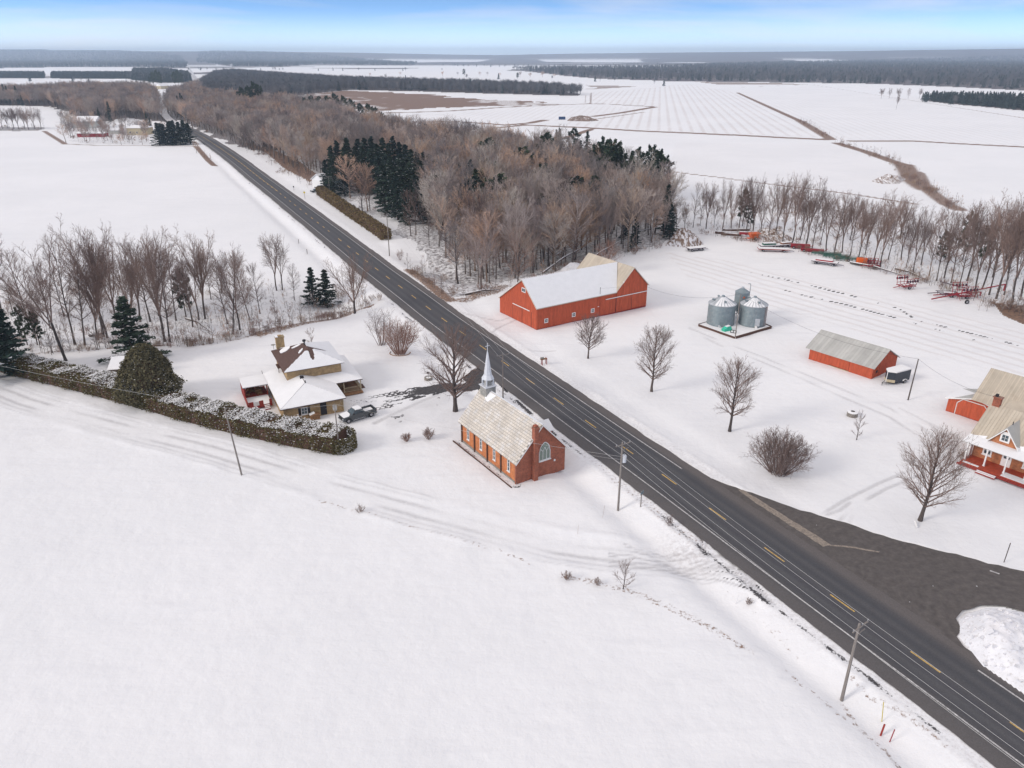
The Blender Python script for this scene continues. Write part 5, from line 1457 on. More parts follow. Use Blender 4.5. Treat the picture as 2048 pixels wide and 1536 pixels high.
mb = MB(); mb.tube([(.5, -3.3, .2), (.5, -2.8, .2)], .25, 10); part('fan', mb, M['white'], b2)
mb = MB(); mb.tube([(-1.4, -3.0, .2), (-1.4, -2.4, .2)], .25, 10); part('fan', mb, M['galv_light'], b1)
base = gat(1478, 637)
t = thing('hopper_bin', 'tall narrow galvanised hopper bin standing behind the two grain bins', 'grain bin', base)
mb = MB(); mb.lathe([(.3, 1.0), (1.5, 2.4), (1.5, 2.42)] + [(1.5 + (.02 if i % 2 else 0), 2.42 + i * .11) for i in range(36)], 28); part('wall', mb, M['galv'], t)
mb = MB(); mb.lathe([(1.58, 6.25), (.3, 7.1), (0, 7.2)], 20); part('roof', mb, M['galv'], t)
mb = MB(); mb.lathe([(.33, 7.05), (.3, 7.35), (0, 7.4)], 10); part('roof_cap', mb, M['galv_light'], t)
for k in range(4):
    a = R(45 + 90 * k); mb = MB(); mb.tube([(1.45 * math.cos(a), 1.45 * math.sin(a), 0), (1.45 * math.cos(a), 1.45 * math.sin(a), 2.6)], .06, 4); part('leg', mb, M['galv'], t)
mb = MB(); mb.tube([(1.65, .1, 1.0), (1.7, .1, 7.7), (1.6, .1, 8.0), (1.1, .1, 8.05)], .07, 6); part('fill_pipe', mb, M['galv'], t)
mb = MB(); mb.prism([V(-.25, -1.53, 5.2), V(.35, -1.5, 5.2), V(.05, -1.52, 5.6)], (0, -.03, 0)); part('orange_badge', mb, M['orange_paint'], t)
pads = P([(1397, 651), (1470.5, 677), (1542.6, 656), (1478, 628)])
mb = MB(); mb.prism([V(p[0], p[1], -.1) for p in pads], (0, 0, .36))
pd = part('bin_pad', mb, M['snow']); tag(pd, 'snow covered square pad under the grain bins with dark timber edge', 'pad')
for a, b_, hh in ((0, 1, .34), (1, 2, .5), (2, 3, .4), (3, 0, .34)):
    p0, p1 = V(*pads[a], 0), V(*pads[b_], 0); d = (p1 - p0).normalized() * .1; n_ = V(d.y, -d.x, 0).normalized()
    mb = MB(); mb.prism([p0 + d + n_ * .004 + V(0, 0, -.1), p1 - d + n_ * .004 + V(0, 0, -.1), p1 - d + n_ * .004 + V(0, 0, hh), p0 + d + n_ * .004 + V(0, 0, hh)], n_ * .16)
    e = part('edge_beam', mb, M['trim_brown'], pd)

# ---------------------------------------------------------------- distant farmstead and other far buildings
def far_house(px, py, w_, d, h, rise, rz_, name, label, wall, roof, hip_=False, windows=0):
    base = gat(px, py)
    t = thing(name, label, 'house' if 'house' in name else 'shed', base, R(rz_))
    mb = MB(); mb.box(-w_ / 2, w_ / 2, 0, d, -.2, h); part('wall', mb, M[wall], t)
    mb = MB()
    if hip_:
        c0, c1 = V(-w_ / 4, d / 2, h + rise), V(w_ / 4, d / 2, h + rise); q = [V(-w_ / 2 - .5, -.5, h), V(w_ / 2 + .5, -.5, h), V(w_ / 2 + .5, d + .5, h), V(-w_ / 2 - .5, d + .5, h)]
        for f in ([q[0], q[1], c1, c0], [q[2], q[3], c0, c1], [q[1], q[2], c1], [q[3], q[0], c0]): mb.prism(f, (0, 0, .15))
    else:
        for ye in (-.5, d + .5): mb.prism([V(-w_ / 2 - .5, ye, h), V(w_ / 2 + .5, ye, h), V(w_ / 2 + .5, d / 2, h + rise), V(-w_ / 2 - .5, d / 2, h + rise)], (0, 0, .18))
        for xx in (-w_ / 2, w_ / 2 - .12): mb.m = 0; mb.prism([V(xx, 0, h), V(xx, d, h), V(xx, d / 2, h + rise)], (.12, 0, 0))
    part('roof', mb, M[roof], t)
    for k in range(windows):
        window(t, (-w_ / 2, 0), (w_ / 2, 0), w_ * (k + .5) / windows, 1.0, 1.3, 1.4, cross=(0, 0), sill=False)
    return t
far_house(168, 256, 20, 13, 5.0, 3.5, 5, 'barn_shed', 'large grey farm building with white roof at the distant farmstead', 'grey_metal', 'snow')
far_house(182, 274, 19, 7, 2.4, 1.0, 3, 'barn_shed', 'long dark red low shed with snowy roof at the distant farmstead', 'machine_red', 'snow')
far_house(222, 268, 11, 7, 2.5, 1.4, 0, 'barn_shed', 'small snowy roofed shed left of the cream house', 'grey_metal', 'snow')
far_house(275, 270, 15, 11, 4.8, 1.6, 2, 'farmhouse', 'distant cream house with snowy hipped roof by the road bend', 'cream', 'snow', True, 3)
far_house(388, 236, 15, 8, 3, 2, -35, 'barn_shed', 'white roofed shed right of the road beyond the bend', 'grey_metal', 'snow')
far_house(331, 178, 18, 14, 5, 4, 60, 'barn_shed', 'snow roofed building between the tall far pines', 'cream', 'snow')
far_house(240, 165, 22, 10, 4, 3, 0, 'barn_shed', 'white farm building at the edge of the far left field', 'white', 'snow')
far_house(662, 374, 9, 7, 3.2, 2.6, 55, 'farmhouse', 'white house end just showing behind the far hedge and spruces', 'white', 'snow')
far_house(465, 131, 30, 14, 5, 3, 0, 'barn_shed', 'tiny pale farm roofs in the far white field', 'white', 'snow')
far_house(345, 118, 30, 14, 6, 3, 0, 'barn_shed', 'tiny bright roof in the far woods at the left horizon', 'white', 'snow')
# ================================================================= OBJECTS
def wheel(mb_t, mb_r, x, y, r, w_):
    mb_t.tube([(x, y - w_ / 2, r), (x, y + w_ / 2, r)], r, 16)
    for s in (-1, 1): mb_r.tube([(x, y + s * (w_ / 2 + .003), r), (x, y + s * (w_ / 2 + .02), r)], r * .58, 10)
def add_wheel(root, x, y, r=.4, w_=.26):
    t_, r_ = MB(), MB(); wheel(t_, r_, 0, 0, r, w_)
    o = part('wheel', t_, M['tyre'], root); o.location = (x, y, 0)
    for s in (-1, 1):
        q = MB(); q.tube([(0, s * (w_ / 2 + .003), r), (0, s * (w_ / 2 + .02), r)], r * .58, 10); part('rim', q, M['rim'], o)
    return o
M['truck_paint'] = mat('grey_truck_paint', (.085, .092, .098), .35, .06, 3, metal=.5, spec=.5)
M['lamp_red'] = mat('tail_lamp', (.45, .02, .02), .3, .05, 3)
M['lamp_clear'] = mat('headlamp_glass', (.6, .62, .64), .15, .05, 3)
M['chrome'] = mat('bright_metal', (.55, .56, .58), .25, .1, 3, metal=.8)
# ---- pickup, nose to the left
tp = gat(716, 836)
t = thing('pickup_truck', 'grey crew cab pickup truck with snow on hood and roof beside the brick house', 'pickup truck', tp, R(37))
b = MB()
def prof(pts, y0, y1, inset=0): b.prism([V(x, y0, z) for x, z in pts], (0, y1 - y0, 0))
prof([(-2.95, .5), (-2.95, .95), (-2.85, 1.12), (-1.45, 1.22), (-1.2, 1.24), (.85, 1.24), (.85, .42), (-2.3, .42)], -.97, .97)
prof([(.87, .42), (.87, .72), (2.95, .72), (2.95, .5), (2.8, .42)], -.97, .97)
part('body', b, M['truck_paint'], t)
b = MB(); b.box(.88, 2.95, -.97, -.87, .722, 1.28); b.box(.88, 2.95, .87, .97, .722, 1.28); b.box(2.87, 2.96, -.866, .866, .722, 1.25); b.box(.88, .95, -.866, .866, .722, 1.24)
part('cargo_bed', b, M['truck_paint'], t)
b = MB(); b.box(.96, 2.86, -.86, .86, .724, .78); part('bed_liner', b, M['dark'], t)
b = MB(); vs = [(-1.35, -.9, 1.242), (.82, -.9, 1.242), (.82, .9, 1.242), (-1.35, .9, 1.242), (-.65, -.74, 1.82), (.55, -.74, 1.84), (.55, .74, 1.84), (-.65, .74, 1.82)]
b.faces(vs, [(0, 1, 5, 4), (1, 2, 6, 5), (2, 3, 7, 6), (3, 0, 4, 7), (4, 5, 6, 7)]); part('cab', b, M['truck_paint'], t)
def pane4(p, nm='window', k=.012, mt='glass'):
    q = MB(); a = [Vector(x) for x in p]; n_ = (a[1] - a[0]).cross(a[2] - a[0]).normalized() * k
    q.prism([x + n_ * .3 for x in a], n_); return part(nm, q, M[mt], t)
pane4([(-1.27, .78, 1.31), (-1.27, -.78, 1.31), (-.70, -.68, 1.78), (-.70, .68, 1.78)], 'windscreen')
pane4([(.805, -.75, 1.32), (.805, .75, 1.32), (.60, .66, 1.78), (.60, -.66, 1.78)], 'rear_window')
for s in (-1, 1):
    for xa, xb, xc, xd in ((-1.12, -.25, -.25, -.62), (-.17, .62, .48, -.17)):
        q = [(xa, s * .885, 1.30), (xb, s * .885, 1.30), (xc, s * .755, 1.77), (xd, s * .755, 1.77)]
        pane4(q if s < 0 else q[::-1])
    q = MB(); q.box(-1.12, -.98, s * .99 - .07, s * .99 + .07, 1.28, 1.45); part('mirror', q, M['dark'], t)
    q = MB(); q.box(-2.97, -2.86, s * .8 - .13, s * .8 + .13, .78, 1.0); part('headlight', q, M['lamp_clear'], t)
    q = MB(); q.box(2.93, 2.985, s * .9 - .06, s * .9 + .06, .85, 1.22); part('tail_light', q, M['lamp_red'], t)
    q = MB(); q.box(-1.3, .8, s * 1.0 - .06, s * 1.0 + .06, .36, .43); part('running_board', q, M['chrome'], t)
    for xw in (-2.05, 1.95):
        add_wheel(t, xw, s * .84, .42, .3)
        q = MB(); q.tube([(xw + .52 * math.cos(R(a)), s * .975, .42 + .52 * math.sin(R(a))) for a in range(0, 181, 20)], .05, 4); part('wheel_arch', q, M['dark'], t)
q = MB(); q.box(-3.06, -2.955, -.9, .9, .45, .66); part('bumper', q, M['chrome'], t)
q = MB(); q.box(2.965, 3.1, -.9, .9, .45, .62); part('bumper', q, M['chrome'], t)
q = MB(); q.box(-2.985, -2.953, -.62, .62, .72, 1.02); part('grille', q, M['dark'], t)
q = MB(); snow_slab(q, [(-.62, -.72, 1.845), (.5, -.72, 1.85), (.5, .72, 1.85), (-.62, .72, 1.845)], .09); part('snow_cover', q, M['snow'], t)
q = MB(); snow_slab(q, [(-2.8, -.9, 1.125), (-1.9, -.9, 1.18), (-1.45, -.3, 1.222), (-1.4, .9, 1.225), (-2.8, .9, 1.125)], .06); part('snow_cover', q, M['snow'], t)
q = MB(); snow_slab(q, [(1.3, -.8, .79), (2.6, -.75, .79), (2.7, .8, .79), (1.2, .82, .79)], .2); part('snow_cover', q, M['snow'], t)
# ---- enclosed trailer
p0, p1 = gat(1788, 771), gat(1817, 763)
ang = math.atan2(p1.y - p0.y, p1.x - p0.x); LT_ = 3.9
t = thing('enclosed_trailer', 'black enclosed cargo trailer with white roof and V nose beside the red shed', 'trailer', p0, ang)
b = MB(); b.prism([V(0, 0, .45), V(LT_, 0, .45), V(LT_, 2.1, .45), V(0, 2.1, .45), V(-.95, 1.05, .45)], (0, 0, 1.95)); part('body', b, mat('black_trailer_panel', (.035, .042, .055), .4, .1, 2), t)
b = MB(); b.prism([V(-.06, -.05, 2.402), V(LT_ + .05, -.05, 2.402), V(LT_ + .05, 2.15, 2.402), V(-.06, 2.15, 2.402), V(-1.03, 1.05, 2.402)], (0, 0, .1)); part('roof', b, M['white'], t)
b = MB(); snow_slab(b, [(0, 0, 2.504), (LT_, 0, 2.504), (LT_, 2.1, 2.504), (0, 2.1, 2.504), (-.9, 1.05, 2.504)], .1); part('snow_cover', b, M['snow'], t)
for a, c in (((0, 0), (-.95, 1.05)), ((-.95, 1.05), (0, 2.1))):
    d = V(c[0] - a[0], c[1] - a[1], 0).normalized(); n_ = V(d.y, -d.x, 0) * -1 if a == (0, 0) else V(-d.y, d.x, 0)
    b = MB(); b.prism([V(*a, .5) + n_ * .01, V(*c, .5) + n_ * .01, V(*c, 1.0) + n_ * .01, V(*a, 1.0) + n_ * .01], n_ * .03); part('stone_guard', b, M['cream'], t)
b = MB(); b.tube([(-.98, 1.05, .5), (-.98, 1.05, 2.4)], .07, 5); part('nose_cap', b, M['white'], t)
b = MB(); b.box(LT_ - .0, LT_ + .04, .05, 2.05, .5, 2.38); part('rear_door', b, M['white'], t)
for y_ in (-.12, 2.22):
    add_wheel(t, 2.5, y_, .34, .2)
    b = MB(); b.prism([V(2.0, y_ - .12, .55), V(2.05, y_ - .12, .72), V(2.25, y_ - .12, .8), V(2.75, y_ - .12, .8), V(2.95, y_ - .12, .72), V(3.0, y_ - .12, .55), V(2.9, y_ - .12, .6), V(2.7, y_ - .12, .73), V(2.3, y_ - .12, .73), V(2.1, y_ - .12, .6)], (0, .24, 0)); part('fender', b, M['white'], t)
b = MB(); b.tube([(-2.0, 1.05, .45), (0, .3, .42)], .05, 4); b.tube([(-2.0, 1.05, .45), (0, 1.8, .42)], .05, 4); b.tube([(-1.85, 1.05, .0), (-1.85, 1.05, .65)], .04, 5); part('tongue', b, M['dark'], t)
b = MB(); b.box(.0, LT_, .02, 2.08, .36, .448); part('chassis', b, M['dark'], t)

# ---- poles and wires
def pole(px, py, top_py, label, arm=0.0, arm_rz=0.0, low=False, transformer=False, r=.15, lean=(0, 0), mt='pole_wood', dz=.35, name='utility_pole', Hf=None):
    base = gat(px, py); H = Hf or height_at(base, top_py)
    t = thing(name, label, 'utility pole', base, arm_rz, 'utility poles')
    top = V(lean[0], lean[1], H)
    mb = MB(); mb.tube([(0, 0, -.3), top * .5, top], [r, r * .82, r * .66], 8); part('shaft', mb, M[mt], t)
    ends = [Vector((top.x, top.y, H))]
    if arm:
        za = H - dz
        a = MB(); a.box(top.x - arm / 2, top.x + arm / 2, -.19, -.07, za, za + .12); ar = part('crossarm', a, M['pole_wood'], t)
        ends = []
        for s in (-.94, .0, .94) if not low else (-.94, .2, .94):
            i_ = MB(); i_.tube([(top.x + s * arm / 2, -.13, za + .12), (top.x + s * arm / 2, -.13, za + .34)], [.045, .07], 6); part('insulator', i_, M['rim'], ar)
            ends.append(Vector((top.x + s * arm / 2, -.13, za + .34)))
    if low:
        a = MB(); a.box(-.05, .95, -.16, -.08, H - 1.05, H - .97); a.tube([(.3, -.12, H - 1.0), (.0, -.1, H - 1.6)], .025, 4); part('side_arm', a, M['pole_wood'], t)
    if transformer:
        a = MB(); a.lathe([(0, 0), (.3, .02), (.31, .9), (.24, 1.02), (0, 1.04)], 14, (.42, -.02, H - 3.0)); part('transformer', a, M['zinc'], t)
        a = MB(); a.tube([(.42, -.02, H - 1.96), (.42, -.02, H - 1.7)], .04, 5); a.tube([(.1, -.02, H - 2.3), (.2, -.02, H - 2.3)], .03, 4); part('bushing', a, M['rim'], t)
    mw = Matrix.Translation(base) @ Matrix.Rotation(arm_rz, 4, 'Z')
    return t, [mw @ e for e in ends], mw @ V(top.x * .85, top.y * .85, H - 1.9)
def wire(a, b_, sag, label, r=.017, mt='wire', group='overhead wires along the road'):
    a, b_ = Vector(a), Vector(b_)
    mb = MB(); n = 14
    o = (a + b_) / 2
    mb.tube([a.lerp(b_, i / n) - o - V(0, 0, sag * 4 * (i / n) * (1 - i / n)) for i in range(n + 1)], r, 4, cap=False)
    q = part('wire', mb, M[mt]); q.location = o; tag(q, label, 'wire', group); return q
ra = math.atan2(-RN[80][1], -RN[80][0])          # crossarm direction square to the road
P1, e1, l1 = pole(1683, 1401, 1247, 'weathered wooden pole with crossarm in the roadside ditch, nearest the camera', 2.4, ra + R(8), low=True, r=.17)
P2, e2, l2 = pole(1236, 1021, 884, 'wooden pole with grey transformer can between chapel and side road', 2.3, ra + R(4), low=True, transformer=True, r=.15)
P3, e3, l3 = pole(1006, 797, 706, 'slim grey pole with crossarm standing behind the chapel roof', 2.4, ra, r=.14)
P8, e8, l8 = pole(779, 512, 430, 'pole with small crossarm at the near end of the far hedge', 2.2, ra, r=.16)
P9, e9, l9 = pole(660, 390, 352, 'distant pole behind the far end of the hedge', 2.2, ra, r=.16)
b0 = P1.location * 2 - P2.location
P0 = thing('utility_pole', 'pole beyond the lower right corner carrying the road wires', 'utility pole', (b0.x, b0.y, 0), ra, 'utility poles')
mb = MB(); mb.tube([(0, 0, -.3), (0, 0, 9)], [.17, .12], 8); part('shaft', mb, M['pole_wood'], P0)
mb = MB(); mb.box(-1.2, 1.2, -.1, .02, 8.6, 8.72); part('crossarm', mb, M['pole_wood'], P0)
P4, e4, l4 = pole(484, 951, 816, 'bare pale pole leaning left in the field below the hedge', r=.14, lean=(-.9, .1))
P5, e5, l5 = pole(679, 905, 808, 'grey lamp pole standing at the right end of the snowy hedge', r=.12)
mb = MB(); mb.box(-.3, .3, -.06, .06, -.5, .3); o = part('meter_cluster', mb, M['tin_grey'], P5); o.location = (0, 0, height_at(P5.location, 808) - .5)
P6, e6, l6 = pole(1470, 677, 588, 'grey yard pole standing in front of the grain bins', r=.12)
P7, e7, l7 = pole(1816, 800, 718, 'dark leaning pole beside the enclosed trailer', r=.13, lean=(.15, 0), mt='pole_dark')
order_ = lambda ws: sorted(ws, key=lambda q: q.x)
E0 = [P0.matrix_basis @ V(s, -.04, 8.95) for s in (-1.12, .2, 1.12)]
nm3 = ('field side', 'middle', 'road side')
for A_, B_, ln in ((E0, e1, 'frame corner to nearest pole'), (e1, e2, 'nearest pole to transformer pole'), (e2, e3, 'transformer pole to chapel pole'), (e3, e8, 'chapel pole to hedge pole'), (e8, e9, 'hedge pole to the distant pole')):
    for k, (a, b_) in enumerate(zip(order_(A_), order_(B_))):
        wire(a, b_, .25, 'bare %s wire of the three from %s' % (nm3[k], ln), .015)
wire(P0.matrix_basis @ V(0, 0, 7.0), l1, .3, 'lowest wire from the frame corner to the nearest pole', .018)
wire(l1, l2, .35, 'lowest wire from the nearest pole to the transformer pole', .018)
wire(l2, l3, .4, 'lowest wire from the transformer pole to the chapel pole', .015)
GC = 'service cables'
wire(l2 + V(0, 0, -.2), e5[0], .5, 'pale service cable from transformer pole across the chapel to the hedge end', .014, group=GC)
wire(l2 + V(0, 0, -.6), Vector((CO[0], CO[1], 0)) + Matrix.Rotation(CA, 3, 'Z') @ V(W_ * .98, -.1, 3.3), .3, 'short cable from transformer pole to the chapel corner', .012, group=GC)
wire(e5[0] + V(0, 0, -.1), e4[0], .4, 'pale cable from the hedge end pole to the leaning field pole', .014, group=GC)
off = gat(-120, 800); wire(e4[0], off + V(0, 0, 9.5), .5, 'pale cable running left from the leaning field pole out of frame', .014, group=GC)
wire(e5[0] + V(0, 0, -1.0), Vector((HO[0], HO[1], 0)) + Matrix.Rotation(HA, 3, 'Z') @ V(9.9, .3, 2.3), .15, 'short cable from hedge end pole to the brick house', .012, group=GC)
sm_ = Vector((BO[0], BO[1], 0)) + Matrix.Rotation(BA, 3, 'Z') @ V(31.3, 0, 4.6)
wire(e6[0], sm_, 1.6, 'dark cable from the yard pole by the bins to the red barn', .017, 'cable', GC)
wire(e6[0], e7[0], 2.0, 'dark cable from the yard pole over the red shed to the dark pole', .017, 'cable', GC)
wire(e7[0], Vector((FO[0], FO[1], 0)) + Matrix.Rotation(FA, 3, 'Z') @ V(0, 7.3, 8.4), .9, 'dark cable from the dark pole to the farmhouse chimney', .017, 'cable', GC)
wire(sm_ + V(0, 0, 1.2), Vector((BO[0], BO[1], 0)) + Matrix.Rotation(BA, 3, 'Z') @ V(17.1, -.1, 6.6), .3, 'thin cable along the barn eave to its mast', .012, 'cable', GC)
gw = gat(1737, 1338)
wire(P1.matrix_basis @ V(0, 0, 6.6), gw, 0, 'thin guy wire from the nearest pole down to the road edge', .008, 'cable', GC)

# ---- small roadside things
def post(px, py, top_py, r, label, name, mt, lean=(0, 0), n=6, cat='post', minh=.6):
    base = gat(px, py); H = max(minh, height_at(base, top_py))
    mb = MB(); mb.tube([(0, 0, -.15), (lean[0], lean[1], H)], r, n); o = part(name, mb, M[mt]); o.location = base; tag(o, label, cat); return o
post(1764, 1443, 1406, .035, 'thin yellow plastic marker rod in the ditch snow', 'marker_rod', 'yellow', (-.25, .1))
post(1761, 1471, 1449, .10, 'short stout dark wooden post in the ditch snow', 'wooden_post', 'red_dark', (.1, 0), 4)
post(1779, 1484, 1459, .045, 'short red orange stake right of the stout dark post', 'marker_stake', 'machine_red', (.15, 0))
post(2008, 1124, 1086, .05, 'thin brown post alone in snow north of the side road', 'wooden_post', 'pole_dark', (.05, 0))
post(1470, 1208, 1190, .035, 'small white marker rod with black tip below the lane', 'marker_rod', 'white', (.25, 0))
post(597.6, 487, 478, .08, 'left of two short fence posts beside the far road', 'fence_post', 'pole_dark')
post(614.5, 508, 498, .09, 'right of two short fence posts beside the far road', 'fence_post', 'pole_dark')
post(1205, 1035, 1010, .012, 'thin dry stalk standing in snow left of the transformer pole', 'dry_stalk', 'wood', (.2, 0), 4, 'stalk')
post(1155, 1070, 1050, .012, 'thin dry stalk standing in snow above the lane', 'dry_stalk', 'wood', (.05, 0), 4, 'stalk')
def sign(px, py, top_py, w_, h, label, mt, rz_, diamond=False):
    base = gat(px, py); H = max(1.6, height_at(base, top_py)); t = thing('road_sign', label, 'road sign', base, rz_)
    mb = MB(); mb.box(-.05, .05, -.05, .05, -.2, H); part('post', mb, M['pole_wood'], t)
    mb = MB()
    if diamond: mb.prism([V(0, -.07, H - w_ * 1.4), V(w_ * .7, -.07, H - w_ * .7), V(0, -.07, H), V(-w_ * .7, -.07, H - w_ * .7)], (0, .02, 0))
    else: mb.box(-w_ / 2, w_ / 2, -.075, -.052, H - h, H)
    part('sign_panel', mb, M[mt], t); return t
sign(1281, 1015, 982, .75, .5, 'small grey road sign seen from behind beside the transformer pole', 'galv', R(50))
sign(610, 398, 382, .8, .8, 'yellow diamond road sign before the far hedge', 'yellow', R(-20), True)
sign(588, 381, 372, .6, .6, 'small dark sign on the verge beyond the yellow diamond sign', 'dark', R(-20))
base = gat(1088, 729); t = thing('mailbox_stand', 'small rusty wooden mailbox stand on snow across the road from the chapel', 'mailbox', base, R(20))
for x in (-.45, .45):
    for y in (-.25, .25): mb = MB(); mb.box(x - .05, x + .05, y - .05, y + .05, -.1, 1.1 + (.3 if x > 0 else 0)); part('leg', mb, M['red_dark'], t)
mb = MB(); mb.box(-.75, .55, -.3, .3, 1.1, 1.2); part('shelf', mb, M['wood'], t)
mb = MB(); mb.tube([(-.7, 0, 1.4), (-.1, 0, 1.4)], .19, 8); part('box', mb, M['tin_grey'], t)
for px, py, r_, h_, lab in [(857, 759, .75, .5, 'round stone well ring with snow cap left of the drive'), (1704, 832, .85, .7, 'round brick well ring on the farm lawn with snow inside')]:
    base = gat(px, py); t = thing('well_ring', lab, 'well', base); nb = 18
    for row in range(2):
        for k in range(nb):
            a0 = 2 * math.pi * (k + row * .5) / nb + .02; a1 = a0 + 2 * math.pi / nb - .04; z0 = -.05 + row * (h_ / 2 + .01); z1 = z0 + h_ / 2
            mb = MB(); mb.c = random.Random(k + row * 30).uniform(-.2, .2)
            pr = [(math.cos(a0) * r_, math.sin(a0) * r_), (math.cos(a1) * r_, math.sin(a1) * r_), (math.cos(a1) * (r_ - .22), math.sin(a1) * (r_ - .22)), (math.cos(a0) * (r_ - .22), math.sin(a0) * (r_ - .22))]
            mb.prism([V(x, y, z0) for x, y in pr], (0, 0, z1 - z0)); part('stone', mb, M['stone'], t)
    mb = MB(); mb.lathe([(0, h_ * .8), (r_ - .24, h_ * .75)], 16); part('snow_fill', mb, M['snow'], t)
    if px > 1000:
        mb = MB(); mb.lathe([(r_ * .4, h_ + .16), (r_ * .95, h_ + .05), (r_ * .98, h_ - .01)], 16); part('snow_cap', mb, M['snow'], t)
    else:
        mb = MB(); mb.tube([(0, -.1, .3), (0, -.1, 1.5)], .03, 4); mb.box(-.25, .25, -.14, -.06, 1.2, 1.5); part('small_sign', mb, M['dark'], t)
# garden edging ring round the reddish shrub
base = gat(800, 706); mb = MB(); mb.tube([(math.cos(R(a)) * 2.0, math.sin(R(a)) * 1.8, .05) for a in range(160, 381, 14)], .1, 4); o = part('garden_edging', mb, M['wood']); o.location = base; tag(o, 'curved wooden edging round the foot of the reddish shrub', 'edging')
# pad items
base = gat(1453, 664); t = thing('tarp_heap', 'mint green tarp covered heap on the bin pad', 'tarp', base + V(0, 0, .3), R(30))
mb = MB(); mb.prism([V(-1.0, -.45, 0), V(-1.1, -.4, .5), V(-.6, -.35, .62), V(-.3, -.4, .9), V(.7, -.4, 1.0), V(1.0, -.45, .5), V(1.05, -.5, 0)], (0, .95, 0)); part('tarp', mb, M['teal'], t)
mb = MB(); snow_slab(mb, [(-.3, -.3, .92), (.7, -.3, 1.02), (.7, .4, 1.02), (-.3, .4, .92)], .08); part('snow_cover', mb, M['snow'], t)
base = gat(1466, 669); t = thing('pallet_frame', 'small black open frame on the bin pad beside the yard pole', 'frame', base + V(0, 0, .28), R(-30))
mb = MB()
for a, b_ in (((-.6, 0), (.6, 0)), ((-.6, 0), (-.6, .5)), ((.6, 0), (.6, .5)), ((-.6, .5), (.6, .5)), ((0, 0), (0, .5))): mb.tube([(a[0], a[1] * .3, .1 + a[1]), (b_[0], b_[1] * .3, .1 + b_[1])], .07, 4)
part('bars', mb, M['dark'], t)
# ---- plough heap at the lower right and dirt mounds
def heap(name, label, cat, pts_px, h, mt, seed, peak=None, n=46, rough=.35, jag=1.0):
    pl = P(pts_px); c = pl.mean(0) if peak is None else at(*peak)
    x0, y0 = pl.min(0); x1, y1 = pl.max(0)
    gx, gy = np.meshgrid(np.linspace(x0, x1, n), np.linspace(y0, y1, n), indexing='ij')
    I = in_poly(gx, gy, pl); dd, _, _ = seg_dist(gx, gy, np.vstack([pl, pl[:1]]))
    pk = np.exp(-(((gx - c[0]) / ((x1 - x0) * .3)) ** 2 + ((gy - c[1]) / ((y1 - y0) * .3)) ** 2))
    sc_ = (x1 - x0) / 14
    z = h * (pk * .8 + .25) * np.clip(dd / (1.6 * sc_ + .3), 0, 1) * (1 + rough * (vnoise(gx, gy, 1.4 * sc_, seed) - .5) * 2 + rough * jag * .8 * (vnoise(gx, gy, .5 * sc_, seed + 3) - .5))
    z = np.where(I, np.maximum(z, .0), -.3)
    zg = tz(gx, gy)
    idx = np.arange(n * n).reshape(n, n)
    fs = [(int(idx[i, j]), int(idx[i + 1, j]), int(idx[i + 1, j + 1]), int(idx[i, j + 1])) for i in range(n - 1) for j in range(n - 1) if I[i, j] or I[i + 1, j] or I[i, j + 1] or I[i + 1, j + 1]]
    me = bpy.data.meshes.new(name); me.from_pydata([(float(a - c[0]), float(b_ - c[1]), float(q + g)) for a, b_, q, g in zip(gx.ravel(), gy.ravel(), z.ravel(), zg.ravel())], [], fs)
    me.materials.append(M[mt]); me.polygons.foreach_set('use_smooth', [True] * len(me.polygons)); me.update()
    o = link(name, me); o.location = (c[0], c[1], 0.02); tag(o, label, cat); return o
M['dirty_snow'] = mat('dirty_ploughed_snow', (.80, .785, .80), .8, .06, 1.5, col2=(.55, .52, .50), thr=(.55, .78), bump=.6)
M['soil_snow'] = mat('soil_and_snow', (.78, .76, .77), .9, .1, .35, col2=(.22, .15, .11), thr=(.42, .56), stretch=(2.2, .7, 1))
M['soil'] = mat('bare_soil', (.20, .14, .11), .9, .3, .2, col2=(.7, .66, .66), thr=(.55, .65))
heap('snow_heap', 'big ploughed snow heap in the corner between road and side road', 'snow heap', [(1916, 1238), (1930, 1222), (1975, 1214), (2048, 1224), (2200, 1262), (2250, 1420), (2120, 1440), (2048, 1392), (1960, 1330), (1938, 1300), (1918, 1276)], 2.0, 'dirty_snow', 4, (1995, 1285), 70, .22, 1.0)
hb = COL.objects['snow_heap']; rr = random.Random(3); mb = MB(); hm_ = hb.data
vv = [v.co.copy() for v in hm_.vertices if v.co.z > .12]
for k in range(160):
    q = rr.choice(vv); s_ = rr.uniform(.06, .22) * (1.5 if rr.random() < .1 else 1)
    mb.c = rr.uniform(-.12, .04)
    m4 = Matrix.Translation(q) @ Matrix.Rotation(rr.uniform(0, 3), 4, 'X') @ Matrix.Rotation(rr.uniform(0, 3), 4, 'Z')
    mb.box(-s_, s_, -s_ * .7, s_ * .7, -s_ * .6, s_ * .6, m4)
part('snow_blocks', mb, M['dirty_snow'], hb, kind='stuff')
heap('dirt_mound', 'brown dirt mound streaked with snow at the edge of the wood', 'dirt mound', [(1330, 492), (1345, 470), (1368, 462), (1392, 470), (1408, 490), (1380, 496)], 3.2, 'soil_snow', 2, (1366, 484), 50, .3, 1)
heap('dirt_mound', 'low brown dirt mound far out in the white field beside a blue box', 'dirt mound', [(1133, 242), (1142, 234), (1170, 234), (1200, 241), (1180, 243)], 2.6, 'soil', 6, None, 30, .4)
heap('snow_mound', 'low snowed mound behind the orange spreader', 'snow mound', [(1495, 476), (1520, 458), (1560, 462), (1590, 480), (1560, 490)], 1.6, 'soil_snow', 7, None, 36, .5)
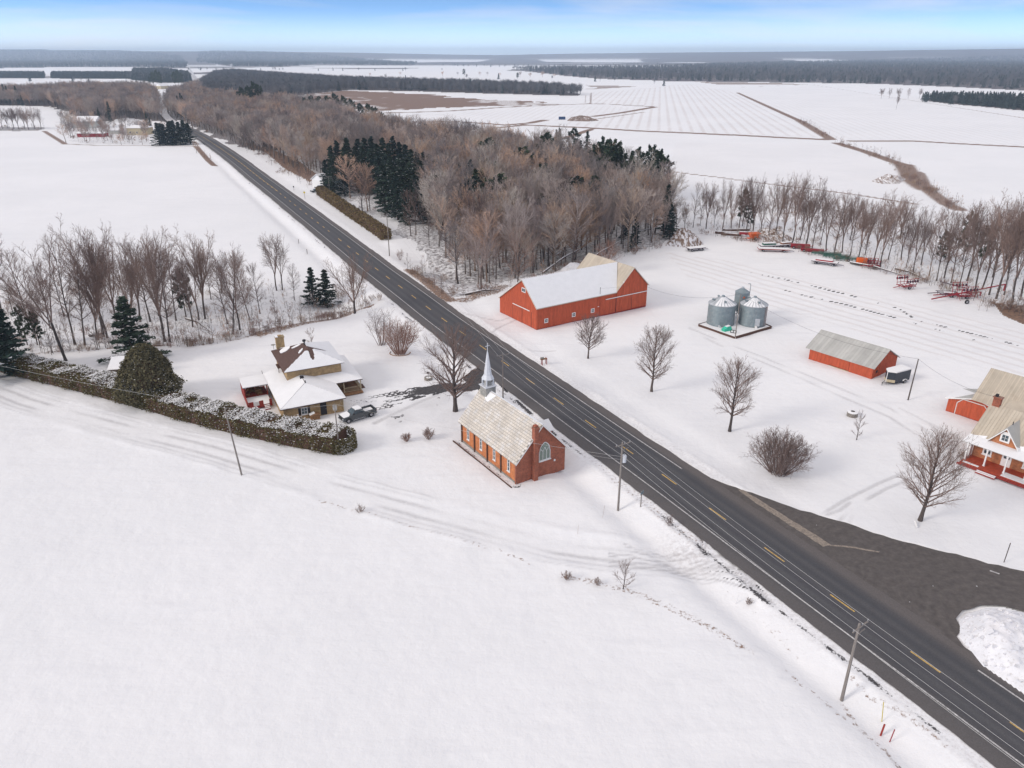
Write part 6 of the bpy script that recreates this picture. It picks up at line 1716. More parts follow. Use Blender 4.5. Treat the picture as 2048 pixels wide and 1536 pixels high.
heap('snow_mound', 'long low snowy mound behind the barn at wood edge', 'snow mound', [(1080, 552), (1120, 540), (1180, 525), (1190, 535), (1160, 552)], 1.6, 'dirty_snow', 8, None, 36, .4)
heap('brush_heap', 'dark ring of brush and soil in the far field beside the brown ditch', 'brush heap', [(1742, 362), (1760, 354), (1800, 352), (1812, 358), (1800, 367), (1760, 367)], 2.0, 'soil_snow', 9, None, 34, .5)
# ---- farm machinery
def wagon(px, py, L_, W2, rz_, mt, label, load=None, h=.95):
    t = thing('farm_wagon', label, 'farm wagon', gat(px, py), R(rz_))
    mb = MB(); mb.box(-L_ / 2, L_ / 2, -W2 / 2, W2 / 2, h - .2, h); part('deck', mb, M[mt], t)
    mb = MB(); mb.box(-L_ / 2 + .3, L_ / 2 - .3, -.12, .12, h - .5, h - .21); mb.tube([(L_ / 2, 0, h - .4), (L_ / 2 + 1.6, 0, .3)], .06, 4); part('chassis', mb, M['machine_dark'], t)
    for x in (-L_ * .33, L_ * .33):
        for y in (-W2 * .42, W2 * .42): add_wheel(t, x, y, .34, .22)
    mb = MB(); snow_slab(mb, [(-L_ / 2 + .05, -W2 / 2 + .05, h), (L_ / 2 - .05, -W2 / 2 + .05, h), (L_ / 2 - .05, W2 / 2 - .05, h), (-L_ / 2 + .05, W2 / 2 - .05, h)], .12); part('snow_cover', mb, M['snow'], t)
    if load: mb = MB(); mb.box(-L_ * .35, L_ * .3, -W2 * .3, W2 * .3, h + .1, h + load[1]); part('load', mb, M[load[0]], t); mb = MB(); mb.box(-L_ * .34, L_ * .29, -W2 * .29, W2 * .29, h + load[1] + .002, h + load[1] + .12); part('snow_cap', mb, M['snow'], t)
    return t
wagon(1391, 501, 5.5, 2.4, 20, 'machine_dark', 'snow covered flat wagon beside the brown dirt mound')
wagon(1546, 503, 9, 2.3, -9, 'red_dark', 'long empty flat wagon with red sides in the yard')
wagon(1538, 496, 6, 2.4, 8, 'machine_dark', 'snowed wagon with pale load behind the long flat wagon', ('machine_green', .6))
wagon(1571, 494, 5, 2.2, 20, 'machine_dark', 'snowed wagon with rusty load right of the pale loaded one', ('rust', .5))
wagon(1649, 529, 7, 2.4, -32, 'machine_dark', 'snow covered wagon carrying a red load nearest the crop rows', ('machine_red', .45))
t = thing('farm_spreader', 'bright orange hopper spreader on wheels by the tree line', 'farm machine', gat(1507, 480), R(10))
mb = MB(); mb.faces([(-1.7, -1.3, 2.3), (1.7, -1.3, 2.3), (1.7, 1.3, 2.3), (-1.7, 1.3, 2.3), (-1.0, -.6, .9), (1.0, -.6, .9), (1.0, .6, .9), (-1.0, .6, .9)], [(0, 1, 5, 4), (1, 2, 6, 5), (2, 3, 7, 6), (3, 0, 4, 7), (4, 5, 6, 7), (0, 3, 2, 1)]); part('hopper', mb, M['orange_paint'], t)
mb = MB(); mb.box(-2.2, 2.0, -.5, .5, .55, .8); mb.tube([(-2.2, 0, .65), (-3.6, 0, .4)], .08, 4); part('frame', mb, M['orange_paint'], t)
for y in (-.9, .9): add_wheel(t, .3, y, .5, .35)
t = thing('farm_drill', 'dull red seed box machine just left of the orange spreader', 'farm machine', gat(1488, 473), R(-15))
mb = MB(); mb.box(-1.6, 1.6, -.5, .5, .7, 1.5); part('seed_box', mb, M['machine_red'], t)
mb = MB(); mb.box(-1.55, 1.55, -.45, .45, 1.502, 1.6); part('snow_cap', mb, M['snow'], t)
for x in (-1.7, 1.7): o = add_wheel(t, x, 0, .5, .2); o.rotation_euler = (0, 0, math.pi / 2)
for k, (px, py, l_, rz_, lab) in enumerate([(1455, 468, 8, -12, 'lower stack of snowed planks near the wood'), (1463, 471, 6, -22, 'right stack of snowed planks near the wood'), (1472, 462, 9, 5, 'upper stack of snowed planks near the wood')]):
    t = thing('plank_stack', lab, 'planks', gat(px, py), R(rz_)); rr = random.Random(k)
    for j in range(4):
        mb = MB(); y = -.6 + j * .4; mb.box(-l_ / 2 + rr.uniform(-.4, .4), l_ / 2, y, y + .22, .1, .5 + rr.uniform(0, .2)); part('plank', mb, M['trim_brown'], t)
        mb = MB(); mb.box(-l_ / 2 + .5, l_ / 2 - .1, y + .01, y + .21, .72, .82); part('snow_strip', mb, M['snow'], t)
for px, py, l_, rz_, lab in [(1600, 497, 5.5, -15, 'red seeder with long hopper beside the line of trees'), (1624, 504, 6.5, -22, 'low red implement right of the red seeder')]:
    t = thing('farm_seeder', lab, 'farm machine', gat(px, py), R(rz_))
    mb = MB(); mb.box(-l_ / 2, l_ / 2, -.5, .5, .6, 1.4 if px < 1610 else 1.0); part('hopper', mb, M['machine_red'], t)
    mb = MB(); mb.box(-l_ / 2, l_ / 2, -.9, .9, .35, .5); mb.tube([(l_ / 2, 0, .5), (l_ / 2 + 1, 0, 1.3)], .08, 4); part('frame', mb, M['machine_red'], t)
    for x in (-l_ * .35, l_ * .35): add_wheel(t, x, -.8, .38, .2); add_wheel(t, x, .8, .38, .2)
for px, py, l_, rz_, lab in [(1652, 512, 8, -30, 'green conveyor frame lying along the tree line'), (1672, 517, 7, -28, 'middle green machine frame along the tree line'), (1696, 522, 8, -18, 'right green machine frame ending at the red box')]:
    t = thing('farm_conveyor', lab, 'farm machine', gat(px, py), R(rz_)); mb = MB()
    for y in (-.6, .6):
        mb.tube([(-l_ / 2, y, .5), (l_ / 2, y, .9)], .12, 4); mb.tube([(-l_ / 2, y, .9), (l_ / 2, y, 1.3)], .08, 4)
    for k in range(9): x = -l_ / 2 + l_ * k / 8; mb.tube([(x, -.6, .6 + .05 * k), (x, .6, .6 + .05 * k)], .07, 4); mb.tube([(x, -.6, .1), (x, -.6, 1.0 + .05 * k)], .06, 4)
    part('frame', mb, M['machine_green'], t); add_wheel(t, 0, -.8, .4, .25); add_wheel(t, 0, .8, .4, .25)
def cultivator(px, py, S, rz_, label, wings=True, mt='machine_red', seed=1):
    t = thing('farm_cultivator', label, 'farm machine', gat(px, py), R(rz_)); rr = random.Random(seed)
    mb = MB()
    for y in (-1.2, -.4, .4, 1.2): mb.tube([(-1.8 * S, y * S, .8), (1.8 * S, y * S, .8)], .08, 4)
    for x in (-1.7, -.6, .6, 1.7): mb.tube([(x * S, -1.3 * S, .85), (x * S, 1.3 * S, .85)], .08, 4)
    mb.tube([(-1.8 * S, 0, .8), (-3.6 * S, 0, .5)], .1, 4); part('frame', mb, M[mt], t)
    for k in range(8):
        x, y = rr.uniform(-1.7, 1.7) * S, rr.uniform(-1.2, 1.2) * S
        mb = MB(); mb.tube([(x, y, .8), (x + .3, y, .5), (x + .1, y, .05)], .05, 4); part('tine', mb, M['machine_dark'], t)
    if wings:
        for s in (-1, 1):
            mb = MB()
            for k in range(4): x = (-1.5 + k) * S; mb.tube([(x, s * 1.3 * S, .85), (x, s * 1.7 * S, 2.9 * S)], .08, 4)
            for z in (1.3, 2.1, 2.8): mb.tube([(-1.6 * S, s * (1.35 + (z - .85) * .18) * S, z * S), (1.6 * S, s * (1.35 + (z - .85) * .18) * S, z * S)], .07, 4)
            wg = part('wing', mb, M[mt], t)
            for k in range(5):
                d = MB(); x = (-1.4 + k * .7) * S; d.tube([(x, s * 1.75 * S, 2.2 * S), (x + .06, s * 1.75 * S, 2.2 * S)], .34, 10); part('disc', d, M['machine_dark'], wg)
    for y in (-.9, .9): add_wheel(t, .3, y * S, .42, .28)
    mb = MB(); mb.box(-.8 * S, .9 * S, -.35 * S, .35 * S, .92, 1.02); part('snow_cap', mb, M['snow'], t)
    return t
cultivator(1811, 577, 1.05, 15, 'folded maroon disc harrow with upright wings alone in the snow', seed=1)
cultivator(1745, 537, .9, -15, 'tangled dark red cultivator right of the orange red box', True, seed=2)
cultivator(1895, 592, 1.3, -8, 'dark folded implement in the heap of red machines', False, 'machine_dark', 3)
cultivator(1925, 596, 1.2, 5, 'red implement in the middle of the heap of red machines', True, 'machine_red', 4)
t = thing('farm_box_machine', 'orange red box machine at the end of the green frames', 'farm machine', gat(1722, 530), R(-8))
mb = MB(); mb.box(-1.3, 1.3, -.7, .7, .6, 2.0); part('box', mb, M['orange_paint'], t)
mb = MB(); mb.box(-1.9, 3.0, -.6, .6, .4, .58); part('frame', mb, M['machine_dark'], t)
mb = MB(); mb.box(1.32, 3.4, -.5, .5, .8, 1.5); part('side_box', mb, M['machine_dark'], t)
for y in (-.8, .8): add_wheel(t, 0, y, .4, .25)
def auger(pa, pb, za, zb, r_, label, mt='machine_red', leg=True):
    a = gat(*pa) + V(0, 0, za); b_ = gat(*pb) + V(0, 0, zb); o = (a + b_) / 2
    t = thing('grain_auger', label, 'auger', (o.x, o.y, 0)); mb = MB()
    mb.tube([a - V(o.x, o.y, 0), b_ - V(o.x, o.y, 0)], r_, 8); part('tube', mb, M[mt], t)
    if leg:
        for f in (.35, .6): q = a.lerp(b_, f) - V(o.x, o.y, 0); mb = MB(); mb.tube([q, V(q.x + .6, q.y - .8, .1)], .05, 4); mb.tube([q, V(q.x + .6, q.y + .8, .1)], .05, 4); part('leg', mb, M[mt], t)
    mb = MB(); q = b_ - V(o.x, o.y, 0); mb.tube([q, q + V(0, 0, -min(1.6, zb - .1))], r_ * 1.1, 6); part('spout', mb, M[mt], t)
auger((1862, 603), (2004, 594), .6, 3.2, .16, 'long red auger reaching right over the heap of machines')
auger((1866, 594), (1960, 592), .5, 1.0, .13, 'shorter red auger lying left behind the long one')
auger((1878, 572), (1935, 584), 1.2, .8, .10, 'dark tube lying across the back of the machine heap', 'machine_dark')
o = add_wheel(None, 0, 0, .5, .25); o.location = gat(1933, 608); tag(o, 'single spare wheel standing in front of the red machine heap', 'wheel')
# ---- cars behind the far hedge, blue box, fallen logs
for k, (px, py, rz_, lab) in enumerate([(632, 384, 40, 'dark snowed car nearest the road behind the far hedge'), (640, 377, 30, 'second dark snowed car parked behind the first by the far hedge')]):
    t = thing('parked_car', lab, 'car', gat(px, py), R(rz_))
    mb = MB(); mb.prism([V(-2.3, -.9, .35), V(-2.3, -.9, .85), V(-1.2, -.9, .95), V(1.5, -.9, .95), V(2.3, -.9, .8), V(2.3, -.9, .35)], (0, 1.8, 0)); part('body', mb, M['truck_paint'], t)
    mb = MB(); mb.prism([V(-1.1, -.75, .952), V(-.5, -.75, 1.45), V(.9, -.75, 1.45), V(1.5, -.75, .952)], (0, 1.5, 0)); part('cabin', mb, M['glass'], t)
    mb = MB(); mb.box(-.5, .9, -.75, .75, 1.452, 1.56); mb.box(-2.2, -1.2, -.85, .85, .93, 1.0); part('snow_cover', mb, M['snow'], t, kind='stuff')
    for x in (-1.4, 1.4):
        for y in (-.82, .82): add_wheel(t, x, y, .33, .2)
t = thing('storage_box', 'small blue container in the far field beside the dirt mound', 'container', gat(1124, 239))
mb = MB(); mb.box(-3, 3, -1.3, 1.3, 0, 2.6); part('body', mb, mat('blue_paint', (.03, .06, .14), .6, .1, 2), t)
mb = MB(); mb.box(-3, 3, -1.3, 1.3, 2.602, 2.75); part('snow_cover', mb, M['snow'], t)
def log(pa, pb, r_, label, za=.3, zb=.4, mt='pole_dark', br=5, seed=1, snow=True):
    a, b_ = gat(*pa) + V(0, 0, za), gat(*pb) + V(0, 0, zb); o = V(a.x, a.y, 0); rr = random.Random(seed)
    t = thing('fallen_trunk', label, 'fallen trunk', o); m_ = (a + b_) / 2 + V(0, 0, rr.uniform(.2, .8))
    mb = MB(); mb.tube([a - o, m_ - o, b_ - o], [r_, r_ * .7, r_ * .3], 6); part('trunk', mb, M['bark'], t)
    mb = MB()
    for k in range(br): q = a.lerp(b_, rr.uniform(.3, .95)) - o; limb(rr, mb, q, V(rr.uniform(-1, 1), rr.uniform(-1, 1), rr.uniform(.2, 1.2)).normalized(), rr.uniform(1.5, 3.5), r_ * .35, 1, {'wob': .1, 'up': .02, 'tw': .025, 'lv': [(5, 20, 50, .5, .2), (4, 20, 50, .6, .2)]}, 3)
    part('branches', mb, M['twig'], t)
    if snow: mb = MB(); mb.tube([a - o + V(0, 0, r_ * .8), m_ - o + V(0, 0, r_ * .6), b_ - o + V(0, 0, r_ * .3)], [r_ * .6, r_ * .45, r_ * .15], 5); part('snow_strip', mb, M['snow'], t)
LOGS = [((1085, 548), (1165, 518), .28, 'snow topped fallen trunk arching behind the barn roof', .3, 3.5, 5), ((1150, 545), (1240, 508), .22, 'pale snow topped trunk leaning right of another behind the barn', .4, 4, 6),
        ((930, 592), (1000, 582), .3, 'dark fallen trunk lying left of the barn gable', .4, .4, 3), ((372, 640), (425, 668), .25, 'dark fallen trunk in the middle of the ravine', .4, .3, 2),
        ((180, 672), (200, 678), .35, 'short dark log lying on the ravine slope at left', .3, .3, 1), ((1260, 478), (1330, 470), .15, 'thin bent snowy trunk in front of the dark spruces', 1.5, 3, 8),
        ((1700, 528), (1800, 552), .3, 'long fallen trunk with brush between cultivator and harrow', .4, .4, 9), ((1790, 540), (1850, 562), .25, 'shorter fallen trunk right of the long one at tree line', .4, .3, 10)]
# ================================================================= VEGETATION
def bark_mat(name, cols, orand=.28):
    m, n, b = new_mat(name)
    L = n.links.new
    oi = n.nodes.new('ShaderNodeObjectInfo')
    rp = n.nodes.new('ShaderNodeValToRGB')
    E = rp.color_ramp.elements
    E[0].position = 0; E[0].color = (*cols[0], 1); E[1].position = 1; E[1].color = (*cols[-1], 1)
    for i, c in enumerate(cols[1:-1]):
        e = E.new((i + 1) / (len(cols) - 1)); e.color = (*c, 1)
    L(oi.outputs['Random'], rp.inputs[0])
    a = n.nodes.new('ShaderNodeAttribute'); a.attribute_name = 'shade'
    ad = n.nodes.new('ShaderNodeMath'); ad.operation = 'ADD'; ad.inputs[1].default_value = 1.0
    L(a.outputs['Fac'], ad.inputs[0])
    cc = n.nodes.new('ShaderNodeCombineColor')
    for i in range(3): L(ad.outputs[0], cc.inputs[i])
    mx = n.nodes.new('ShaderNodeMix'); mx.data_type = 'RGBA'; mx.blend_type = 'MULTIPLY'; mx.inputs['Factor'].default_value = 1
    L(rp.outputs[0], mx.inputs['A']); L(cc.outputs[0], mx.inputs['B'])
    L(mx.outputs['Result'], b.inputs['Base Color'])
    b.inputs['Roughness'].default_value = .95
    b.inputs['Specular IOR Level'].default_value = .1
    return m
M['bark'] = bark_mat('bark', [(.085, .07, .066), (.12, .095, .085), (.075, .063, .06), (.11, .088, .08)])
M['twig'] = bark_mat('twigs', [(.20, .145, .125), (.25, .175, .145), (.175, .13, .118), (.225, .16, .138)])
M['twig_red'] = bark_mat('reddish_twigs', [(.30, .18, .14), (.25, .175, .155), (.33, .22, .15), (.24, .175, .165), (.36, .26, .17)])
M['twig_wood'] = bark_mat('woodland_twigs', [(.22, .185, .18), (.38, .30, .27), (.28, .24, .23), (.42, .35, .32), (.50, .33, .23), (.15, .13, .13), (.48, .42, .37), (.34, .26, .225), (.24, .205, .20), (.18, .15, .145), (.37, .32, .29), (.52, .34, .25), (.46, .36, .28)])
M['twig_hazed'] = bark_mat('haze_tinted_twigs', [(.115, .115, .125), (.15, .14, .145), (.10, .105, .115), (.165, .15, .15)])  # bluish cast of distance haze mixed into the twig colour
M['evergreen_hazed'] = bark_mat('haze_tinted_needles', [(.045, .062, .062), (.06, .078, .075)])  # lighter and bluer than near spruce: distance haze put into the colour
M['dead_leaf'] = bark_mat('dead_leaves', [(.30, .15, .075), (.34, .19, .09), (.27, .13, .07)])
def leaf_mat(name, cols):
    return bark_mat(name, cols)
M['spruce'] = leaf_mat('spruce_needles', [(.028, .046, .037), (.044, .064, .045), (.025, .040, .040), (.040, .056, .036)])
M['pine'] = leaf_mat('pine_needles', [(.034, .050, .032), (.045, .062, .032), (.028, .044, .034)])
M['cedar'] = leaf_mat('cedar_foliage', [(.12, .10, .042), (.10, .09, .04)])
M['juniper'] = leaf_mat('juniper_foliage', [(.135, .115, .066), (.125, .11, .06)])
M['hedge_far'] = leaf_mat('far_hedge_foliage', [(.17, .125, .062), (.17, .125, .062)])

def rv(rr, s=1.0):
    return Vector((rr.gauss(0, s), rr.gauss(0, s), rr.gauss(0, s)))
def blade(mb, p, d, w_):
    u = d.cross(Vector((.31, .77, .55))).normalized() * w_
    mb.v += [tuple(p - u), tuple(p + u), tuple(p + d)]
    k = len(mb.v); mb.f.append((k - 3, k - 2, k - 1)); mb.sh.append(mb.c); mb.mi.append(0)
def perp(d, rr):
    a = rv(rr); a = a - d * a.dot(d)
    return a.normalized()
def limb(rr, mb, p, d, L, r, lvl, spec, nseg):
    """one branch with its children; spec = list of (n, angle lo, angle hi, length ratio, from, radius ratio)"""
    pts = [p]; dd = d.normalized(); q = p.copy()
    for i in range(nseg):
        dd = (dd + rv(rr, spec['wob']) + Vector((0, 0, spec['up']))).normalized()
        q = q + dd * (L / nseg); pts.append(q.copy())
    rs = [r * (1 - .75 * i / nseg) for i in range(nseg + 1)]
    mb.c = rr.uniform(-.15, .15)
    mb.tube(pts, rs, 4 if lvl == 0 else 3, cap=False)
    if lvl >= len(spec['lv']): return
    n, a0, a1, lr, f0 = spec['lv'][lvl]
    n = max(2, int(n * min(1.3, .1 + .9 * L / spec['ref'][lvl]))) if 'ref' in spec else n
    last = lvl == len(spec['lv']) - 1
    for k in range(n):
        f = f0 + (1 - f0) * (k + rr.random()) / n
        fi = min(int(f * nseg), nseg - 1); ft = f * nseg - fi
        o = pts[fi].lerp(pts[fi + 1], ft)
        ax = (pts[fi + 1] - pts[fi]).normalized()
        an = R(rr.uniform(a0, a1))
        nd = (ax * math.cos(an) + perp(ax, rr) * math.sin(an)).normalized()
        nl = L * lr * (1.15 - .6 * f) * rr.uniform(.75, 1.25)
        if last:
            mb.c = rr.uniform(-.2, .25)
            nd = (nd + Vector((0, 0, spec['up']))).normalized()
            blade(mb, o, nd * nl, spec['tw'])
            for _ in range(spec.get('tt', 2)):
                f2 = rr.uniform(.2, .8)
                blade(mb, o + nd * nl * f2, (nd + perp(nd, rr) * rr.uniform(.35, .8)).normalized() * nl * .6, spec['tw'] * .7)
        else:
            limb(rr, mb, o, nd, nl, max(r * .45 * (1 - .5 * f), spec['tw']), lvl + 1, spec, 2 if lvl else 3)
def bare_tree(seed, H, W, cb, n1=20, tw=.018, dens=1.0, form='oval', tt=2, rt=None):
    """returns the trunk and the crown of branches as two meshes' builders, height H, crown width W, crown from cb*H"""
    rr = random.Random(seed)
    tr = MB(); cr_ = MB()
    rt = rt or H * .017 + .03
    spec = {'wob': .045, 'up': .045, 'tw': tw, 'tt': tt, 'ref': [W * .62, W * .30, W * .2], 'lv': [(int(8 * dens), 16, 34, .50, .2), (int(5 * dens), 18, 40, .8, .12)]}
    q = Vector((0, 0, -.2)); d = Vector((0, 0, 1)); N = 9
    leaders = 1 if form != 'vase' else rr.choice([3, 4, 5])
    top = .93 * H if leaders == 1 else cb * H
    pts = [q.copy()]
    for i in range(N):
        d = (d * .8 + Vector((rr.gauss(0, .04), rr.gauss(0, .04), .2))).normalized()
        d.z = max(d.z, .9); q = q + d * ((top + .2) / N); pts.append(q.copy())
    if leaders == 1:
        rs = [rt * (1.35 if i == 0 else 1) * (1 - .9 * (i / N)) for i in range(N + 1)]
    else:
        rs = [rt * (1.3 if i == 0 else 1.05 - .25 * i / N) for i in range(N + 1)]
    tr.tube(pts, rs, 6, cap=False)
    if leaders == 1:
        n1 = int(n1 * dens)
        for k in range(n1):
            f = cb + (1 - cb) * ((k + rr.random() * .8) / n1) ** 1.45
            f = min(f, .985)
            fi = min(int(f / .93 * N), N - 1) if f < .93 else N - 1
            o = pts[fi].lerp(pts[fi + 1], min(1, f / .93 * N - fi))
            g = (f - cb) / (1 - cb)
            env = (W / 2) * (math.sin(math.pi * min(.97, .22 + g * .78) ** .8)) ** .55
            elev = R(rr.uniform(24, 42) + 40 * g)
            az = k * 2.4 + rr.uniform(-.4, .4)
            dirv = Vector((math.cos(az) * math.cos(elev), math.sin(az) * math.cos(elev), math.sin(elev)))
            Lk = min(env / max(.35, math.cos(elev)), (H - o.z) * 1.06 / max(.3, math.sin(elev) + .12)) * rr.uniform(.85, 1.05)
            zc = H * (cb + .42 * (1 - cb))
            for _ in range(40):          # keep the tips inside an egg shaped crown
                r_t = Lk * math.cos(elev) * .9; z_t = o.z + Lk * math.sin(elev) * 1.08
                e_ = (r_t / (W / 2)) ** 2 + ((z_t - zc) / (H - zc if z_t > zc else zc - cb * H * .6)) ** 2
                if e_ <= 1.08: break
                Lk *= .95
            Lk = max(Lk, .5)
            limb(rr, cr_, o, dirv, Lk, rt * .42 * (1 - .6 * g), 0, spec, 4)
    else:
        for k in range(leaders):
            az = k * 2 * math.pi / leaders + rr.uniform(-.4, .4)
            sp = rr.uniform(.18, .42) * W / H * 2.2
            dirv = Vector((math.cos(az) * sp, math.sin(az) * sp, 1)).normalized()
            Ld = (H - top) * rr.uniform(.88, 1.0)
            s2 = dict(spec); s2['lv'] = [(int(11 * dens), 16, 38, .40, .10)] + [(int(7 * dens), 18, 40, .5, .18)] + [(int(5 * dens), 18, 42, .75, .12)]; s2['ref'] = [H * .6, H * .24, H * .12]
            s2['up'] = .04
            o = pts[-1 - (k % 3)]
            limb(rr, cr_, o, dirv, Ld, rt * .62, 0, s2, 6)
    return tr, cr_
def shrub(seed, H, W, n, tw=.02, up=.06, twl=True):
    rr = random.Random(seed); mb = MB()
    spec = {'wob': .06, 'up': up, 'tw': tw, 'tt': 2, 'lv': [(6, 20, 50, .5, .3), (5, 25, 55, .55, .2)]}
    for k in range(n):
        az = k * 2.4 + rr.uniform(-.3, .3); g = math.sqrt((k + .5) / n)
        tilt = g * math.atan2(W / 2, H * .75)
        dirv = Vector((math.cos(az) * math.sin(tilt), math.sin(az) * math.sin(tilt), math.cos(tilt)))
        o = Vector((math.cos(az) * g * W * .12, math.sin(az) * g * W * .12, -.1))
        limb(rr, mb, o, dirv, H * (1 - .22 * g) * rr.uniform(.8, 1.02), .022 + .006 * H, 0, spec, 4)
    return mb
def lf(mb, c, s, rr, nrm=None, flat=0.0):
    """one leaf-sized triangle"""
    a = rv(rr).normalized(); b_ = a.cross(rv(rr)).normalized()
    a.z *= (1 - flat); b_.z *= (1 - flat)
    k = len(mb.v)
    mb.v += [tuple(c + a * s), tuple(c - a * s * .5 + b_ * s * .85), tuple(c - a * s * .5 - b_ * s * .85)]
    mb.f.append((k, k + 1, k + 2)); mb.sh.append(mb.c); mb.mi.append(0)
def spruce_mesh(seed, H, W, n=2600, s=.28, base=.06, kind='spruce', snow=0.0):
    rr = random.Random(seed)
    tr = MB(); cr_ = MB(); sn = MB()
    tr.tube([(0, 0, -.2), (rr.uniform(-.2, .2), rr.uniform(-.2, .2), H * .5), (0, 0, H * .97)], [H * .016 + .04, H * .011, .02], 6, cap=False)
    nb = int(26 + H * 2.4) if kind == 'spruce' else int(18 + H * 1.2)
    per_ = max(6, n // nb)
    for k in range(nb):
        g = base + (1 - base) * ((k + rr.random()) / nb)
        z = g * H
        if kind == 'spruce':
            L = (W / 2) * (1 - (g - base) / (1 - base)) ** .78 * rr.uniform(.55, 1.22) + .15
            droop = -.15 + .5 * g + rr.uniform(-.12, .12)
        else:
            gg = (g - base) / (1 - base)
            L = (W / 2) * (math.sin(math.pi * min(.96, .28 + gg * .7))) ** .6 * rr.uniform(.55, 1.2) + .2
            droop = .12 + .35 * g
        az = k * 2.39 + rr.uniform(-.5, .5)
        d = Vector((math.cos(az), math.sin(az), droop)).normalized()
        side = Vector((-math.sin(az), math.cos(az), 0))
        cr_.c = -.3
        cr_.tube([Vector((0, 0, z)), Vector((0, 0, z)) + d * L], [.05, .015], 3, cap=False)
        tone = rr.uniform(-.25, .35)
        for j in range(per_):
            f = rr.random() ** .65
            if kind != 'spruce': f = .35 + .65 * f
            wd = (L * .28 * (1 - f * .7) + .12) if kind == 'spruce' else L * .24 + .15
            c = Vector((0, 0, z)) + d * (L * f) + side * rr.gauss(0, wd * .55) + Vector((0, 0, rr.gauss(0, .10 if kind == 'spruce' else .28) - (.12 * f * L * .3 if kind == 'spruce' else 0)))
            cr_.c = tone + rr.uniform(-.25, .3)
            lf(cr_, c, s * rr.uniform(.6, 1.25), rr, flat=.35)
            if snow and rr.random() < snow and g < .93:
                lf(sn, c + Vector((0, 0, s * .35)), s * .7, rr, flat=.8)
    return tr, cr_, sn
def as_mesh(name, mb, mt): return mb.mesh(name, mt)

# -------- near named trees: Empty > trunk, crown
def put_tree(name, label, cat, base, tr, crs, rz_=0, sc=1.0, group=None, tmat='bark', cmat='twig', parts=('trunk', 'crown')):
    t = thing(name, label, cat, base, rz_, group)
    t.scale = (sc, sc, sc) if not hasattr(sc, '__len__') else sc
    if tr: part(parts[0], tr, M[tmat], t)
    for nm, mb, mt in crs: part(nm, mb, M[mt], t)
    return t
def width_at(base, wpx):
    q = Vector(base) - Vector((0, 0, CAM_H - 5))
    fw = q.y * _ct - q.z * _st
    return wpx * fw / FPX

lawn = [((1176, 717), 632, 62, .22, 'small leafless maple with red-brown twigs in front of the red barn wall'),
        ((1303, 783), 657, 76, .20, 'leafless oval maple standing between the barn and the bare lawn'),
        ((1459, 863), 721, 86, .22, 'leafless oval maple on the snowy lawn behind the spreading round shrub'),
        ((1840, 1041), 862, 128, .17, 'largest leafless lawn maple with white trunk guard beside the side road')]
for i, (b_, ty, wpx, cb, lab) in enumerate(lawn):
    base = gat(*b_); H = height_at(base, ty); W = width_at(base, wpx)
    tr, cr_ = bare_tree(100 + i, H, W, cb, n1=30 if i < 3 else 36, tw=.019 if i < 3 else .017, dens=1.15, tt=3)
    put_tree('maple_tree', lab, 'tree', base, tr, [('crown', cr_, 'twig')], group='leafless lawn maples')
gd = gat(1840, 1041)
tg = MB(); tg.tube([(0, 0, .1), (0, 0, 1.1)], .14, 8)
# wrapped trunk guard lying against the lawn side
g_ = gat(1834, 1056); tg = MB(); tg.tube([(0, 0, .12), (.18, 1.0, .35)], .11, 8)
tag(part('trunk_guard', tg, M['white']), 'white tube lying in snow at foot of largest lawn maple', 'tree guard').location = g_
# big maple by the chapel
base = gat(911, 822)
tr, cr_ = bare_tree(7, height_at(base, 652), width_at(base, 106), .16, n1=34, tw=.019, dens=1.15, tt=3, rt=.40)
put_tree('maple_tree', 'large leafless tree with forked limbs beside the drive behind the chapel', 'tree', base, tr, [('crown', cr_, 'twig')])
# tree in snow in front of the ravine by the road
base = gat(710, 627)
tr, cr_ = bare_tree(9, height_at(base, 505), width_at(base, 88), .22, form='vase', tw=.024, dens=1.1, tt=2, rt=.28)
put_tree('maple_tree', 'leafless tree leaning over the road edge at the end of the ravine', 'tree', base, tr, [('crown', cr_, 'twig')])
# leaning double trunked tree on the lawn edge, left
base = gat(132, 722)
tr, cr_ = bare_tree(12, height_at(base, 480) * .97, width_at(base, 130), .34, form='vase', tw=.026, dens=1.2, tt=2, rt=.26)
t_ = put_tree('maple_tree', 'tall leafless twin trunked tree leaning left on the snowy lawn edge', 'tree', base, tr, [('crown', cr_, 'twig')])
t_.rotation_euler = (0, R(-9), 0)
tr2, cr2 = bare_tree(14, 15, 6, .4, form='vase', tw=.024, dens=1.0, tt=2, rt=.2)
# sapling near the farmhouse, sapling behind the brick house
for (b_, ty, wpx, lab, sd_) in [((1713, 880), 822, 26, 'thin leafless sapling beside the stone well ring on the lawn', 21), ((622, 700), 655, 24, 'small leafless sapling behind the brown hipped roof', 22),
                                ((1246, 1178), 1122, 50, 'small leafless young tree standing alone at the field edge', 23)]:
    base = gat(*b_)
    tr, cr_ = bare_tree(sd_, height_at(base, ty), width_at(base, wpx), .12, n1=16, tw=.016, dens=.8, tt=2, rt=.07)
    put_tree('young_tree', lab, 'young tree', base, tr, [('crown', cr_, 'twig')])
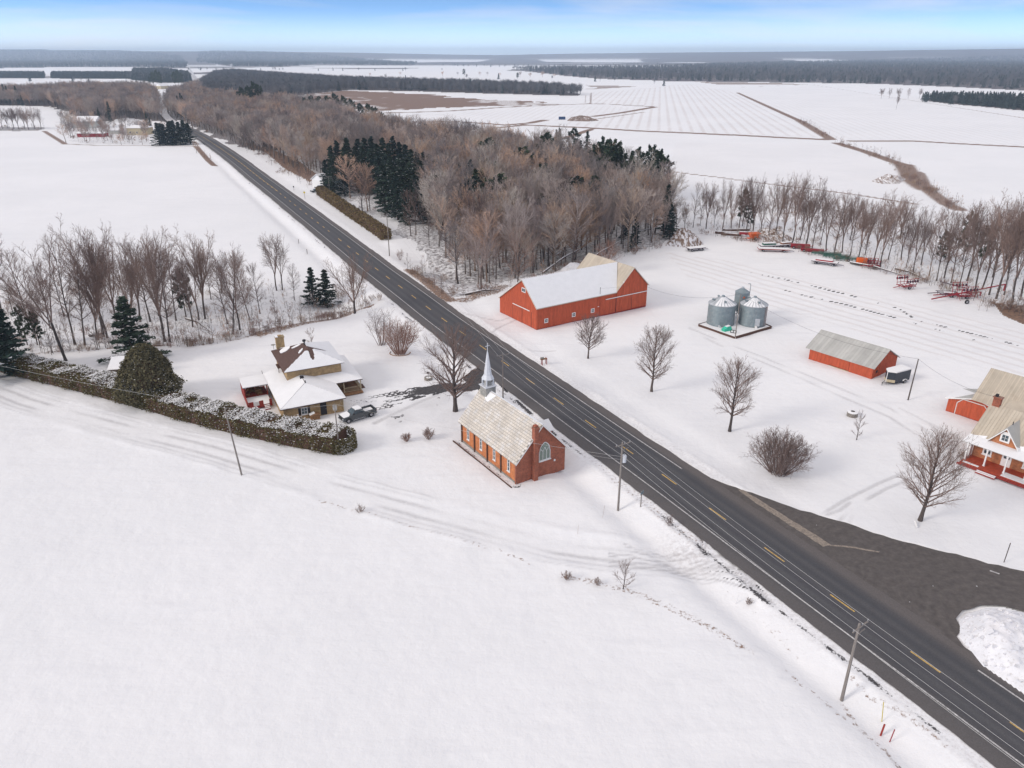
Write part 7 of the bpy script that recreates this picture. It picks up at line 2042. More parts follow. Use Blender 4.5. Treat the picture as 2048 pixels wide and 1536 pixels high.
# shrubs
for nm, b_, ty, wpx, n_, lab, mt in [('lilac_shrub', (1556, 945), 866, 138, 80, 'wide rounded leafless shrub with many stems on the lawn beside the road', 'twig'),
                                     ('lilac_shrub', (800, 708), 640, 84, 46, 'dense reddish leafless shrub with edging ring beside the road lawn', 'twig_red'),
                                     ('lilac_shrub', (763, 690), 618, 52, 14, 'open dark leafless shrub behind the reddish shrub', 'twig'),
                                     ('small_shrub', (813, 882), 866, 22, 18, 'small brown shrub left of its neighbour between truck and chapel', 'twig_red'),
                                     ('small_shrub', (857, 878), 857, 24, 18, 'slightly taller brown shrub nearest the chapel back corner', 'twig_red'),
                                     ('small_shrub', (800, 520), 500, 14, 9, 'small brown bush in snow beyond the far hedge end pole', 'twig_red'),
                                     ('small_shrub', (620, 370), 342, 26, 10, 'leafless bush by the parked cars behind the far hedge', 'twig'),
                                     ('small_shrub', (720, 1024), 1010, 24, 9, 'thin grey weed clump at field edge nearest the leaning pole', 'twig'),
                                     ('small_shrub', (1135, 1160), 1143, 22, 8, 'thin leafless weed clump left of the young field edge tree', 'twig'),
                                     ('small_shrub', (1195, 1170), 1155, 16, 7, 'tiny weed clump beside the young field edge tree', 'twig'),
                                     ('small_shrub', (1338, 1054), 1030, 12, 6, 'tiny weed clump in the roadside ditch', 'twig'),
                                     ('small_shrub', (600, 838), 828, 14, 10, 'dark low shrub beside wooden box at brick wall', 'twig_red'),
                                     ('small_shrub', (1497, 1208), 1196, 16, 8, 'brown weed clump in the ditch right of the white marker', 'twig_red'),
                                     ('small_shrub', (1925, 920), 902, 20, 10, 'dark low bush at the porch corner of the farmhouse', 'twig_red')]:
    base = gat(*b_); H = max(.5, height_at(base, ty)); W = width_at(base, wpx)
    mb = shrub(hash(nm) % 7 + int(b_[0]), H, W, n_, tw=.024 if n_ > 15 else .016)
    o = part(nm, mb, M[mt]); tag(o, lab, 'shrub'); o.location = base

# -------- prototypes for the woods: one mesh each
def joined(tr, cr_):
    k = len(tr.v); n_ = MB()
    n_.v = tr.v + cr_.v; n_.f = tr.f + [tuple(i + k for i in f) for f in cr_.f]; n_.sh = [-.6] * len(tr.f) + cr_.sh; n_.mi = [0] * len(n_.f)
    return n_
WT = []          # wood trees of ~14 m
for i in range(4):
    tr, cr_ = bare_tree(200 + i, 14, 7.2, .34, n1=19, tw=.032, dens=1.05, tt=3, rt=.19)
    WT.append(joined(tr, cr_).mesh('bare_wood_tree_mesh', M['twig_wood']))
for i in range(3):
    tr, cr_ = bare_tree(210 + i, 15, 8.5, .34, form='vase', tw=.032, dens=1.0, tt=2, rt=.22)
    WT.append(joined(tr, cr_).mesh('bare_wood_tree_mesh', M['twig_wood']))
LT = []          # line trees, seen closer: finer, with trunk and crown apart
for i in range(4):
    tr, cr_ = bare_tree(230 + i, 17, 8.5, .28, form='vase', tw=.024, dens=1.1, tt=2, rt=.24)
    LT.append((tr.mesh('trunk_mesh', M['bark']), cr_.mesh('crown_mesh', M['twig'])))
for i in range(3):
    tr, cr_ = bare_tree(240 + i, 16, 6.5, .25, n1=22, tw=.024, dens=1.05, tt=2, rt=.19)
    LT.append((tr.mesh('trunk_mesh', M['bark']), cr_.mesh('crown_mesh', M['twig'])))
SP = []          # spruces ~12 m : trunk, crown, snow
for i in range(4):
    tr, cr_, sn = spruce_mesh(300 + i, 12, 5.0, n=3000, s=.30, snow=.06)
    SP.append((tr.mesh('trunk_mesh', M['bark']), cr_.mesh('needles_mesh', M['spruce']), sn.mesh('snow_mesh', M['snow']) if sn.f else None))
PN = []
for i in range(3):
    tr, cr_, sn = spruce_mesh(320 + i, 14, 7.5, n=3400, s=.34, base=.22, kind='pine', snow=.008)
    PN.append((tr.mesh('trunk_mesh', M['bark']), cr_.mesh('needles_mesh', M['pine']), sn.mesh('snow_mesh', M['snow']) if sn.f else None))
BRUSH = [shrub(400 + i, 2.6, 3.6, 9, tw=.02).mesh('brush_mesh', M['twig_red']) for i in range(3)]
THIN = []
for i in range(3):
    tr, cr_ = bare_tree(420 + i, 6, 2.2, .2, n1=9, tw=.03, dens=.7, tt=1, rt=.06)
    THIN.append(joined(tr, cr_).mesh('sapling_mesh', M['twig_wood']))
def cheap_wood(seed, H, W, n, ever=False):
    """far tree: trunk and ~n slim blades, for woods a kilometre off"""
    rr = random.Random(seed); mb = MB(); mb.c = -.2
    mb.tube([(0, 0, -.3), (0, 0, H * .8)], [H * .018, .05], 3, cap=False)
    for k in range(n):
        mb.c = rr.uniform(-.25, .25)
        if ever:
            g = rr.random() ** 1.25; z = H * (.08 + .9 * g); rad = W / 2 * (1 - g) ** .8 + .2
            a = rr.uniform(0, 6.283); q = rad * math.sqrt(rr.random())
            lf(mb, Vector((math.cos(a) * q, math.sin(a) * q, z)), H * .075, rr, flat=.2)
        else:
            g = rr.random(); z = H * (.3 + .5 * g); a = rr.uniform(0, 6.283); e = rr.uniform(.5, 1.25)
            d = Vector((math.cos(a) * math.cos(e), math.sin(a) * math.cos(e), math.sin(e)))
            o = Vector((math.cos(a) * W * .12, math.sin(a) * W * .12, z))
            blade(mb, o + rv(rr, W * .1), d * rr.uniform(.14, .32) * H, .10)
    return mb
FT = [cheap_wood(500 + i, 14, 8, 170).mesh('far_tree_mesh', M['twig_hazed']) for i in range(3)]
FE = [cheap_wood(510 + i, 13, 6, 150, True).mesh('far_evergreen_mesh', M['evergreen_hazed']) for i in range(2)]

def scatter(pl, step, seed=0, jit=.9):
    """jittered grid of points inside a world polygon"""
    rr = np.random.RandomState(seed)
    x0, y0 = pl.min(0); x1, y1 = pl.max(0)
    gx, gy = np.meshgrid(np.arange(x0, x1, step), np.arange(y0, y1, step))
    gx = gx + rr.uniform(-.5, .5, gx.shape) * step * jit; gy = gy + rr.uniform(-.5, .5, gy.shape) * step * jit
    gx = gx.ravel(); gy = gy.ravel()
    I = in_poly(gx, gy, pl)
    return gx[I], gy[I]
def project(X, Y, Z=0):
    q = np.array(Z) - CAM_H
    fw = Y * _ct - q * _st; upv = Y * _st + q * _ct
    return CX + FPX * X / fw, CY - FPX * upv / fw
def visible(X, Y, m_=140):
    px, py = project(X, Y)
    return (px > -m_) & (px < 2048 + m_)
def tree_copy(meshes, names, label, cat, group, loc, rz_, sc, tilt=(0, 0), kind_name='bare_tree'):
    if len(meshes) == 1:
        o = link(kind_name, meshes[0])
    else:
        o = link(kind_name, None)
        for me, nm in zip(meshes, names):
            if me is not None:
                q_ = link(nm, me, o)
                if nm == 'snow_cover': q_['kind'] = 'stuff'
    o.location = loc; o.rotation_euler = (tilt[0], tilt[1], rz_); o.scale = sc
    o['label'] = label; o['category'] = cat; o['group'] = group
    return o
GRP = None
def gn_scatter(name, protos, pts, scl, rots, label, cat, idx=None, seed=0):
    """one object: instances of the given meshes on points"""
    me = bpy.data.meshes.new(name + '_points')
    me.vertices.add(len(pts)); me.vertices.foreach_set('co', np.asarray(pts, np.float32).ravel())
    for nm, arr in (('scl', scl), ('rot', rots)):
        a = me.attributes.new(nm, 'FLOAT', 'POINT'); a.data.foreach_set('value', np.asarray(arr, np.float32))
    ia = me.attributes.new('vi', 'INT', 'POINT')
    ia.data.foreach_set('value', np.asarray(idx if idx is not None else np.random.RandomState(seed).randint(0, len(protos), len(pts)), np.int32))
    o = link(name, me); o['kind'] = 'stuff'; o['label'] = label
    if cat: o['category'] = cat
    g = bpy.data.node_groups.new(name, 'GeometryNodeTree')
    g.interface.new_socket('Geometry', in_out='INPUT', socket_type='NodeSocketGeometry')
    g.interface.new_socket('Geometry', in_out='OUTPUT', socket_type='NodeSocketGeometry')
    N = g.nodes; L = g.links.new
    gi = N.new('NodeGroupInput'); go = N.new('NodeGroupOutput')
    jn = N.new('GeometryNodeJoinGeometry')
    # joined last-first: link in reverse so that the index order holds
    for p_ in reversed(protos):
        oi = N.new('GeometryNodeObjectInfo'); oi.inputs['Object'].default_value = p_; oi.inputs['As Instance'].default_value = True
        L(oi.outputs['Geometry'], jn.inputs[0])
    ip = N.new('GeometryNodeInstanceOnPoints')
    ip.inputs['Pick Instance'].default_value = True
    def na(nm, ty):
        a = N.new('GeometryNodeInputNamedAttribute'); a.data_type = ty; a.inputs['Name'].default_value = nm
        return a.outputs['Attribute']
    L(gi.outputs[0], ip.inputs['Points']); L(jn.outputs[0], ip.inputs['Instance'])
    L(na('vi', 'INT'), ip.inputs['Instance Index'])
    c = N.new('ShaderNodeCombineXYZ'); L(na('rot', 'FLOAT'), c.inputs['Z'])
    L(c.outputs[0], ip.inputs['Rotation'])
    L(na('scl', 'FLOAT'), ip.inputs['Scale'])
    L(ip.outputs[0], go.inputs[0])
    md = o.modifiers.new('scatter', 'NODES'); md.node_group = g
    return o

NR = np.random.RandomState(4)
def zs(x, y): return tz(np.asarray(x), np.asarray(y))
# ---- evergreen groups (individuals)
EV_PROTO = {}
def evergreen(px, py, Hm, kind, label, group, sc_w=1.0):
    base = gat(px, py)
    pr = (SP if kind == 'spruce' else PN); v = rnd.randrange(len(pr)); h0 = 12 if kind == 'spruce' else 14
    s_ = Hm / h0
    return tree_copy(pr[v], ('trunk', 'needles', 'snow_cover'), label, 'evergreen tree', group, base, rnd.uniform(0, 6.28), (s_ * sc_w, s_ * sc_w, s_), kind_name=kind + '_tree')
G1 = 'spruces of the dark grove behind the far hedge'
grove = [(668, 378, 15), (680, 372, 16), (694, 385, 15), (700, 372, 17), (716, 380, 15), (722, 366, 16), (735, 372, 17), (748, 368, 17), (758, 380, 16), (770, 372, 17), (782, 378, 16), (790, 366, 17),
         (803, 376, 16), (815, 382, 16), (826, 388, 15), (838, 396, 15), (846, 404, 13), (806, 410, 16), (786, 420, 16), (770, 430, 15), (796, 440, 13), (762, 396, 15), (822, 412, 13),
         (832, 430, 12), (853, 420, 11), (870, 408, 11), (812, 448, 11), (872, 398, 13), (884, 402, 12), (896, 398, 13), (908, 404, 11), (922, 400, 12), (934, 398, 11), (946, 396, 9), (862, 392, 14), (850, 386, 14), (690, 392, 13), (745, 388, 15), (776, 404, 15), (668, 388, 13), (655, 384, 11), (731, 384, 15), (858, 436, 9), (846, 448, 9)]
for px, py, h in grove: evergreen(px, py, h * 1.2, 'spruce', 'dark blue-green spruce in the dense grove behind the far hedge', G1, 1.35)
for px, py, h in [(890, 388, 10), (903, 392, 9), (915, 394, 11), (935, 392, 10), (880, 378, 12), (926, 386, 9)]:
    evergreen(px, py, h, 'spruce', 'smaller narrow spruce at right end of the dark grove', 'small spruces right of the grove', .8)
for px, py, h, k in [(878, 440, 12, 'pine'), (905, 462, 13, 'pine'), (886, 460, 11, 'pine'), (918, 478, 10, 'pine'), (868, 425, 11, 'pine')]:
    evergreen(px, py, h * 1.15, k, 'green pine standing in the open wood between grove and barn', 'green pines near the snowy lot', 1.0)
for px, py, h in [(1192, 378, 13), (1206, 384, 15), (1218, 390, 14), (1228, 380, 14), (1240, 392, 12), (1212, 396, 12), (1196, 392, 11), (1250, 398, 10)]:
    evergreen(px, py, h * 1.42, 'pine', 'dark green pine in the clump above the red barn wood', 'pine clump in the wood edge', 1.0)
for px, py, h in [(1270, 388, 12), (1298, 392, 13), (1312, 394, 12), (1325, 398, 11), (1305, 400, 10)]:
    evergreen(px, py, h * 1.5, 'pine', 'tall sparse pine at the field edge of the wood', 'sparse pines at the field edge', .9)
for px, py, h in [(1330, 470, 16), (1338, 478, 11), (1250, 478, 9), (1270, 490, 9), (1262, 500, 5), (1345, 462, 9)]:
    evergreen(px, py, h, 'spruce', 'dark spruce at the yard end of the wood beside the dirt mound', 'dark spruces at the yard end of the wood', 1.0)
for px, py, h in [(1105, 352, 10), (1112, 300, 8), (1118, 318, 11), (1146, 322, 11), (1173, 326, 11), (1000, 320, 8), (1160, 335, 9), (900, 330, 9), (935, 318, 10), (1010, 372, 9), (1108, 398, 7), (990, 410, 8), (850, 300, 10), (820, 290, 9)]:
    evergreen(px, py, h * 1.5, rnd.choice(['spruce', 'pine']), 'dark evergreen rising among the bare trees of the wood', 'scattered evergreens in the bare wood', 1.0)
for px, py, h in [(488, 222, 18), (500, 224, 19), (513, 222, 22), (522, 222, 20), (480, 220, 14), (508, 226, 17)]:
    evergreen(px, py, h * 1.25, 'pine', 'tall dark pine of the clump above the bare wood beyond the road', 'tall pines beyond the road', .8)
for px, py, h in [(625, 232, 11), (640, 228, 10), (655, 226, 10), (672, 230, 12), (690, 238, 12), (705, 242, 11), (722, 248, 10), (740, 256, 11), (752, 260, 10), (612, 232, 10), (764, 266, 9), (680, 240, 9)]:
    evergreen(px, py, h * 1.6, 'pine', 'dark pine along the back edge of the bare wood', 'pines along the back of the wood', 1.0)
for k_, (px, py, h) in enumerate(sorted([(320, 291, 13), (332, 290, 12), (343, 290, 13), (352, 290, 14), (362, 289, 13), (372, 289, 14), (381, 288, 12), (326, 288, 12), (346, 287, 13)])):
    evergreen(px, py, h * 1.08, 'spruce', 'blue-green pine where the road bends, %s from the left of the row' % ordinal(k_ + 1), 'pines where the road bends', 1.9)
for px, py, h in [(297, 262, 13), (303, 264, 10)]:
    evergreen(px, py, h, 'spruce', 'dark spruce behind the white roofed farmhouse', 'spruces behind the distant house', 1.0)
for k_, (px, py, h) in enumerate(sorted([(308, 172, 24), (316, 172, 27), (322, 173, 24), (351, 172, 24), (358, 170, 26), (365, 171, 22), (290, 173, 11), (283, 173, 9), (300, 170, 15)])):
    evergreen(px, py, h, 'pine', 'dark pine by the distant farm left of the road, %s from the left' % ordinal(k_ + 1), 'tall pines by the distant farm', .8)
for px, py, h in [(14, 208, 17), (20, 210, 16), (38, 210, 16), (5, 208, 13), (46, 212, 9), (222, 244, 13), (276, 205, 11), (258, 200, 11), (268, 212, 9), (360, 232, 14), (370, 236, 15), (366, 228, 15), (285, 208, 11), (200, 242, 9)]:
    evergreen(px, py, h * 1.3, 'spruce', 'dark spruce among the bare trees left of the far road', 'spruces left of the far road', .9)
for px, py, h in [(928, 152, 18), (1035, 158, 14)]:
    evergreen(px, py, h, 'pine', 'lone dark pine rising over the far middle wood', 'lone pines over the far wood', 1.0)
for px, py, h, w_, lab in [(628, 612, 9.5, 1.55, 'dark spruce left of its twin in the ravine by the road'), (655, 614, 9.5, 1.6, 'dark spruce right of its twin in the ravine by the road'),
                           (270, 722, 12.6, 2.0, 'dark spruce behind the round juniper and pale shed'), (-14, 756, 22, 1.5, 'big evergreen cut by the left frame edge'),
                           (30, 742, 12, 1.6, 'smaller evergreen beside the hedge at left edge')]:
    evergreen(px, py, h, 'spruce', lab, 'near spruces', w_)
for px, py, h, lab in [(372, 632, 11, 'thin dark pine among the leafless ravine trees'), (55, 690, 8, 'low dark pine under ravine trees at left'), (80, 690, 7, 'scraggy low pine right of another under the ravine trees'),
                       (1485, 452, 12, 'dark pine among right hand tree line behind the yard'), (1925, 520, 13, 'dark pine in the right tree line near the frame edge'),
                       (1880, 528, 9, 'small dark spruce in the right tree line'), (1960, 532, 11, 'dark pine in tree line just right of another'), (1500, 458, 8, 'low dark pine beside the orange spreader')]:
    evergreen(px, py, h, 'pine', lab, 'evergreens in the tree lines', .75)
# ---- tree lines of individuals
def line_tree(px, py, Hm, label, group, v=None, tilt=(0, 0), wsc=1.0):
    base = gat(px, py); v = rnd.randrange(len(LT)) if v is None else v
    h0 = 17 if v < 4 else 16
    s_ = Hm / h0
    return tree_copy(LT[v], ('trunk', 'crown'), label, 'bare tree', group, base, rnd.uniform(0, 6.28), (s_ * wsc, s_ * wsc, s_), tilt)
GL = 'leafless trees of the ravine behind the brick house'
for k_, (px, py, ty) in enumerate(sorted([(8, 640, 475), (60, 660, 500), (100, 655, 520), (150, 690, 470), (170, 690, 500), (207, 672, 458), (215, 676, 470), (195, 680, 520), (235, 650, 480), (262, 660, 500), (280, 640, 475),
                   (318, 632, 462), (330, 684, 470), (340, 684, 490), (300, 640, 478), (352, 640, 500), (385, 650, 505), (398, 640, 498), (410, 636, 470), (425, 615, 505), (455, 645, 520), (466, 668, 500),
                   (480, 660, 495), (500, 640, 520), (520, 625, 530), (554, 586, 468), (566, 586, 474), (590, 610, 530), (445, 600, 510), (30, 640, 540), (130, 640, 500), (375, 620, 520), (-30, 660, 480), (-60, 670, 470), (75, 690, 590), (250, 690, 560)])):
    b_ = gat(px, py); H = height_at(b_, ty + rnd.uniform(-6, 6))
    line_tree(px, py, H, 'leafless ravine tree behind the brick house, %s from the left by its foot' % ordinal(k_ + 1), GL, tilt=(R(rnd.uniform(-5, 5)), R(rnd.uniform(-9, 4))), wsc=.82)
GR = 'leafless trees of the tree line behind the farm machinery'
rr_ = random.Random(31)
rt_pts = []
fr = [(1352, 470, 408), (1368, 462, 400), (1386, 455, 368), (1400, 452, 378), (1412, 458, 362), (1428, 455, 385), (1445, 458, 350), (1462, 462, 372), (1478, 455, 365), (1492, 470, 352), (1506, 462, 358),
      (1520, 470, 372), (1536, 478, 355), (1550, 474, 345), (1565, 486, 352), (1583, 492, 348), (1600, 480, 370), (1612, 492, 362), (1624, 498, 372), (1640, 490, 380), (1652, 502, 378), (1668, 510, 385),
      (1684, 505, 388), (1700, 512, 395), (1716, 520, 392), (1730, 510, 400), (1746, 528, 402), (1760, 536, 398), (1776, 520, 405), (1802, 520, 408), (1812, 536, 412), (1826, 546, 420), (1842, 530, 430),
      (1858, 552, 425), (1873, 562, 418), (1888, 556, 432), (1902, 566, 415), (1918, 576, 405), (1934, 562, 408), (1950, 585, 412), (1964, 578, 400), (1978, 590, 408), (1992, 598, 398), (2008, 590, 412),
      (2024, 605, 404), (2040, 600, 400), (2060, 612, 405), (2085, 620, 400), (2015, 560, 420), (1985, 555, 415), (1890, 520, 420), (1700, 480, 400), (1640, 462, 385), (1590, 455, 360), (2120, 640, 420), (2160, 650, 420)]
LM = [(1352, 'dirt mound'), (1460, 'snowed planks'), (1507, 'orange spreader'), (1560, 'loaded wagons'), (1612, 'red seeders'), (1675, 'green frames'), (1735, 'orange red box'), (1811, 'folded disc harrow'), (1925, 'heap of red machines'), (2060, 'brown bushes')]
for k_, (px, py, ty) in enumerate(sorted(fr)):
    b_ = gat(px, py); H = height_at(b_, ty + rr_.uniform(-8, 12))
    line_tree(px, py, H, 'leafless tree behind the %s, %s from the left in its line' % (min(LM, key=lambda q: abs(q[0] - px))[1], ordinal(k_ + 1)), GR, tilt=(0, R(rr_.uniform(-3, 3))), wsc=.62 + .25 * rr_.random())
for px, py, ty, w_, lab in [(1800, 478, 395, 1.5, 'broad leafless tree with wide crown rising over right tree line'), (1792, 219, 186, .5, 'lone thin tree standing in the wide snowy field')]:
    b_ = gat(px, py); line_tree(px, py, height_at(b_, ty), lab, 'lone field trees', 0, wsc=w_)
for px in (1762, 1778, 1795, 1816, 1838):
    line_tree(px, 197, 13, 'small leafless tree along the far ditch before the plantation', 'small trees on the far ditch')
# trunks in the open lot and wood front
for px, py, ty, lab in [(725, 425, 332, 'pale pinkish leafless tree before the spruce grove'), (740, 420, 345, 'leafless tree right of the pale pinkish tree'), (822, 472, 378, 'leafless tree with pale branches on the snowy lot'), (832, 470, 384, 'leafless tree right of the one with pale branches'),
                        (858, 492, 405, 'leafless tree at the edge of the snowy lot'), (955, 525, 372, 'large old leafless tree with thick trunk in the wood front')]:
    b_ = gat(px, py); line_tree(px, py, height_at(b_, ty), lab, 'leafless trees round the snowy lot', wsc=.9)

# ---- the woods: nearest trees singly, the rest as one stuff object
def wood_points(key, step, seed, hm, hv):
    x, y = scatter(WOODS_W[key], step, seed)
    k_ = visible(x, y)
    x, y = x[k_], y[k_]
    return x, y, NR.uniform(hm - hv, hm + hv, len(x))
cx_, cy_, ch_ = wood_points('central', 5.0, 1, 15.5, 4.5)
ax, ay = at(1150, 520)
# thin the open lot between hedge, grove and road
lot = P([(640, 395), (700, 400), (760, 440), (790, 420), (850, 440), (880, 500), (900, 520), (850, 560), (800, 540)])
k_ = ~in_poly(cx_, cy_, lot) & ~in_poly(cx_, cy_, P([(655, 372), (700, 358), (800, 360), (850, 395), (860, 440), (800, 452), (760, 430), (700, 395), (660, 392)]))
dr_, _, _ = seg_dist(cx_, cy_, RC[::20])
k_ &= dr_ > 16
k_ &= vnoise(cx_, cy_, 11, 7) * .7 + NR.random_sample(len(cx_)) * .3 > .30
cx_, cy_, ch_ = cx_[k_], cy_[k_], ch_[k_]
clump = P([(1180, 400), (1178, 372), (1240, 362), (1345, 390), (1345, 425), (1260, 425)])
k_ = ~in_poly(cx_, cy_, clump) | (NR.random_sample(len(cx_)) < .15)
cx_, cy_, ch_ = cx_[k_], cy_[k_], ch_[k_]
order = np.argsort(cy_)
near_i = order[:190]; rest = order[190:]
GW = 'leafless trees of the wood behind the red barn'
WOOD_OBJ = []
for n_i, i in enumerate(near_i):
    v = rnd.randrange(len(WT)); s_ = ch_[i] / 14
    o = tree_copy((WT[v],), ('tree',), 'leafless tree among the others of the wood behind the red barn', 'bare tree', GW,
                  (cx_[i], cy_[i], tzp((cx_[i], cy_[i]))), rnd.uniform(0, 6.28), (s_ * .95, s_ * .95, s_), (R(rnd.uniform(-4, 4)), R(rnd.uniform(-4, 4))))
    WOOD_OBJ.append((v, o))
protos = []
for v in range(len(WT)):
    protos.append(next(o for vv, o in WOOD_OBJ if vv == v))
px_ = [cx_[rest]]; py_ = [cy_[rest]]; ph_ = [ch_[rest]]
for key, st, hm in (('road_far', 6.0, 14), ('left_mid', 6.4, 16), ('yard_left', 6.0, 8.5)):
    x, y, h = wood_points(key, st, len(key), hm, 3)
    dr_, _, _ = seg_dist(x, y, RC[::6]); k_ = dr_ > np.where(y > 575, 4.2, 14)
    if key == 'yard_left':
        k_ &= NR.random_sample(len(x)) < .24
    px_.append(x[k_]); py_.append(y[k_]); ph_.append(h[k_])
X_ = np.concatenate(px_); Y_ = np.concatenate(py_); H_ = np.concatenate(ph_)
Z_ = zs(X_, Y_)
gn_scatter('woodland', protos, np.stack([X_, Y_, Z_], -1), H_ / 14, NR.uniform(0, 6.28, len(X_)), 'leafless woodland stretching along the far side of the road', 'woodland', seed=5)
# distant hedgerows and yard trees as individuals
for px, py in [(5, 258), (16, 257), (28, 258), (38, 259), (50, 258), (58, 260), (70, 258), (82, 258), (-10, 258)]:
    line_tree(px, py, rnd.uniform(14, 18), 'leafless tree in the row at the end of the white field', 'trees at the end of the left field', rnd.choice([0, 1, 2, 3]), wsc=1.0)
for px, py, h, lab in [(132, 285, 12, 'orange-brown leafless tree at the left end of the farmyard'), (215, 268, 12, 'rusty leafless tree behind the dark red shed'), (330, 268, 9, 'orange-brown tree beside the pines at the bend'),
                       (265, 288, 8, 'dark leafless tree before the cream house'), (285, 289, 8, 'brown leafless tree right before the cream house'), (243, 290, 7, 'greyish leafless tree left of the cream house'), (393, 306, 7, 'bushy leafless tree beside the road bend')]:
    o = link('bare_tree', WT[rnd.randrange(4)]); o.location = gat(px, py); s_ = h / 14; o.scale = (s_ * 1.3, s_ * 1.3, s_); tag(o, lab, 'bare tree')
for px, py, h, lab in [(740, 152, 6, 'row'), (800, 150, 6, 'row'), (885, 151, 7, 'row'), (915, 150, 6, 'row'), (960, 151, 7, 'row'), (1000, 152, 6, 'row'), (1040, 153, 8, 'row'), (1060, 154, 7, 'row'), (1085, 153, 8, 'row'), (1108, 154, 6, 'row'), (975, 150, 6, 'row')]:
    o = link('bare_tree', WT[rnd.randrange(7)]); o.location = gat(px, py + 1); s_ = h * 1.6 / 14; o.scale = (s_ * 1.6, s_ * 1.6, s_)
    tag(o, 'tiny leafless tree in the row beyond the middle wood', 'bare tree', 'tiny trees beyond the middle wood')
# one real far tree of each mesh serves the distant woods
fp = []
for i, me in enumerate(FT + FE):
    o = link('far_bare_tree' if i < 3 else 'far_evergreen_tree', me)
    o.location = gat([610, 650, 1000, 1850, 1900][i], [193, 189, 189, 205, 210][i])
    tag(o, ['leafless tree at the left front of the far middle wood', 'leafless tree left of centre at the front of the far middle wood', 'leafless tree at the right front of the far middle wood',
            'dark evergreen at the left end of the far plantation', 'dark evergreen in the front row of the far plantation'][i], 'tree')
    fp.append(o)
FX, FY, FH, FV = [], [], [], []
def far_fill(key, step, hm, hv, ever, stepfar=None, seed=0):
    pl = WOODS_W[key]
    x, y = scatter(pl, step, seed)
    k_ = visible(x, y, 60)
    x, y = x[k_], y[k_]
    if stepfar:      # thin out with distance, since only the tops show there
        keep = NR.random_sample(len(x)) < np.clip((stepfar / np.maximum(y, 1)) ** 1.3, .03, 1)
        x, y = x[keep], y[keep]
    FX.append(x); FY.append(y); FH.append(NR.uniform(hm - hv, hm + hv, len(x)) / 14)
    e = NR.random_sample(len(x)) < ever
    FV.append(np.where(e, 3 + NR.randint(0, 2, len(x)), NR.randint(0, 3, len(x))))
far_fill('right_far', 16, 15, 3, .25, 1500, 1)
far_fill('middle', 7.5, 14, 3, .08, None, 2)
far_fill('left_far', 20, 16, 3, .35, 2400, 3)
far_fill('mid_far', 20, 16, 3, .25, 2600, 4)
far_fill('plantation', 7, 10, 1.5, .97, None, 5)
far_fill('pine_row', 7, 12, 1.5, .95, None, 6)
far_fill('pine_row_b', 6.5, 12, 1.5, .95, None, 7)
far_fill('pine_block', 8, 15, 2, .75, None, 8)
X_ = np.concatenate(FX); Y_ = np.concatenate(FY); H_ = np.concatenate(FH); V_ = np.concatenate(FV)
# scattered hedgerow trees over the far fields
hx = NR.uniform(-1600, 3400, 2600); hy = NR.uniform(1500, 5600, 2600)
tk = np.sin(hy / 260.0 + vnoise(hx, hy, 900, 3) * 6) > .93
hx, hy = hx[tk], hy[tk]
X_ = np.concatenate([X_, hx]); Y_ = np.concatenate([Y_, hy]); H_ = np.concatenate([H_, NR.uniform(.7, 1.1, len(hx))]); V_ = np.concatenate([V_, NR.randint(0, 5, len(hx))])
gn_scatter('distant_woods', fp, np.stack([X_, Y_, zs(X_, Y_)], -1), H_, NR.uniform(0, 6.28, len(X_)), 'distant woods and hedgerows fading into the haze', 'woodland', idx=V_)
print('woods', len(px_[0]), 'far', len(X_))
# ---- more dark evergreens standing through the wood, and a few broad reddish crowns near its front
er = random.Random(77); cnt = 0
wc_ = WOODS_W['central']
for k in range(400):
    px, py = er.uniform(620, 1330), er.uniform(285, 500)
    a = at(px, py)
    if not in_poly(np.array([a[0]]), np.array([a[1]]), wc_)[0] or in_poly(np.array([a[0]]), np.array([a[1]]), lot)[0]: continue
    if vnoise(np.array([a[0]]), np.array([a[1]]), 45, 9)[0] < .46 + (.12 if px < 950 else 0): continue
    evergreen(px, py, er.uniform(13, 19), er.choice(['spruce', 'pine']), 'dark evergreen rising among the bare trees of the wood', 'scattered evergreens in the bare wood', er.uniform(.9, 1.4)); cnt += 1
    if cnt > 44: break
RED = []
for i in range(2):
    tr, cr_ = bare_tree(260 + i, 13, 12, .16, n1=30, tw=.028, dens=1.15, tt=3, rt=.22)
    RED.append((tr.mesh('trunk_mesh', M['bark']), cr_.mesh('crown_mesh', M['twig_red'])))
for k, (px, py, ty, ws, lab) in enumerate([(1105, 530, 415, 1.0, 'largest round pinkish brown tree behind the barn roof'), (1150, 520, 405, 1.0, 'round pinkish brown tree right of the largest behind the barn'), (1035, 570, 455, .75, 'golden brown leafless tree just left of the barn gable'),
                            (1195, 490, 415, .9, 'rusty round tree between pine clump and barn'), (1300, 460, 395, .8, 'orange tinted tree beside the dark corner spruce'), (1130, 440, 360, 1.0, 'broad rusty crown in the middle of the wood'),
                            (975, 545, 420, .9, 'broad brown tree left in the wood front'), (1215, 545, 480, .9, 'low reddish tree leaning at the back of the barn'), (1060, 400, 330, 1.0, 'pale rusty crown deep in the wood')]):
    b_ = gat(px, py); s_ = height_at(b_, ty) / 13
    tree_copy(RED[k % 2], ('trunk', 'crown'), lab, 'bare tree', 'broad reddish trees of the wood', b_, er.uniform(0, 6), (s_ * ws, s_ * ws, s_))
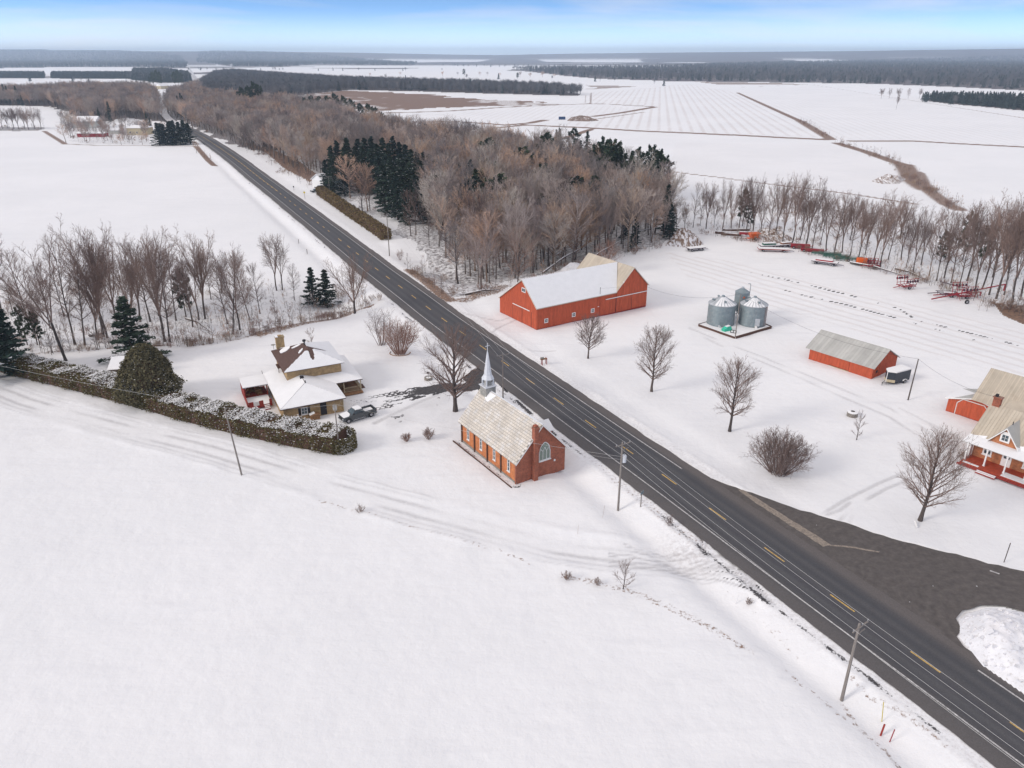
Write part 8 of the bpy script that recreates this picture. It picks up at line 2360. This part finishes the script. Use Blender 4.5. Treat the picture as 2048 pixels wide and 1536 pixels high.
# ---- undergrowth
ux, uy = [], []
for key, st, pr_ in (('treeline_left', 2.5, .62), ('treeline_right', 3.2, .6), ('central', 5.5, .5), ('yard_left', 5, .6), ('field_row', 5, .8), ('road_far', 9, .5)):
    x, y = scatter(WOODS_W[key], st, len(key) + 3); k_ = visible(x, y) & (NR.random_sample(len(x)) < pr_) & (y < 700)
    dr_, _, _ = seg_dist(x, y, RC[::20]); k_ &= dr_ > 8.5
    ux.append(x[k_]); uy.append(y[k_])
for px, dens, wd in [([(520, 664), (600, 640), (690, 612), (745, 602)], 60, 2.6), ([(60, 707), (250, 692), (400, 687), (520, 664)], 120, 1.4), ([(820, 540), (850, 560), (885, 590), (930, 598), (1010, 570), (1100, 548)], 60, 2.5),
                     ([(480, 283), (530, 305), (590, 345), (640, 372)], 160, 9), ([(1660, 275), (1600, 242)], 60, 3), ([(1673, 286), (1785, 323), (1826, 361), (1854, 378)], 120, 3.5), ([(1854, 378), (1918, 420)], 60, 3),
                     ([(1985, 612), (2060, 630), (2150, 660)], 90, 5), ([(1400, 470), (1560, 492), (1700, 525), (1830, 560), (1960, 600)], 120, 3), ([(1100, 545), (1200, 520), (1320, 492)], 70, 3), ([(390, 296), (430, 334)], 12, 1.5)]:
    pl = P(px); Ls = np.concatenate([[0], np.cumsum(np.linalg.norm(np.diff(pl, axis=0), axis=1))])
    s_ = NR.uniform(0, Ls[-1], dens)
    ux.append(np.interp(s_, Ls, pl[:, 0]) + NR.normal(0, wd * .5, dens)); uy.append(np.interp(s_, Ls, pl[:, 1]) + NR.normal(0, wd * .5, dens))
ux = np.concatenate(ux); uy = np.concatenate(uy)
bp_ = []
for i, (me, px, py, lab) in enumerate([(BRUSH[0], 560, 655, 'tangled reddish brush at the ravine rim above the lawn'), (BRUSH[1], 905, 590, 'brown brush beside the barn end at the road'), (BRUSH[2], 2010, 618, 'brown bushes at the right yard corner'),
                                       (THIN[0], 470, 660, 'thin sapling at the ravine rim'), (THIN[1], 1010, 560, 'thin sapling behind the barn gable'), (THIN[2], 1610, 495, 'thin sapling beside the green machine')]):
    o = link('brush_shrub' if i < 3 else 'sapling', me); o.location = gat(px, py); tag(o, lab, 'shrub' if i < 3 else 'young tree'); bp_.append(o)
idx = np.where(NR.random_sample(len(ux)) < .34, NR.randint(0, 3, len(ux)), NR.randint(3, 6, len(ux)))
gn_scatter('undergrowth', bp_, np.stack([ux, uy, zs(ux, uy)], -1), NR.uniform(.3, .9, len(ux)), NR.uniform(0, 6.28, len(ux)), 'tangled leafless undergrowth along the wood edges', 'undergrowth', idx=idx)

# ---- hedges and the round juniper
def leafy_body(seed, samples, size, snow_fn=None, tone=(-.35, .45)):
    """leaf triangles at given (point, outward normal) samples"""
    rr = random.Random(seed); mb = MB(); sn = MB()
    for p_, nrm in samples:
        mb.c = rr.uniform(*tone)
        lf(mb, p_ + nrm * rr.uniform(-.25, .12), size * rr.uniform(.6, 1.3), rr)
        if snow_fn and snow_fn(p_, nrm, rr): lf(sn, p_ + Vector((0, 0, .16)), size * rr.uniform(.7, 1.35), rr, flat=.75)
    return mb, sn
def hedge(name, label, pts_px, h, wdt, n, size, mt, snow=None, seed=1, core=None):
    line = np.array([list(gat(*q)[:2]) for q in pts_px])
    Ls = np.concatenate([[0], np.cumsum(np.linalg.norm(np.diff(line, axis=0), axis=1))])
    rr = random.Random(seed)
    o0 = Vector((line[0][0], line[0][1], 0))
    samples = []
    def cs(s):
        x = float(np.interp(s, Ls, line[:, 0])); y = float(np.interp(s, Ls, line[:, 1]))
        i = min(max(int(np.searchsorted(Ls, s)) - 1, 0), len(line) - 2)
        d = line[i + 1] - line[i]; d = d / np.linalg.norm(d)
        return Vector((x, y, 0)) - o0, Vector((d[0], d[1], 0)), Vector((-d[1], d[0], 0))
    per_ = 2 * h + wdt
    for k in range(n):
        s = rr.uniform(-.1, Ls[-1] + .1); c, d, nn = cs(s)
        lump = .18 * math.sin(s * .9) + .12 * math.sin(s * 2.3 + 1) + rr.gauss(0, .07)
        u = rr.uniform(0, per_)
        if u < h: samples.append((c + nn * (wdt / 2 + lump) + Vector((0, 0, u)), nn))
        elif u < h + wdt: samples.append((c + nn * (wdt / 2 - (u - h)) + Vector((0, 0, h + lump)), Vector((0, 0, 1))))
        else: samples.append((c - nn * (wdt / 2 + lump) + Vector((0, 0, u - h - wdt)), -nn))
    for k in range(int(n * .03)):      # rounded ends
        for s, sg_ in ((0, -1), (Ls[-1], 1)):
            c, d, nn = cs(s); a = rr.uniform(-1.57, 1.57)
            dd = d * sg_ * math.cos(a) + nn * math.sin(a)
            samples.append((c + dd * wdt / 2 + Vector((0, 0, rr.uniform(0, h))), dd))
    mb, sn = leafy_body(seed, samples, size, snow)
    t = thing(name, label, 'hedge', o0)
    part('foliage', mb, M[mt], t)
    if sn.f: part('snow_cover', sn, M['snow'], t, kind='stuff')
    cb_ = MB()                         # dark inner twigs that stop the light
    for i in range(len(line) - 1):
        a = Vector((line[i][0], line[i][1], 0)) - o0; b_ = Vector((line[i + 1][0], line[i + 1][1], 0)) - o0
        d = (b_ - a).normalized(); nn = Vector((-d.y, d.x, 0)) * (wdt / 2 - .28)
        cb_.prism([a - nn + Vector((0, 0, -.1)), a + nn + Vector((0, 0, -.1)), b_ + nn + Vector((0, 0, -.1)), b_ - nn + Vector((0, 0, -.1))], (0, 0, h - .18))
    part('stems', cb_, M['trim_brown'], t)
    return t
def hs(p_, nrm, rr):
    if nrm.z > .5:
        q = vnoise(np.array([p_.x]), np.array([p_.y]), 2.2, 3)[0]
        return rr.random() < (.95 if q > .45 else (.5 if q > .36 else .1))
    return rr.random() < .07
hedge('cedar_hedge', 'long clipped cedar hedge dusted with snow below the brick house', [(682, 896), (601, 882), (484, 857), (371, 829), (300, 808), (187, 778), (80, 752), (0, 732), (-90, 708), (-220, 680)], 2.5, 4.6, 66000, .13, 'cedar', hs, 3)
hedge('cedar_hedge', 'olive green cedar hedge beside the far side of the road', [(772, 478), (740, 456), (700, 430), (665, 406), (642, 390)], 3.2, 3.4, 9000, .26, 'hedge_far', None, 4)
base = gat(304, 800)
Hj = height_at(base, 690); Wj = width_at(base, 118)
rr = random.Random(5); smp = []
for k in range(16000):
    z = rr.random(); a = rr.uniform(0, 6.283)
    prof = min(1.0, .62 + z * 1.6) * (1 - max(0, z - .22) / .80) ** .52
    lump = 1 + .09 * math.sin(a * 3 + z * 7) + .08 * math.sin(a * 8 + z * 15) + .06 * math.sin(a * 15 - z * 26) + rr.gauss(0, .035)
    rad = Wj / 2 * prof * lump * (1 if rr.random() < .8 else rr.uniform(.7, 1))
    nrm = Vector((math.cos(a), math.sin(a), .5 * (z - .4))).normalized()
    smp.append((Vector((math.cos(a) * rad, math.sin(a) * rad, z * Hj)), nrm))
mb, sn = leafy_body(8, smp, .19, lambda p_, n_, r: p_.z > Hj * .3 and r.random() < .004, (-.5, .6))
t = thing('juniper_tree', 'big rounded olive green juniper overlapping the hedge and pale shed', 'evergreen tree', base)
part('foliage', mb, M['juniper'], t); part('snow_cover', sn, M['snow'], t, kind='stuff')
tr = MB(); tr.tube([(0, 0, -.2), (0, 0, Hj * .8)], [.3, .08], 6); part('trunk', tr, M['bark'], t)
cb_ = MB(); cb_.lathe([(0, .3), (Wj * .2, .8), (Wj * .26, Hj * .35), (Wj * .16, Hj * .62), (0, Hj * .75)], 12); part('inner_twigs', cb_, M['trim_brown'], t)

for a_, b_, r_, lab_, za_, zb_, sd_ in LOGS: log(a_, b_, r_, lab_, za_, zb_, seed=sd_)
# ================================================================= HAZE
HB = MB(); HB.box(-20000, 20000, -420, 17500, -6, 172)
hm = bpy.data.materials.new('haze'); hm.use_nodes = True
hn = hm.node_tree; hn.nodes.clear()
ho = hn.nodes.new('ShaderNodeOutputMaterial'); hv = hn.nodes.new('ShaderNodeVolumePrincipled')
hv.inputs['Color'].default_value = (.66, .82, 1.0, 1)
hv.inputs['Density'].default_value = .000095
hv.inputs['Anisotropy'].default_value = .2
hn.links.new(hv.outputs[0], ho.inputs['Volume'])
hz_ = part('haze', HB, hm, kind='stuff')
